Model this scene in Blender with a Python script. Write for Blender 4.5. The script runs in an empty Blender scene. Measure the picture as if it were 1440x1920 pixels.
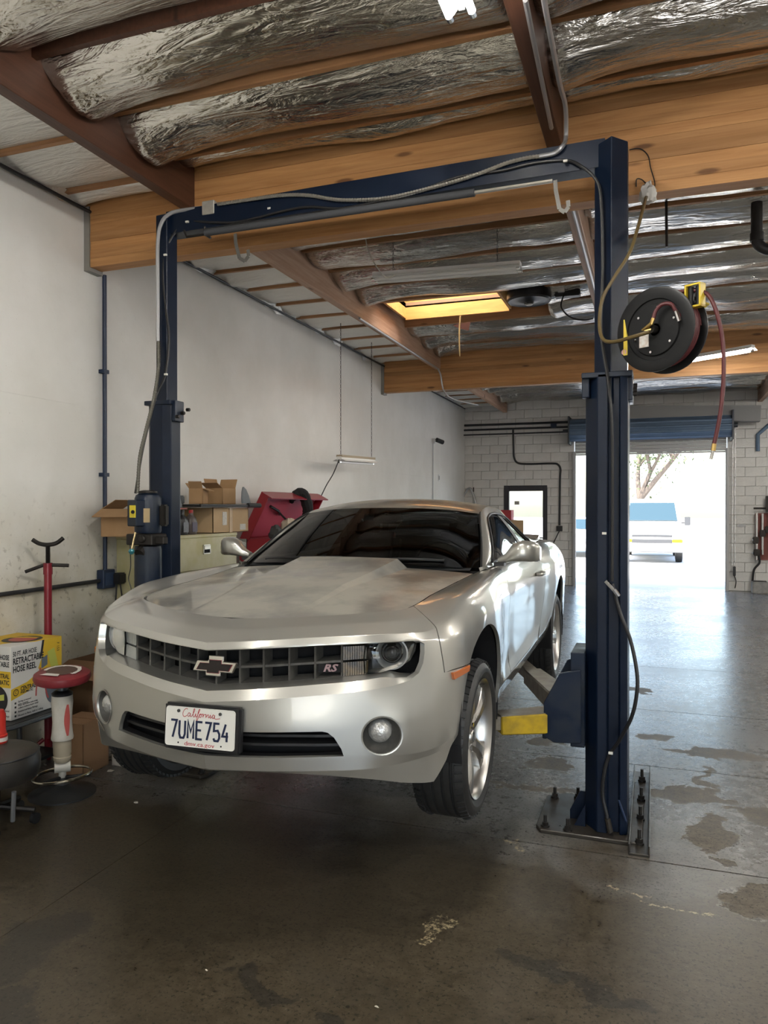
import bpy, bmesh, math, random
from mathutils import Vector, Matrix, noise, geometry
import numpy as np
random.seed(7)
S = bpy.context.scene
COL = S.collection
PI = math.pi

# ---------------------------------------------------------------- camera, sky, sun, exposure
cd = bpy.data.cameras.new('camera'); cam = bpy.data.objects.new('camera', cd); COL.objects.link(cam)
cam.location = (0, 0, 1.75); cam.rotation_euler = (PI/2 - 0.0058, 0, 0.3437)
cd.sensor_fit = 'VERTICAL'; cd.sensor_height = 32.0; cd.lens = 1412.3/1920*32.0
cd.clip_start = 0.05; cd.clip_end = 300
S.camera = cam
S.view_settings.view_transform = 'Standard'; S.view_settings.look = 'None'
S.view_settings.gamma = 1.0; S.view_settings.use_curve_mapping = False
S.view_settings.exposure = 0.95
w = bpy.data.worlds.new('sky'); S.world = w; w.use_nodes = True
nt = w.node_tree; bg = nt.nodes['Background']
sk = nt.nodes.new('ShaderNodeTexSky'); sk.sky_type = 'NISHITA'; sk.sun_disc = False
sk.sun_elevation = math.radians(57); sk.sun_rotation = math.radians(205); sk.air_density = 1.2; sk.dust_density = 2.5
nt.links.new(sk.outputs[0], bg.inputs[0]); bg.inputs[1].default_value = SKY_STRENGTH = 0.62
sd = bpy.data.lights.new('sun', 'SUN'); sun = bpy.data.objects.new('sun', sd); COL.objects.link(sun)
sd.energy = 12.0; sd.angle = math.radians(0.53); sd.color = (1.0, 0.95, 0.86)
sun.rotation_euler = Vector((0.22, 0.48, -0.85)).to_track_quat('-Z', 'Y').to_euler()
TUBE_POWER = 118.0
try:
    S.cycles.use_denoising = True
    S.cycles.sample_clamp_indirect = 6.0
    S.cycles.max_bounces = 8; S.cycles.diffuse_bounces = 4; S.cycles.glossy_bounces = 4; S.cycles.transmission_bounces = 6
    S.cycles.transparent_max_bounces = 12; S.cycles.caustics_reflective = False; S.cycles.caustics_refractive = False
except Exception: pass
def portal(loc, look, sx, sy):      # marks a real opening for sky sampling; gives off no light of its own
    l = bpy.data.lights.new('door_portal', 'AREA'); l.shape = 'RECTANGLE'; l.size = sx; l.size_y = sy
    try: l.cycles.is_portal = True
    except Exception: return
    o = bpy.data.objects.new('door_portal', l); COL.objects.link(o); o.location = loc
    o.rotation_euler = Vector(look).to_track_quat('-Z', 'Y').to_euler()

# ---------------------------------------------------------------- materials
MATS = {}
def nd(t, ty, **k):
    n = t.nodes.new(ty)
    for a, b in k.items():
        if a.startswith('i_'):
            key = a[2:]; n.inputs[int(key) if key.isdigit() else key.replace('_', ' ')].default_value = b
        else: setattr(n, a, b)
    return n
def rgba(c): return (c[0], c[1], c[2], 1)
def mat(name, col, rough=.5, metal=0, var=None, vscale=6, bump=0, bscale=40, coat=0, rvar=0, emit=None, estr=0, trans=0, ior=1.45, spec=None, detail=4, stretch=None):
    if name in MATS: return MATS[name]
    m = bpy.data.materials.new(name); m.use_nodes = True; t = m.node_tree; b = t.nodes['Principled BSDF']
    b.inputs['Base Color'].default_value = rgba(col); b.inputs['Roughness'].default_value = rough; b.inputs['Metallic'].default_value = metal
    b.inputs['Coat Weight'].default_value = coat; b.inputs['Coat Roughness'].default_value = .04
    b.inputs['Transmission Weight'].default_value = trans; b.inputs['IOR'].default_value = ior
    if spec is not None: b.inputs['Specular IOR Level'].default_value = spec
    tc = None
    def coords():
        nonlocal tc
        if tc is None:
            tc = nd(t, 'ShaderNodeTexCoord').outputs['Object']
            if stretch:
                mp = nd(t, 'ShaderNodeMapping'); mp.inputs['Scale'].default_value = stretch
                t.links.new(tc, mp.inputs[0]); tc = mp.outputs[0]
        return tc
    if var is not None or rvar:
        n = nd(t, 'ShaderNodeTexNoise', i_Scale=vscale, i_Detail=detail, i_Roughness=.6); t.links.new(coords(), n.inputs['Vector'])
        if var is not None:
            r = nd(t, 'ShaderNodeValToRGB'); r.color_ramp.elements[0].position = .35; r.color_ramp.elements[1].position = .68
            r.color_ramp.elements[0].color = rgba(col); r.color_ramp.elements[1].color = rgba(var)
            t.links.new(n.outputs[0], r.inputs[0]); t.links.new(r.outputs[0], b.inputs['Base Color'])
        if rvar:
            q = nd(t, 'ShaderNodeMapRange'); q.inputs[3].default_value = max(.02, rough-rvar); q.inputs[4].default_value = rough+rvar
            q.inputs[1].default_value = .3; q.inputs[2].default_value = .7
            t.links.new(n.outputs[0], q.inputs[0]); t.links.new(q.outputs[0], b.inputs['Roughness'])
    if bump:
        n = nd(t, 'ShaderNodeTexNoise', i_Scale=bscale, i_Detail=3); t.links.new(coords(), n.inputs['Vector'])
        u = nd(t, 'ShaderNodeBump'); u.inputs['Strength'].default_value = min(1, bump); u.inputs['Distance'].default_value = .01
        t.links.new(n.outputs[0], u.inputs['Height']); t.links.new(u.outputs[0], b.inputs['Normal'])
    if emit:
        b.inputs['Emission Color'].default_value = rgba(emit); b.inputs['Emission Strength'].default_value = estr
    MATS[name] = m; return m
def glass(name, tint, refl=.9, rough=.0):
    if name in MATS: return MATS[name]
    m = bpy.data.materials.new(name); m.use_nodes = True; t = m.node_tree; t.nodes.clear()
    o = nd(t, 'ShaderNodeOutputMaterial'); tr = nd(t, 'ShaderNodeBsdfTransparent'); tr.inputs[0].default_value = rgba(tint)
    g = nd(t, 'ShaderNodeBsdfGlossy'); g.inputs['Roughness'].default_value = rough; g.inputs[0].default_value = (refl, refl, refl, 1)
    f = nd(t, 'ShaderNodeFresnel'); f.inputs[0].default_value = 1.5; x = nd(t, 'ShaderNodeMixShader')
    t.links.new(f.outputs[0], x.inputs[0]); t.links.new(tr.outputs[0], x.inputs[1]); t.links.new(g.outputs[0], x.inputs[2]); t.links.new(x.outputs[0], o.inputs[0])
    MATS[name] = m; return m

# ---------------------------------------------------------------- object helpers
ORG = {}
def tag(o, label=None, cat=None, group=None, kind=None):
    if label: o['label'] = label
    if cat: o['category'] = cat
    if group: o['group'] = group
    if kind: o['kind'] = kind
    return o
def thing(name, label, cat, loc=(0, 0, 0), group=None, rot=None):
    o = bpy.data.objects.new(name, None); COL.objects.link(o); o.location = loc; o.empty_display_size = .1
    if rot is not None:
        o.rotation_euler = rot; ORG[o.name] = Vector((0, 0, 0))     # parts of a turned thing are built in its own frame
    else: ORG[o.name] = Vector(loc)
    return tag(o, label, cat, group)
def link(name, me, m, parent=None, loc=None):
    o = bpy.data.objects.new(name, me); COL.objects.link(o)
    if m is not None and not me.materials: me.materials.append(m)
    if parent is not None: o.parent = parent; ORG[o.name] = ORG.get(parent.name, Vector((0, 0, 0)))
    return o
def copy_tree(o, loc=None, parent=None, label=None):
    c = o.copy(); COL.objects.link(c)
    if parent is not None: c.parent = parent
    if loc is not None: c.location = loc
    if label: c['label'] = label
    for ch in list(o.children): copy_tree(ch, None, c)
    return c
def rotm(rx=0, ry=0, rz=0): return Matrix.Rotation(rz, 3, 'Z') @ Matrix.Rotation(ry, 3, 'Y') @ Matrix.Rotation(rx, 3, 'X')
class MB:
    def __init__(s): s.v = []; s.f = []
    def add(s, V, F):
        b = len(s.v); s.v += [Vector(p) for p in V]; s.f += [tuple(i+b for i in q) for q in F]; return s
    def box(s, c, d, R=None):
        c = Vector(c); V = []
        for z in (-.5, .5):
            for y in (-.5, .5):
                for x in (-.5, .5):
                    p = Vector((x*d[0], y*d[1], z*d[2])); V.append(c + (R @ p if R else p))
        return s.add(V, [(0, 2, 3, 1), (4, 5, 7, 6), (0, 1, 5, 4), (2, 6, 7, 3), (0, 4, 6, 2), (1, 3, 7, 5)])
    def bb(s, lo, hi): return s.box([(a+b)/2 for a, b in zip(lo, hi)], [b-a for a, b in zip(lo, hi)])
    def bar(s, a, b, wd, ht, up=(0, 0, 1)):
        a = Vector(a); b = Vector(b); d = b-a; L = d.length; y = d.normalized(); x = y.cross(Vector(up)).normalized(); z = x.cross(y)
        return s.box((a+b)/2, (wd, L, ht), Matrix((x, y, z)).transposed())
    def tube(s, pts, r, n=8, cap=True, closed=False):
        P = [Vector(p) for p in pts]; N = len(P); rr = r if isinstance(r, (list, tuple)) else [r]*N
        T = []
        for i in range(N):
            if closed: d = P[(i+1) % N]-P[i-1]
            else: d = P[min(i+1, N-1)]-P[max(i-1, 0)]
            T.append(d.normalized() if d.length > 1e-9 else Vector((0, 0, 1)))
        u = T[0].orthogonal().normalized(); V = []
        for i in range(N):
            u = (u - T[i]*u.dot(T[i])); u = u.normalized() if u.length > 1e-6 else T[i].orthogonal().normalized()
            w_ = T[i].cross(u)
            for k in range(n): V.append(P[i] + (u*math.cos(2*PI*k/n) + w_*math.sin(2*PI*k/n))*rr[i])
        F = []
        for i in range(N if closed else N-1):
            j = (i+1) % N
            for k in range(n): F.append((i*n+k, i*n+(k+1) % n, j*n+(k+1) % n, j*n+k))
        if cap and not closed: F.append(tuple(range(n-1, -1, -1))); F.append(tuple((N-1)*n+k for k in range(n)))
        return s.add(V, F)
    def cyl(s, a, b, r, n=20, r2=None): return s.tube([a, b], [r, r if r2 is None else r2], n)
    def lathe(s, prof, o=(0, 0, 0), axis=(0, 0, 1), n=32, closed=False):
        z = Vector(axis).normalized(); x = z.orthogonal().normalized(); y = z.cross(x); o = Vector(o); V = []; F = []; m = len(prof)
        for k in range(n):
            c = x*math.cos(2*PI*k/n) + y*math.sin(2*PI*k/n)
            for r, h in prof: V.append(o + c*r + z*h)
        for k in range(n):
            q = (k+1) % n
            for i in range(m if closed else m-1):
                j = (i+1) % m; F.append((k*m+i, q*m+i, q*m+j, k*m+j))
        return s.add(V, F)
    def prism(s, poly, o, ux, uy, depth):     # polygon in the ux/uy plane, pushed along ux x uy
        ux = Vector(ux); uy = Vector(uy); nrm = ux.cross(uy).normalized(); o = Vector(o); n = len(poly)
        V = [o + ux*p[0] + uy*p[1] for p in poly] + [o + ux*p[0] + uy*p[1] + nrm*depth for p in poly]
        return s.add(V, [tuple(range(n-1, -1, -1)), tuple(range(n, 2*n))] + [(i, (i+1) % n, n+(i+1) % n, n+i) for i in range(n)])
    def grid(s, f, nu, nv):
        V = [f(i/(nu-1), j/(nv-1)) for i in range(nu) for j in range(nv)]
        return s.add(V, [(i*nv+j, (i+1)*nv+j, (i+1)*nv+j+1, i*nv+j+1) for i in range(nu-1) for j in range(nv-1)])
    def build(s, name, m, parent=None, smooth=False, bevel=0, local=False, angle=35, merge=0, fixn=False):
        me = bpy.data.meshes.new(name)
        off = Vector((0, 0, 0)) if (parent is None or local) else ORG.get(parent.name, Vector((0, 0, 0)))
        me.from_pydata([tuple(p-off) for p in s.v], [], s.f); me.validate()
        if bevel or merge or fixn:
            b = bmesh.new(); b.from_mesh(me)
            if merge: bmesh.ops.remove_doubles(b, verts=b.verts, dist=merge)
            if fixn: bmesh.ops.recalc_face_normals(b, faces=b.faces)
            if bevel:
                E = [e for e in b.edges if len(e.link_faces) == 2 and e.calc_face_angle(0) > .5]
                bmesh.ops.bevel(b, geom=E, offset=bevel, segments=1 if bevel < .008 else 2, affect='EDGES', clamp_overlap=True)
            b.to_mesh(me); b.free()
        if smooth:
            me.polygons.foreach_set('use_smooth', [True]*len(me.polygons))
            try: me.set_sharp_from_angle(angle=math.radians(angle))
            except Exception: pass
        return link(name, me, m, parent)
def spline(pts, n=8, closed=False):
    P = [Vector(p) for p in pts]; out = []; N = len(P)
    for i in range(N if closed else N-1):
        g = (lambda k: P[k % N]) if closed else (lambda k: P[max(0, min(N-1, k))])
        a, b, c, d = g(i-1), g(i), g(i+1), g(i+2)
        for k in range(n):
            t = k/n
            out.append(.5*((2*b) + (c-a)*t + (2*a-5*b+4*c-d)*t*t + (3*b-a-3*c+d)*t**3))
    if not closed: out.append(P[-1])
    return out
def text(name, body, size, m, parent, o, ux, uy, depth=.0006, sx=1.0, shear=0, align='CENTER', spacing=1.0, bold=0):
    c = bpy.data.curves.new(name, 'FONT'); c.body = body; c.size = size; c.align_x = align; c.align_y = 'CENTER'; c.shear = shear; c.space_character = spacing
    c.extrude = depth; c.resolution_u = 2; c.offset = bold
    ob = bpy.data.objects.new(name, c); COL.objects.link(ob); dg = bpy.context.evaluated_depsgraph_get()
    me = bpy.data.meshes.new_from_object(ob.evaluated_get(dg)); bpy.data.objects.remove(ob); bpy.data.curves.remove(c)
    ux = Vector(ux).normalized(); uy = Vector(uy).normalized(); nz = ux.cross(uy)
    off = ORG.get(parent.name, Vector((0, 0, 0))) if parent else Vector((0, 0, 0))
    M = Matrix((ux*sx, uy, nz)).transposed().to_4x4(); M.translation = Vector(o)-off; me.transform(M)
    me.materials.clear()
    return link(name, me, m, parent)
def stroke(mb, pts, o, ux, uy, wd, n=5, lift=.0005):     # a painted pen stroke as a flat ribbon
    ux = Vector(ux); uy = Vector(uy); nz = ux.cross(uy).normalized(); P = spline([(p[0], p[1], 0) for p in pts], n); V = []; F = []
    for i, p in enumerate(P):
        d = (P[min(i+1, len(P)-1)]-P[max(i-1, 0)]); d = d.normalized() if d.length else Vector((1, 0, 0)); q = Vector((-d.y, d.x, 0))*wd/2
        for s_ in (-1, 1):
            k = p+q*s_; V.append(Vector(o)+ux*k.x+uy*k.y+nz*lift)
    for i in range(len(P)-1): F.append((2*i, 2*i+2, 2*i+3, 2*i+1))
    mb.add(V, F)

# ================================================================ SETTING
XW, XR, YB, YF = -4.2, 8.0, 17.4, -4.0
def wood(name, c1, c2, sx, rough=.6):
    m = bpy.data.materials.new(name); m.use_nodes = True; t = m.node_tree; b = t.nodes['Principled BSDF']; b.inputs['Roughness'].default_value = rough
    tc = nd(t, 'ShaderNodeTexCoord'); mp = nd(t, 'ShaderNodeMapping'); mp.inputs['Scale'].default_value = sx
    n = nd(t, 'ShaderNodeTexNoise', i_Scale=3.0, i_Detail=6, i_Roughness=.65, i_Distortion=.6); r = nd(t, 'ShaderNodeValToRGB')
    r.color_ramp.elements[0].position = .3; r.color_ramp.elements[1].position = .72
    r.color_ramp.elements[0].color = rgba(c1); r.color_ramp.elements[1].color = rgba(c2)
    t.links.new(tc.outputs['Object'], mp.inputs[0]); t.links.new(mp.outputs[0], n.inputs[0]); t.links.new(n.outputs[0], r.inputs[0])
    mk = nd(t, 'ShaderNodeMapping'); k = max(sx); mk.inputs['Scale'].default_value = [1.6 if q < k else 6.0 for q in sx]
    v = nd(t, 'ShaderNodeTexVoronoi', i_Scale=1.0); kr = nd(t, 'ShaderNodeValToRGB'); kr.color_ramp.elements[0].position = .07; kr.color_ramp.elements[1].position = .13
    kr.color_ramp.elements[0].color = (.16, .10, .07, 1); kr.color_ramp.elements[1].color = (1, 1, 1, 1)
    t.links.new(tc.outputs['Object'], mk.inputs[0]); t.links.new(mk.outputs[0], v.inputs[0]); t.links.new(v.outputs[0], kr.inputs[0])
    mx = nd(t, 'ShaderNodeMix', data_type='RGBA', blend_type='MULTIPLY'); mx.inputs[0].default_value = .75
    oi = nd(t, 'ShaderNodeObjectInfo'); hv = nd(t, 'ShaderNodeHueSaturation'); mr_ = nd(t, 'ShaderNodeMapRange'); mr_.inputs[3].default_value = .72; mr_.inputs[4].default_value = 1.08; t.links.new(oi.outputs['Random'], mr_.inputs[0]); t.links.new(mr_.outputs[0], hv.inputs['Value'])
    t.links.new(r.outputs[0], mx.inputs[6]); t.links.new(kr.outputs[0], mx.inputs[7]); t.links.new(mx.outputs[2], hv.inputs['Color']); t.links.new(hv.outputs[0], b.inputs['Base Color'])
    u = nd(t, 'ShaderNodeBump'); u.inputs['Strength'].default_value = .25; u.inputs['Distance'].default_value = .004
    t.links.new(n.outputs[0], u.inputs['Height']); t.links.new(u.outputs[0], b.inputs['Normal']); return m
M_glulam = wood('glulam_fir', (.37, .165, .052), (.55, .29, .115), (.5, 8, 9))
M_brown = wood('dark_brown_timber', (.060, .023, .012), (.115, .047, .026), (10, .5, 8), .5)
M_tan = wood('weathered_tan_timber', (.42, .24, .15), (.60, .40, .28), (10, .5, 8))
M_joist = wood('fir_joist', (.34, .17, .08), (.52, .28, .13), (.5, 10, 10))
M_ply = wood('orange_fir_plywood', (.62, .30, .08), (.80, .46, .14), (.6, 6, 6))

def floor_mat():
    m = bpy.data.materials.new('worn_sealed_concrete'); m.use_nodes = True; t = m.node_tree; b = t.nodes['Principled BSDF']
    P = nd(t, 'ShaderNodeNewGeometry').outputs['Position']
    def noi(sc, det=5, ro=.6, dist=0):
        n = nd(t, 'ShaderNodeTexNoise', i_Scale=sc, i_Detail=det, i_Roughness=ro, i_Distortion=dist); t.links.new(P, n.inputs[0]); return n.outputs[0]
    def ramp(x, a, b_, c1=(0, 0, 0), c2=(1, 1, 1)):
        r = nd(t, 'ShaderNodeValToRGB'); r.color_ramp.elements[0].position = a; r.color_ramp.elements[1].position = b_
        r.color_ramp.elements[0].color = rgba(c1); r.color_ramp.elements[1].color = rgba(c2); t.links.new(x, r.inputs[0]); return r.outputs[0]
    def mixc(f, a, c, bl='MIX'):
        n = nd(t, 'ShaderNodeMix', data_type='RGBA', blend_type=bl)
        for s_, x in ((0, f), (6, a), (7, c)):
            if isinstance(x, (int, float)): n.inputs[s_].default_value = x
            elif isinstance(x, tuple): n.inputs[s_].default_value = rgba(x)
            else: t.links.new(x, n.inputs[s_])
        return n.outputs[2]
    def mth(op, a, c=0.0, cl=False):
        n = nd(t, 'ShaderNodeMath', operation=op, use_clamp=cl)
        for s_, x in ((0, a), (1, c)):
            if isinstance(x, (int, float)): n.inputs[s_].default_value = x
            else: t.links.new(x, n.inputs[s_])
        return n.outputs[0]
    sep = nd(t, 'ShaderNodeSeparateXYZ'); t.links.new(P, sep.inputs[0])
    big = noi(.9, 5); fine = noi(16, 6, .7); speck = noi(70, 3, .6)
    col = mixc(ramp(big, .3, .7), (.027, .020, .011), (.056, .043, .027))
    col = mixc(ramp(fine, .35, .75), col, mixc(.5, col, (.118, .095, .063)))
    # grey sealer beyond the slab joint, worn at its edge, with reflection glare painted in
    g = mth('ADD', sep.outputs[1], mth('MULTIPLY', noi(1.3, 4), 3.2)); g = mth('MULTIPLY', mth('SUBTRACT', g, 5.2), 1.1, True)
    col = mixc(mth('MULTIPLY', g, .8), col, mixc(ramp(fine, .3, .7), (.15, .147, .14), (.24, .236, .225)))
    # bare patches where the sealer has flaked off
    n1 = nd(t, 'ShaderNodeTexNoise', i_Scale=3.2, i_Detail=8, i_Roughness=.62); t.links.new(P, n1.inputs[0])
    wv = nd(t, 'ShaderNodeVectorMath', operation='MULTIPLY_ADD'); t.links.new(n1.outputs['Color'], wv.inputs[0]); wv.inputs[1].default_value = (.62, .62, 0); t.links.new(P, wv.inputs[2])
    def blobs(L):
        d = None
        for x, y, rx, ry in L:
            q = nd(t, 'ShaderNodeVectorMath', operation='SUBTRACT'); t.links.new(wv.outputs[0], q.inputs[0]); q.inputs[1].default_value = (x+.31, y+.31, 0)
            s_ = nd(t, 'ShaderNodeVectorMath', operation='MULTIPLY'); t.links.new(q.outputs[0], s_.inputs[0]); s_.inputs[1].default_value = (1/rx, 1/ry, 0)
            l = nd(t, 'ShaderNodeVectorMath', operation='LENGTH'); t.links.new(s_.outputs[0], l.inputs[0])
            d = l.outputs['Value'] if d is None else mth('MINIMUM', d, l.outputs['Value'])
        return d
    pd = blobs([(.22, 4.9, .22, .15), (.62, 4.72, .22, .16), (.30, 4.35, .07, .32), (-.02, 6.15, .2, .11), (.5, 5.85, .45, .07), (.31, 5.3, .04, .3), (-.66, 5.2, .16, .18),
                (-.78, 5.75, .14, .13), (.62, 3.75, .30, .22), (-.12, 7.6, .16, .16), (-.75, 4.75, .3, .05), (1.1, 8.0, .3, .06), (.9, 6.6, .1, .05), (1.6, 6.2, .35, .2), (1.5, 9.5, .2, .2)])
    pm = ramp(pd, .95, .985, (1, 1, 1), (0, 0, 0)); pe = ramp(pd, .78, .97, (0, 0, 0), (1, 1, 1)); pr = mth('MULTIPLY', mth('SUBTRACT', 1.0, mth('MULTIPLY', mth('ABSOLUTE', mth('SUBTRACT', pd, 1.02)), 22.0), True), ramp(noi(14, 4, .7), .42, .6))
    col = mixc(pm, col, mixc(ramp(fine, .3, .65), (.040, .030, .018), (.125, .100, .068)))
    col = mixc(mth('MULTIPLY', pr, .45), col, (.36, .345, .31))      # chipped rim of the sealer, its highlight painted as a paler ring
    # dark oil stains and pale filler along the crack
    dk = blobs([(-2.35, 2.3, .16, .30), (-2.1, 2.05, .12, .1), (-.36, 2.86, .22, .06), (-.15, 2.80, .16, .05), (-1.35, 2.45, .12, .05), (-.95, 2.3, .2, .06)])
    col = mixc(mth('MULTIPLY', ramp(dk, .9, 1.05, (1, 1, 1), (0, 0, 0)), .6), col, (.014, .0135, .013))
    cr = blobs([(-.74, 3.9, .11, .022), (-.64, 3.86, .06, .02), (-.24, 3.62, .07, .02), (-.1, 3.56, .07, .016), (-.83, 3.07, .05, .05), (-.87, 2.98, .03, .06), (.1, 3.5, .2, .012)])
    col = mixc(mth('MULTIPLY', mth('MULTIPLY', ramp(cr, .85, 1.15, (1, 1, 1), (0, 0, 0)), ramp(noi(34, 5, .7), .46, .56)), .9), col, (.40, .33, .20))
    cv = nd(t, 'ShaderNodeTexVoronoi', feature='DISTANCE_TO_EDGE', i_Scale=.55); t.links.new(wv.outputs[0], cv.inputs[0])
    ck = ramp(cv.outputs[0], .001, .006, (1, 1, 1), (0, 0, 0))
    col = mixc(mth('MULTIPLY', ck, .35), col, (.03, .026, .02))
    col = mixc(mth('MULTIPLY', ramp(speck, .575, .63), .85), col, (.006, .005, .004)); col = mixc(mth('MULTIPLY', ramp(noi(38, 5, .75), .54, .64), .6), col, (.009, .0075, .0055)); col = mixc(mth('MULTIPLY', ramp(noi(52, 4, .7), .62, .70), .5), col, (.16, .135, .095))
    t.links.new(col, b.inputs['Base Color'])
    r = mth('SUBTRACT', mth('ADD', mth('MULTIPLY', fine, .26), .17), mth('MULTIPLY', g, .07)); r = mth('ADD', r, mth('MULTIPLY', pm, .3)); r = mth('ADD', r, mth('MULTIPLY', ramp(big, .35, .7), .10), True)
    t.links.new(r, b.inputs['Roughness']); b.inputs['Specular IOR Level'].default_value = .5
    h = mth('ADD', mth('MULTIPLY', fine, .25), mth('MULTIPLY', noi(5, 4), .6)); h = mth('SUBTRACT', h, mth('MULTIPLY', pm, 1.3)); h = mth('ADD', h, mth('MULTIPLY', mth('MULTIPLY', pm, pe), .5)); h = mth('ADD', h, mth('MULTIPLY', noi(45, 4, .7), .22))
    u = nd(t, 'ShaderNodeBump'); u.inputs['Strength'].default_value = .42; u.inputs['Distance'].default_value = .005
    t.links.new(h, u.inputs['Height']); t.links.new(u.outputs[0], b.inputs['Normal']); return m
M_floor = floor_mat()
M_mortar = mat('dark_joint', (.06, .055, .05), .9)
fl = MB().bb((XW-.2, YF, -.12), (XR, YB+.2, -.012)).build('floor', M_mortar); tag(fl, kind='structure')
xs = [XW-.2, -2.5, 3.3, 5.8, XR]; ys = [YF, -2, 0, 1.9, 3.95, 5.4, 6.9, 8.77, 11.2, 13.2, 15.3, YB+.2]
for i in range(len(xs)-1):
    for j in range(len(ys)-1):
        gx = .0015
        MB().bb((xs[i]+gx, ys[j]+.0055, -.1), (xs[i+1]-gx, ys[j+1]-.0055, 0)).build('slab', M_floor, fl)
M_ground = mat('pale_asphalt_lot', (.42, .41, .39), .85, var=(.52, .51, .49), vscale=1.5)
tag(MB().bb((-90, -60, -.5), (90, 140, -.06)).build('ground', M_ground), kind='structure')

def wall_mat():
    m = bpy.data.materials.new('grubby_white_plaster'); m.use_nodes = True; t = m.node_tree; b = t.nodes['Principled BSDF']; b.inputs['Roughness'].default_value = .75
    P = nd(t, 'ShaderNodeNewGeometry').outputs['Position']
    def noi(sc, det=4, ro=.6): n = nd(t, 'ShaderNodeTexNoise', i_Scale=sc, i_Detail=det, i_Roughness=ro); t.links.new(P, n.inputs[0]); return n.outputs[0]
    def mr(x, a, b_, c=0., d=1.):
        q = nd(t, 'ShaderNodeMapRange')
        for i, vv in ((1, a), (2, b_), (3, c), (4, d)): q.inputs[i].default_value = vv
        t.links.new(x, q.inputs[0]); return q.outputs[0]
    def mul(a, c):
        n = nd(t, 'ShaderNodeMath', operation='MULTIPLY'); t.links.new(a, n.inputs[0])
        if isinstance(c, float): n.inputs[1].default_value = c
        else: t.links.new(c, n.inputs[1])
        return n.outputs[0]
    def mix(f, a, c):
        n = nd(t, 'ShaderNodeMix', data_type='RGBA'); t.links.new(f, n.inputs[0])
        for s_, x in ((6, a), (7, c)):
            if isinstance(x, tuple): n.inputs[s_].default_value = rgba(x)
            else: t.links.new(x, n.inputs[s_])
        return n.outputs[2]
    sep = nd(t, 'ShaderNodeSeparateXYZ'); t.links.new(P, sep.inputs[0])
    base = mix(mr(noi(1.1), .35, .7), (.70, .685, .645), (.80, .79, .76))
    splash = mul(mr(sep.outputs[2], 1.95, 1.1), mr(sep.outputs[1], 7.5, 5.0))          # oil splashes at working height by the lift
    c = mix(mul(splash, mr(noi(2.4), .30, .65, .35, 1.)), base, (.50, .455, .34))
    c = mix(mul(mul(splash, mr(noi(21, 4, .65), .59, .68)), .6), c, (.17, .145, .105))
    c = mix(mul(mr(noi(60, 2), .70, .76), .4), c, (.3, .27, .22))
    t.links.new(c, b.inputs['Base Color'])
    u = nd(t, 'ShaderNodeBump'); u.inputs['Strength'].default_value = .35; u.inputs['Distance'].default_value = .006
    t.links.new(noi(18, 6), u.inputs['Height']); t.links.new(u.outputs[0], b.inputs['Normal']); return m
M_wall = wall_mat()
wl = MB().bb((XW-.2, YF, 0), (XW, YB+.2, 4.4)).build('wall_left', M_wall); tag(wl, kind='structure')
# the long mortar bed that shows through the paint as a ledge
MB().bb((XW, YF, 2.545), (XW+.004, 4.7, 2.56)).build('ledge', M_wall, wl)
MB().bb((XW, 5.0, 2.345), (XW+.003, 15, 2.352)).build('ledge', M_wall, wl)
M_wallr = mat('white_painted_wall', (.74, .73, .70), .75)
tag(MB().bb((XR, YF, 0), (XR+.2, YB+.2, 4.4)).build('wall_right', M_wallr), kind='structure')
wf = MB().bb((XW-.2, YF-.2, 0), (.4, YF, 4.4)).bb((5.0, YF-.2, 0), (XR+.2, YF, 4.4)).bb((.4, YF-.2, 3.5), (5.0, YF, 4.4)).build('wall_front', M_wallr); tag(wf, kind='structure')
portal((2.7, YF-.1, 1.75), (0, 1, 0), 4.6, 3.5)

# back wall of painted blocks, with the walk door and the roll-up door
DX0, DX1, DZ = -1.68, 1.46, 3.28      # roll-up opening
PX0, PX1, PZ = -3.27, -2.28, 2.26     # walk door
RX0, RX1 = 4.2, 7.4                   # second roll-up opening, out of the picture to the right
wb = MB()
wb.bb((XW-.2, YB+.02, 0), (PX0, YB+.2, 4.4)).bb((PX0, YB+.02, PZ), (PX1, YB+.2, 4.4)).bb((PX1, YB+.02, 0), (DX0, YB+.2, 4.4)).bb((DX0, YB+.02, DZ), (DX1, YB+.2, 4.4))
wb.bb((DX1, YB+.02, 0), (RX0, YB+.2, 4.4)).bb((RX0, YB+.02, DZ), (RX1, YB+.2, 4.4)).bb((RX1, YB+.02, 0), (XR+.2, YB+.2, 4.4))
M_block = mat('grey_white_painted_block', (.62, .61, .585), .8, var=(.72, .71, .69), vscale=3, bump=.4, bscale=60)
M_joint = mat('painted_block_joint', (.48, .47, .45), .9)
wbo = wb.build('wall_back', M_joint); tag(wbo, kind='structure')
blk = {}
def block(x0, x1, z0, z1):
    k = (round(x1-x0, 3), round(z1-z0, 3))
    if k not in blk:
        h = MB().bb((-k[0]/2+.003, -.012, -k[1]/2+.003), (k[0]/2-.003, .032, k[1]/2-.003)).build('concrete_block', M_block, wbo, bevel=.004); blk[k] = h.data
        o = h
    else: o = link('concrete_block', blk[k], None, wbo)
    o.location = ((x0+x1)/2, YB, (z0+z1)/2)
def clear_of(x0, x1, z0, z1):
    out = [(x0, x1)]
    for a, b_, zt in ((PX0, PX1, PZ), (DX0, DX1, DZ)):
        if z0 < zt-.06:
            nw = []
            for p, q in out:
                if q <= a or p >= b_: nw.append((p, q))
                else:
                    if p < a: nw.append((p, a))
                    if q > b_: nw.append((b_, q))
            out = nw
    return [(p, q) for p, q in out if q-p > .05]
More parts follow.
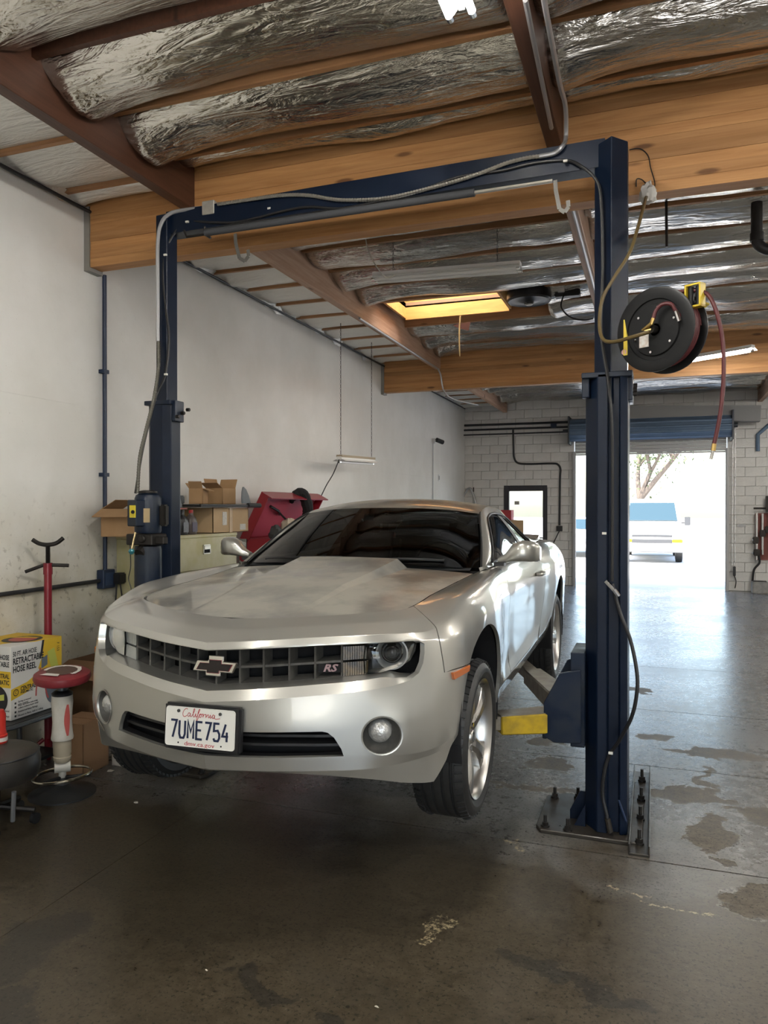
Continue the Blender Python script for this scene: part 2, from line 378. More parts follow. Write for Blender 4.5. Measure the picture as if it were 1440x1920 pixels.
for r in range(21):
    x = XW + (-.2 if r % 2 else 0)
    while x < 2.6:
        for p, q in clear_of(max(x, XW), min(x+.4, 2.6), r*.2, r*.2+.2): block(p, q, r*.2, r*.2+.2)
        x += .4
portal(((DX0+DX1)/2, YB+.15, 1.5), (0, -1, 0), DX1-DX0, 3.0); portal(((RX0+RX1)/2, YB+.15, 1.6), (0, -1, 0), RX1-RX0, 3.2); portal(((PX0+PX1)/2, YB+.15, 1.1), (0, -1, 0), .9, 2.1)

M_dkframe = mat('dark_bronze_frame', (.035, .035, .042), .4, metal=.3)
d1 = bpy.data.objects.new('door_1', None); COL.objects.link(d1); d1.location = ((PX0+PX1)/2, YB, 0); ORG['door_1'] = Vector(d1.location); tag(d1, kind='structure')
f = MB(); y0, y1 = YB-.02, YB+.1
f.bb((PX0, y0, 0), (PX0+.12, y1, PZ)).bb((PX1-.10, y0, 0), (PX1, y1, PZ)).bb((PX0+.12, y0, PZ-.13), (PX1-.10, y1, PZ)).bb((PX0+.12, y0, 0), (PX1-.10, y1, .2))
f.build('door_frame', M_dkframe, d1, bevel=.006)
MB().bb((PX0+.12, YB+.03, .2), (PX1-.10, YB+.04, PZ-.13)).build('pane', glass('clear_pane', (.97, .98, .98)), d1)
MB().cyl((PX0+.1, YB-.06, 1.06), (PX1-.08, YB-.06, 1.06), .016).bb((PX1-.2, YB-.06, 1.04), (PX1-.17, YB, 1.08)).bb((PX0+.13, YB-.06, 1.04), (PX0+.16, YB, 1.08)).build('push_bar', M_dkframe, d1)
nt_ = MB().bb((PX0+.24, YB+.024, 1.82), (PX0+.35, YB+.03, 1.9)); nt_.build('notice', mat('faded_notice', (.55, .54, .5), .8, var=(.25, .25, .25), vscale=60), d1)

d2 = bpy.data.objects.new('door_2', None); COL.objects.link(d2); d2.location = (DX0, YB, 0); ORG['door_2'] = Vector(d2.location); tag(d2, kind='structure')
M_drum = mat('blue_grey_roller_steel', (.10, .155, .235), .45, metal=.3, var=(.13, .19, .28), vscale=3)
M_slat = mat('grey_slat_steel', (.42, .42, .42), .5, metal=.2)
dr = MB(); prof = []
for k in range(72):
    a = 2*PI*k/72; prof.append((.235 + (.012 if (k % 6) in (0, 1) else 0), a))
V = []; nn = 72; x0, x1 = DX0-.06, DX1+.05; cy, cz = YB-.28, 3.46
for x in (x0, x1):
    for r, a in prof: V.append((x, cy+r*math.cos(a), cz+r*math.sin(a)))
dr.add(V, [(k, (k+1) % nn, nn+(k+1) % nn, nn+k) for k in range(nn)] + [tuple(range(nn-1, -1, -1)), tuple(range(nn, 2*nn))])
dr.build('drum', M_drum, d2)
e_ = MB().bb((x0-.03, cy-.25, 3.15), (x0, YB, 3.75)).bb((x1, cy-.25, 3.15), (x1+.03, YB, 3.75)).cyl((x0-.16, cy, cz), (x0, cy, cz), .03).cyl((x1, cy, cz), (x1+.12, cy, cz), .05)
e_.build('end_bracket', mat('dark_steel', (.06, .065, .075), .5, metal=.6), d2)
for k in range(5):
    z = 2.955 + k*.075
    s_ = MB(); p = [(0, 0), (0, .0745), (-.018, .064), (-.018, .010)]
    s_.prism(p, (DX0+.02, YB-.03, z), (0, 1, 0), (0, 0, 1), DX1-DX0-.04); s_.build('slat', M_slat, d2)
MB().bb((DX0+.02, YB-.07, 2.915), (DX1-.02, YB-.005, 2.95)).build('bottom_bar', M_slat, d2)
for x in (DX0-.03, DX1-.04): MB().bb((x, YB-.10, 0), (x+.07, YB-.005, 3.0)).bb((x+.025, YB-.13, 0), (x+.045, YB-.10, 3.0)).build('guide', M_slat, d2)

# ---------------------------------------------------------------- roof: deck, girders, purlins, joists and foil batts
SKX0, SKX1, SKY0, SKY1 = -3.05, -1.70, 8.60, 9.36
ce = MB(); z0, z1 = 4.36, 4.42
ce.bb((XW-.2, YF-.2, z0), (XR+.2, SKY0, z1)).bb((XW-.2, SKY1, z0), (XR+.2, YB+.2, z1)).bb((XW-.2, SKY0, z0), (SKX0, SKY1, z1)).bb((SKX1, SKY0, z0), (XR+.2, SKY1, z1))
ceo = ce.build('ceiling', mat('plywood_roof_deck', (.30, .2, .12), .8)); tag(ceo, kind='structure')
GY = [(4.78, 4.91), (11.6, 11.73)]
for ya, yb in GY:
    for k in range(11):                       # glued laminations, each a little proud or shy of the next
        zz = 3.63 + k*.0665; q = random.uniform(0, .006)
        MB().bb((XW, ya+q, zz), (XR, yb-q, zz+.0655)).build('girder_lamination', M_glulam, ceo)
    MB().bb((XW, ya-.012, 3.60), (XW+.05, yb+.012, 4.1)).build('girder_hanger', mat('grey_hanger_steel', (.28, .27, .25), .6, metal=.4), ceo)
PXS = [-3.24, -.575, 2.08, 4.75]
for px in PXS:
    for k, (ya, yb) in enumerate([(YF, 4.78), (4.91, 11.6), (11.73, YB)]):
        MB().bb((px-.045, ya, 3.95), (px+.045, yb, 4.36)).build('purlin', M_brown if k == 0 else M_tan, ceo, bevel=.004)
JY = [-1.85+.636*k for k in range(11)]
JY = [y for y in [4.52-.636*k for k in range(10)]][::-1] + [5.30+.64*k for k in range(10)] + [12.25+.64*k for k in range(8)]
JY = [y for y in JY]
bays = [(XW, PXS[0]-.045), (PXS[0]+.045, PXS[1]-.045), (PXS[1]+.045, PXS[2]-.045), (PXS[2]+.045, PXS[3]-.045)]
for bi, (a, b_) in enumerate(bays):
    for y in JY:
        if bi == 3 and y < 6: continue
        zb = 4.10 if bi == 0 else 4.205
        a0 = SKX1+.05 if bi == 1 and SKY0 < y < SKY1 else a
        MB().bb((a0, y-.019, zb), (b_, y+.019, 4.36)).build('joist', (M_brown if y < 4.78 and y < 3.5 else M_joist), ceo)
def foil_mat(name, base, rough, metal):
    m = bpy.data.materials.new(name); m.use_nodes = True; t = m.node_tree; b = t.nodes['Principled BSDF']
    b.inputs['Base Color'].default_value = rgba(base); b.inputs['Metallic'].default_value = metal; b.inputs['Roughness'].default_value = rough
    P = nd(t, 'ShaderNodeNewGeometry').outputs['Position']; mp = nd(t, 'ShaderNodeMapping'); mp.inputs['Scale'].default_value = (.8, 4.6, 3); mp.inputs['Rotation'].default_value = (0, 0, .25)
    t.links.new(P, mp.inputs[0])
    n = nd(t, 'ShaderNodeTexNoise', i_Scale=2.2, i_Detail=6, i_Roughness=.5, i_Distortion=.6); t.links.new(mp.outputs[0], n.inputs[0])
    rg = nd(t, 'ShaderNodeTexNoise', i_Scale=3.4, i_Detail=4, i_Roughness=.5, i_Distortion=.9); v = nd(t, 'ShaderNodeMath', operation='SUBTRACT'); v.inputs[1].default_value = .5
    d = nd(t, 'ShaderNodeVectorMath', operation='MULTIPLY_ADD'); t.links.new(n.outputs['Color'], d.inputs[0]); d.inputs[1].default_value = (1.2, 1.2, 1.2); t.links.new(mp.outputs[0], d.inputs[2]); t.links.new(mp.outputs[0], rg.inputs[0]); t.links.new(rg.outputs[0], v.inputs[0]); v2 = nd(t, 'ShaderNodeMath', operation='ABSOLUTE'); t.links.new(v.outputs[0], v2.inputs[0])
    a = nd(t, 'ShaderNodeMath', operation='MULTIPLY_ADD'); t.links.new(v2.outputs[0], a.inputs[0]); a.inputs[1].default_value = 1.1; t.links.new(n.outputs[0], a.inputs[2])
    u = nd(t, 'ShaderNodeBump'); u.inputs['Strength'].default_value = .6; u.inputs['Distance'].default_value = .045
    t.links.new(a.outputs[0], u.inputs['Height']); t.links.new(u.outputs[0], b.inputs['Normal']); return m
M_foil = foil_mat('crinkled_foil_facing', (.62, .60, .555), .20, 1.0)
M_foil2 = foil_mat('dull_foil_facing', (.74, .73, .69), .50, .7)
def batt(a, b_, y0, y1, ztop, sag, m, seed, lip=.10):
    nu, nv = 46, 15
    def fn(u, v):
        x = a + (b_-a)*u; y = y0 + (y1-y0)*v
        p = math.sin(PI*v**.85)**.8; e = min(1, min(u, 1-u)*(b_-a)/lip)
        s_ = sag*(1 + .30*noise.noise((x*.8, seed*3.1, 0))) * p * (1.0 + .55*(1-min(1, (x-a)/.5))**2) * (.72 + .28*min(1, min(u, 1-u)*(b_-a)/.06))
        wv = noise.noise((x*1.3 + seed*7, y*4.2, seed))*.030 + noise.noise((x*4+seed*5, y*9, seed+9))*.007 + abs(noise.noise((x*1.2+y*3.1, y*5-x*.6, seed+4)))*.022
        return Vector((x, y + .035*p*noise.noise((x*1.1, seed, 2)), ztop - s_ - wv*p))
    mb = MB().grid(fn, nu, nv)
    # the folded end flap at each purlin
    for u in (0, 1):
        base = len(mb.v); V = [fn(u, j/(nv-1)) for j in range(nv)]; V += [Vector((p.x, p.y, ztop+.05)) for p in V]
        mb.add(V, [(j, j+1, nv+j+1, nv+j) for j in range(nv-1)])
    mb.build('insulation_batt', m, ceo, smooth=True, angle=60)
edges = [YF] + [4.78, 4.91, 11.6, 11.73, YB]
rows = []
for ya, yb in ((JY[0], 4.78), (4.91, 11.6), (11.73, YB)):
    js = [y for y in JY if ya-.01 <= y < yb]
    e2 = ([] if abs(js[0]-ya) < .02 else [ya]) + js + [yb]
    rows += [(e2[i]+.02, e2[i+1]-.02) for i in range(len(e2)-1)]
for bi, (a, b_) in enumerate(bays):
    for ri, (y0, y1) in enumerate(rows):
        if y1-y0 < .1 or (bi == 3 and y0 < 6): continue
        seed = bi*31+ri*1.7
        if bi == 0: batt(a, b_, y0, y1, 4.13, .035, M_foil2, seed)
        else:
            A, B = a, b_
            if bi == 1 and y0 < SKY1-.1 and y1 > SKY0+.1: A = SKX1+.5
            batt(A, B, y0, y1, 4.27, (.165 if y0 < 4.7 else .125) * (y1-y0)/.6 * random.uniform(.8, 1.2), M_foil, seed)
# skylight shaft of plywood, under a milky dome
sh = MB()
for (lo, hi) in (((SKX0-.03, SKY0, 4.22), (SKX0, SKY1, 4.75)), ((SKX1, SKY0, 4.22), (SKX1+.03, SKY1, 4.75)), ((SKX0-.03, SKY0-.03, 4.22), (SKX1+.03, SKY0, 4.75))): sh.bb(lo, hi)
sko = bpy.data.objects.new('window_1', None); COL.objects.link(sko); sko.location = (SKX0, SKY0, 4.36); ORG['window_1'] = Vector(sko.location); tag(sko, kind='structure')
sh.build('shaft_lining', M_ply, sko)
for k in range(3): MB().bb((SKX0, SKY1, 4.20+k*.185), (SKX1, SKY1+.03-.004*k, 4.38+k*.185)).build('shaft_board', M_ply, sko)
md = bpy.data.materials.new('milky_skylight_dome'); md.use_nodes = True; t = md.node_tree; t.nodes.clear()
o_ = nd(t, 'ShaderNodeOutputMaterial'); tl = nd(t, 'ShaderNodeBsdfTranslucent'); tl.inputs[0].default_value = (.9, .88, .82, 1); t.links.new(tl.outputs[0], o_.inputs[0])
MB().grid(lambda u, v: Vector((SKX0-.05+(SKX1-SKX0+.1)*u, SKY0-.05+(SKY1-SKY0+.1)*v, 4.76+.14*math.sin(PI*u)*math.sin(PI*v))), 12, 10).build('skylight_dome', md, sko, smooth=True)
# conduit along the wall top, tied under the foil
M_cond = mat('grey_emt_conduit', (.40, .40, .41), .4, metal=.7)
M_black = mat('black_pipe', (.02, .021, .024), .5)
M_bluep = mat('blue_painted_conduit', (.010, .020, .050), .45, var=(.016, .030, .066), vscale=20)
c1 = tag(MB().tube([(XW+.05, YF+.2, 4.06), (XW+.05, 17.2, 4.06)], .014).build('conduit', M_black, smooth=True), 'dark pipe run along the top of the long white wall under the foil', 'conduit')

# ragged foil edge left hanging at the head of the long wall
def ruffle(u, v, y0, y1, sd):
    y = y0+(y1-y0)*u; d = max(.01, .05+.11*noise.noise((y*1.7, sd, 0))+.05*noise.noise((y*7, sd, 3)))
    return Vector((XW+.02+.05*(1-v)+.03*noise.noise((y*9, v*3, sd)), y, 4.12-d*v))
for y0, y1 in ((YF+.2, 4.76), (4.93, 11.58), (11.75, YB)):
    MB().grid(lambda u, v: ruffle(u, v, y0, y1, y0), 160, 4).build('foil_edge', M_foil2, ceo, smooth=True, angle=40)

# ================================================================ THE CAR
# car frame: x across (driver's side positive), y from the front axle towards the tail, z up from the road the tyres would stand on
CAR = thing('car', 'silver two door coupe raised on the blue lift in the middle of the bay', 'car', (-1.667, 3.4216, .4547), rot=(-.021, -.0016, .0049))
def paint(name, blot):
    m = mat(name, (.42, .412, .375), .31, metal=.66, coat=1.0); t = m.node_tree; b = t.nodes['Principled BSDF']; b.inputs['Coat Roughness'].default_value = .05
    tc = nd(t, 'ShaderNodeTexCoord'); n = nd(t, 'ShaderNodeTexNoise', i_Scale=2.6, i_Detail=6, i_Roughness=.62); t.links.new(tc.outputs['Object'], n.inputs[0])
    if blot:      # clear coat gone chalky in blotches
        q = nd(t, 'ShaderNodeMapRange'); q.inputs[1].default_value = .40; q.inputs[2].default_value = .56; q.inputs[3].default_value = 0; q.inputs[4].default_value = 1; t.links.new(n.outputs[0], q.inputs[0])
        r = nd(t, 'ShaderNodeMapRange'); r.inputs[3].default_value = .32; r.inputs[4].default_value = .5; t.links.new(q.outputs[0], r.inputs[0]); t.links.new(r.outputs[0], b.inputs['Roughness'])
        c = nd(t, 'ShaderNodeMapRange'); c.inputs[3].default_value = .85; c.inputs[4].default_value = .15; t.links.new(q.outputs[0], c.inputs[0]); t.links.new(c.outputs[0], b.inputs['Coat Weight'])
        x = nd(t, 'ShaderNodeMix', data_type='RGBA'); t.links.new(q.outputs[0], x.inputs[0]); x.inputs[6].default_value = rgba((.37, .36, .325)); x.inputs[7].default_value = rgba((.47, .455, .40)); t.links.new(x.outputs[2], b.inputs['Base Color'])
    f = nd(t, 'ShaderNodeTexNoise', i_Scale=900.0, i_Detail=1); t.links.new(tc.outputs['Object'], f.inputs[0])
    u = nd(t, 'ShaderNodeBump'); u.inputs['Strength'].default_value = .04; u.inputs['Distance'].default_value = .001; t.links.new(f.outputs[0], u.inputs['Height']); t.links.new(u.outputs[0], b.inputs['Normal'])
    return m
M_paint = paint('silver_metallic_paint', False); M_worn = paint('silver_paint_with_failed_clearcoat', True)
M_trim = mat('black_plastic_trim', (.012, .012, .013), .45)
M_grille = mat('dusty_grey_plastic', (.055, .053, .048), .6, var=(.085, .08, .072), vscale=25)
M_void = mat('dark_cavity', (.006, .006, .007), .9)
M_chrome = mat('chrome', (.78, .78, .78), .12, metal=1)
M_rub = mat('tyre_rubber', (.014, .0145, .015), .55, var=(.022, .022, .022), vscale=30)
M_glass = glass('tinted_car_glass', (.10, .115, .115), .95); M_glassd = glass('dark_side_glass', (.05, .055, .055), .8)

ROWS = [
 [(0,-.86,.237),(.21,-.83,.245),(.42,-.757,.236),(.63,-.655,.210),(.75,-.565,.182),(.825,-.49,.172),(.875,-.42,.19),(.905,-.22,.22),(.90,.03,.24),(.90,.45,.26),(.885,.6,.275),(.88,1.1,.29),(.88,1.6,.31),(.88,2.05,.33),(.885,2.4,.345),(.89,2.85,.34),(.88,3.25,.33),(.86,3.6,.33),(.78,3.74,.33),(.48,3.83,.33),(0,3.87,.33)],
 [(0,-.868,.243),(.21,-.838,.251),(.425,-.766,.253),(.635,-.668,.258),(.75,-.575,.270),(.832,-.51,.290),(.885,-.42,.31),(.918,-.21,.34),(.915,.03,.36),(.92,.44,.36),(.91,.6,.36),(.905,1.1,.37),(.905,1.6,.385),(.905,2.05,.405),(.92,2.4,.43),(.93,2.85,.42),(.92,3.25,.41),(.90,3.6,.41),(.81,3.77,.41),(.5,3.87,.41),(0,3.91,.41)],
 [(0,-.882,.300),(.215,-.847,.305),(.43,-.772,.310),(.638,-.672,.308),(.762,-.59,.306),(.842,-.515,.318),(.893,-.422,.345),(.924,-.21,.42),(.925,.03,.45),(.928,.44,.45),(.903,.6,.43),(.892,1.1,.445),(.89,1.6,.46),(.90,2.05,.49),(.935,2.4,.50),(.95,2.85,.5),(.935,3.25,.5),(.905,3.6,.5),(.82,3.78,.5),(.51,3.89,.5),(0,3.93,.5)],
 [(0,-.889,.41),(.217,-.853,.42),(.435,-.777,.43),(.642,-.674,.44),(.770,-.597,.45),(.848,-.52,.48),(.900,-.425,.52),(.930,-.21,.56),(.945,.03,.58),(.932,.44,.58),(.905,.6,.57),(.890,1.1,.58),(.890,1.6,.60),(.905,2.05,.62),(.95,2.4,.64),(.962,2.85,.65),(.945,3.25,.65),(.91,3.6,.64),(.825,3.8,.64),(.51,3.92,.62),(0,3.96,.62)],
 [(0,-.886,.512),(.212,-.849,.529),(.428,-.773,.547),(.62,-.683,.566),(.748,-.592,.586),(.838,-.518,.605),(.895,-.425,.63),(.930,-.21,.66),(.946,.03,.70),(.932,.44,.70),(.907,.6,.68),(.893,1.1,.70),(.895,1.6,.72),(.913,2.05,.74),(.958,2.4,.77),(.968,2.85,.78),(.95,3.25,.78),(.915,3.6,.77),(.83,3.8,.77),(.51,3.92,.77),(0,3.96,.77)],
 [(0,-.876,.714),(.21,-.842,.727),(.43,-.766,.741),(.63,-.670,.749),(.745,-.577,.750),(.812,-.515,.748),(.878,-.425,.755),(.915,-.21,.79),(.932,.03,.82),(.915,.44,.84),(.902,.6,.84),(.89,1.1,.86),(.89,1.6,.88),(.907,2.05,.905),(.945,2.4,.94),(.945,2.85,.95),(.925,3.25,.95),(.89,3.6,.93),(.80,3.77,.92),(.5,3.88,.92),(0,3.92,.92)],
 [(0,-.862,.742),(.21,-.828,.757),(.43,-.752,.771),(.63,-.655,.779),(.745,-.56,.780),(.803,-.495,.782),(.848,-.41,.808),(.860,-.18,.885),(.862,.03,.912),(.858,.40,.938),(.852,.6,.948),(.848,1.1,.945),(.848,1.6,.958),(.865,2.05,.985),(.88,2.4,1.02),(.865,2.85,1.05),(.84,3.25,1.06),(.80,3.6,1.05),(.74,3.74,1.04),(.48,3.84,1.05),(0,3.87,1.05)],
 [(0,-.775,.788),(.205,-.745,.799),(.425,-.662,.811),(.60,-.565,.820),(.692,-.49,.824),(.738,-.425,.826),(.765,-.335,.842),(.778,-.14,.889),(.784,.045,.911),(.793,.40,.939),(.800,.62,.955),(.833,1.1,.965),(.833,1.6,.977),(.842,2.05,1.002),(.845,2.4,1.036),(.82,2.85,1.068),(.79,3.25,1.078),(.752,3.58,1.07),(.68,3.70,1.065),(.44,3.78,1.07),(0,3.81,1.07)],
 [(0,-.685,.817),(.2,-.655,.825),(.42,-.565,.836),(.57,-.475,.846),(.638,-.42,.850),(.675,-.36,.855),(.692,-.26,.867),(.70,-.1,.886),(.707,.06,.898),(.728,.40,.926),(.75,.64,.948),(.81,1.1,.975),(.81,1.6,.987),(.81,2.05,1.012),(.80,2.4,1.043),(.77,2.85,1.075),(.74,3.25,1.085),(.70,3.55,1.08),(.62,3.66,1.08),(.4,3.72,1.08),(0,3.75,1.08)]]
R = np.array(ROWS); NR, NS = R.shape[:2]
TS = np.concatenate([[0], np.cumsum(np.linalg.norm(np.diff(R[3], axis=0), axis=1))]); TMAX = TS[-1]
def tang(P, x):     # slopes of a smooth curve through P at x (no overshoot)
    h = np.diff(x)[:, None]; d = np.diff(P, axis=0)/h; m = np.zeros_like(P); m[0] = d[0]; m[-1] = d[-1]
    for i in range(1, len(P)-1):
        w1 = 2*h[i]+h[i-1]; w2 = h[i]+2*h[i-1]; s_ = d[i-1]*d[i]; ok = s_ > 1e-12
        m[i] = np.where(ok, (w1+w2)/(w1/np.where(ok, d[i-1], 1)+w2/np.where(ok, d[i], 1)), 0)
    return m
def tang_c(P, x):
    h = np.diff(x)[:, None]; d = np.diff(P, axis=0)/h; m = np.zeros_like(P); m[0] = d[0]; m[-1] = d[-1]
    for i in range(1, len(P)-1): m[i] = (d[i-1]*h[i]+d[i]*h[i-1])/(h[i]+h[i-1])
    return m
def herm(P, M, x, q):
    i = np.clip(np.searchsorted(x, q, side='right')-1, 0, len(x)-2); h = (x[i+1]-x[i]); t = ((q-x[i])/h); h = h[:, None]; t = t[:, None]
    return (2*t**3-3*t**2+1)*P[i]+(t**3-2*t**2+t)*h*M[i]+(-2*t**3+3*t**2)*P[i+1]+(t**3-t**2)*h*M[i+1]
RT = [tang_c(R[k], TS) for k in range(NR)]
VX = np.arange(NR, dtype=float)
def surf(tq, vq):
    tq = np.clip(np.asarray(tq, float), 0, TMAX); vq = np.clip(np.asarray(vq, float), 0, NR-1)
    G = np.stack([herm(R[k], RT[k], TS, tq) for k in range(NR)])          # rows x q x 3
    i = np.clip(np.floor(vq).astype(int), 0, NR-2); f = (vq-i)[:, None]; q = np.arange(len(tq))
    lin = G[i, q]*(1-f)+G[i+1, q]*f
    p0 = G[np.clip(i-1, 0, NR-1), q]; p3 = G[np.clip(i+2, 0, NR-1), q]; p1 = G[i, q]; p2 = G[i+1, q]
    d0, d1, d2 = [np.linalg.norm(b-a, axis=1)[:, None]+1e-6 for a, b in ((p0, p1), (p1, p2), (p2, p3))]
    m1 = np.where((i > 0)[:, None], ((p1-p0)/d0*d1+(p2-p1)/d1*d0)/(d0+d1), (p2-p1)/d1)*d1
    m2 = np.where((i < NR-2)[:, None], ((p2-p1)/d1*d2+(p3-p2)/d2*d1)/(d1+d2), (p2-p1)/d1)*d1
    smo = (2*f**3-3*f**2+1)*p1+(f**3-2*f**2+f)*m1+(-2*f**3+3*f**2)*p2+(f**3-f**2)*m2
    # creases stay sharp on the bumper and melt into the flank
    wcr = np.clip((TS[7]-tq)/(TS[7]-TS[4]), 0, 1)[:, None]
    wcr = np.where(((vq < 2) & (tq > TS[7]))[:, None], np.maximum(wcr, .8), wcr)
    wcr = np.where(((vq >= 2) & (vq < 4))[:, None], wcr*.35, wcr)
    return lin*wcr+smo*(1-wcr)
def normal(tq, vq, e=.004):
    a = surf(np.asarray(tq)+e, vq)-surf(np.asarray(tq)-e, vq); b = surf(tq, np.asarray(vq)+e*6)-surf(tq, np.asarray(vq)-e*6)
    n = np.cross(a, b); return n/(np.linalg.norm(n, axis=1)[:, None]+1e-12)
gt, gv = np.meshgrid(np.linspace(0, TMAX, 700), np.linspace(0, NR-1, 161), indexing='ij'); gt = gt.ravel(); gv = gv.ravel(); GP = surf(gt, gv)
def inv(pts, plane):     # points given as (x, z) from the front or (y, z) from the side -> surface parameters
    out = []
    for p in pts:
        if plane == 'front': ok = (GP[:, 1] < .1); d = (GP[:, 0]-p[0])**2+(GP[:, 2]-p[1])**2
        else: ok = (GP[:, 0] > .68) & (gv < 7.2) & (gt > TS[3]); d = (GP[:, 1]-p[0])**2+(GP[:, 2]-p[1])**2
        d = np.where(ok, d, 1e9); k = int(np.argmin(d)); t_, v_ = gt[k], gv[k]; ax = 0 if plane == 'front' else 1
        for _ in range(8):
            c = surf([t_], [v_])[0]; a = surf([t_+.003], [v_])[0]; b = surf([t_], [v_+.01])[0]
            J = np.array([[(a-c)[ax]/.003, (b-c)[ax]/.01], [(a-c)[2]/.003, (b-c)[2]/.01]]); r = np.array([p[0]-c[ax], p[1]-c[2]])
            try: s_ = np.linalg.solve(J, r)
            except np.linalg.LinAlgError: break
            t_ = min(max(t_+np.clip(s_[0], -.03, .03), 0), TMAX); v_ = min(max(v_+np.clip(s_[1], -.15, .15), 0), NR-1)
        out.append((t_, v_))
    return out
def dens(poly, dmax=.02, vs=.11):
    out = []
    for (a, b) in zip(poly, poly[1:]+poly[:1]):
        n = max(1, int(math.ceil(max(abs(b[0]-a[0])/dmax, abs(b[1]-a[1])*vs/dmax))))
        for k in range(n): out.append((a[0]+(b[0]-a[0])*k/n, a[1]+(b[1]-a[1])*k/n))
    return out
def inpoly(pts, poly):
    x, y = pts[:, 0], pts[:, 1]; c = np.zeros(len(pts), bool); P = np.array(poly); j = len(P)-1
    for i in range(len(P)):
        xi, yi = P[i]; xj, yj = P[j]
        with np.errstate(divide='ignore', invalid='ignore'):
            c ^= ((yi > y) != (yj > y)) & (x < (xj-xi)*(y-yi)/(yj-yi+1e-15)+xi)
        j = i
    return c
def mindist(pts, poly, vs):
    P = np.array(poly)*[1, vs]; Q = pts*[1, vs]; d = np.full(len(Q), 9.)
    for k in range(0, len(P)): d = np.minimum(d, np.hypot(Q[:, 0]-P[k, 0], Q[:, 1]-P[k, 1]))
    return d
def panel(name, poly, m, holes=(), du=.03, dv=.22, mirror='join', rim=.018, f=None, fn=None, parent=None, vs=.11, extra_v=(), flip=False):
    """One skin panel cut from the body surface: outline and holes in surface parameters, edges turned in."""
    f = f or surf; fn = fn or normal
    poly = dens(list(poly), du*.7, vs); holes = [dens(list(h), du*.6, vs) for h in holes]
    P = np.array(poly); us = np.arange(P[:, 0].min()+du/2, P[:, 0].max(), du); vv = np.arange(P[:, 1].min(), P[:, 1].max()+1e-6, dv)
    vv = np.unique(np.round(np.concatenate([vv]+[np.array([e-.05, e, e+.05]) for e in extra_v]), 4))
    g = np.array([(a, b) for a in us for b in vv]); g = g[inpoly(g, poly)] if len(g) else g
    for L in [poly]+holes:
        if len(g): g = g[mindist(g, L, vs) > du*.32]
    for h in holes:
        if len(g): g = g[~inpoly(g, h)]
    pts = [tuple(p) for p in poly]; ed = [(i, (i+1) % len(poly)) for i in range(len(poly))]
    for h in holes:
        b = len(pts); pts += [tuple(p) for p in h]; ed += [(b+i, b+(i+1) % len(h)) for i in range(len(h))]
    pts += [tuple(p) for p in g]
    r = geometry.delaunay_2d_cdt([Vector((p[0], p[1]*vs)) for p in pts], ed, [], 0, 1e-7)
    V2 = np.array([(p.x, p.y/vs) for p in r[0]]); F = np.array([q for q in r[2] if len(q) == 3])
    c = V2[F].mean(axis=1); ok = inpoly(c, poly)
    for h in holes: ok &= ~inpoly(c, h)
    F = F[ok]; P3 = f(V2[:, 0], V2[:, 1]); N3 = fn(V2[:, 0], V2[:, 1])
    cen = np.array([0, 1.6, .55]); 
    a = P3[F]; fnr = np.cross(a[:, 1]-a[:, 0], a[:, 2]-a[:, 0]); nf = N3[F].mean(axis=1)
    out = np.sign(((P3-cen)*N3).sum(axis=1).sum()) or 1
    if flip: out = -out
    N3 = N3*out; nf = nf*out; bad = (fnr*nf).sum(axis=1) < 0; F[bad] = F[bad][:, ::-1]
    # inward lip on every free edge
    cnt = {}
    for q in F:
        for i in range(3):
            e = (int(q[i]), int(q[(i+1) % 3])); k = tuple(sorted(e)); cnt[k] = None if k in cnt else e
    fe = [e for e in cnt.values() if e is not None and not (abs(P3[e[0]][0]) < 1e-4 and abs(P3[e[1]][0]) < 1e-4)]
    verts = [tuple(p) for p in P3]; nrm = [tuple(p) for p in N3]; faces = [tuple(int(i) for i in q) for q in F]; mp = {}
    def low(i):
        if i not in mp: mp[i] = len(verts); verts.append(tuple(P3[i]-N3[i]*rim)); nrm.append(tuple(N3[i]))
        return mp[i]
    nlip = len(faces)
    for a_, b_ in fe: faces.append((b_, a_, low(a_), low(b_)))
    sides = {'join': [(1, -1)], 'two': [(1,), (-1,)], 'one': [(1,)]}[mirror]; res = []
    for sd_ in sides:
        VV, FF, NN = [], [], []
        for s_ in sd_:
            b = len(VV); VV += [(x*s_, y, z) for x, y, z in verts]; NN += [(x*s_, y, z) for x, y, z in nrm]
            FF += [tuple(i+b for i in (q if s_ > 0 else q[::-1])) for q in faces]
        me = bpy.data.meshes.new(name); me.from_pydata(VV, [], FF)
        nF = len(faces); sm = [((i % nF) < nlip) for i in range(len(FF))]; me.polygons.foreach_set('use_smooth', sm); me.update()
        ln = []
        for pi, q in enumerate(me.polygons):
            for li in q.loop_indices:
                ln.append(NN[me.loops[li].vertex_index] if sm[pi] else tuple(q.normal))
        me.normals_split_custom_set(ln)
        res.append(link(name, me, m, parent or CAR))
    return res
def tz(i, fr=0): return TS[i]+(TS[min(i+1, NS-1)]-TS[i])*fr
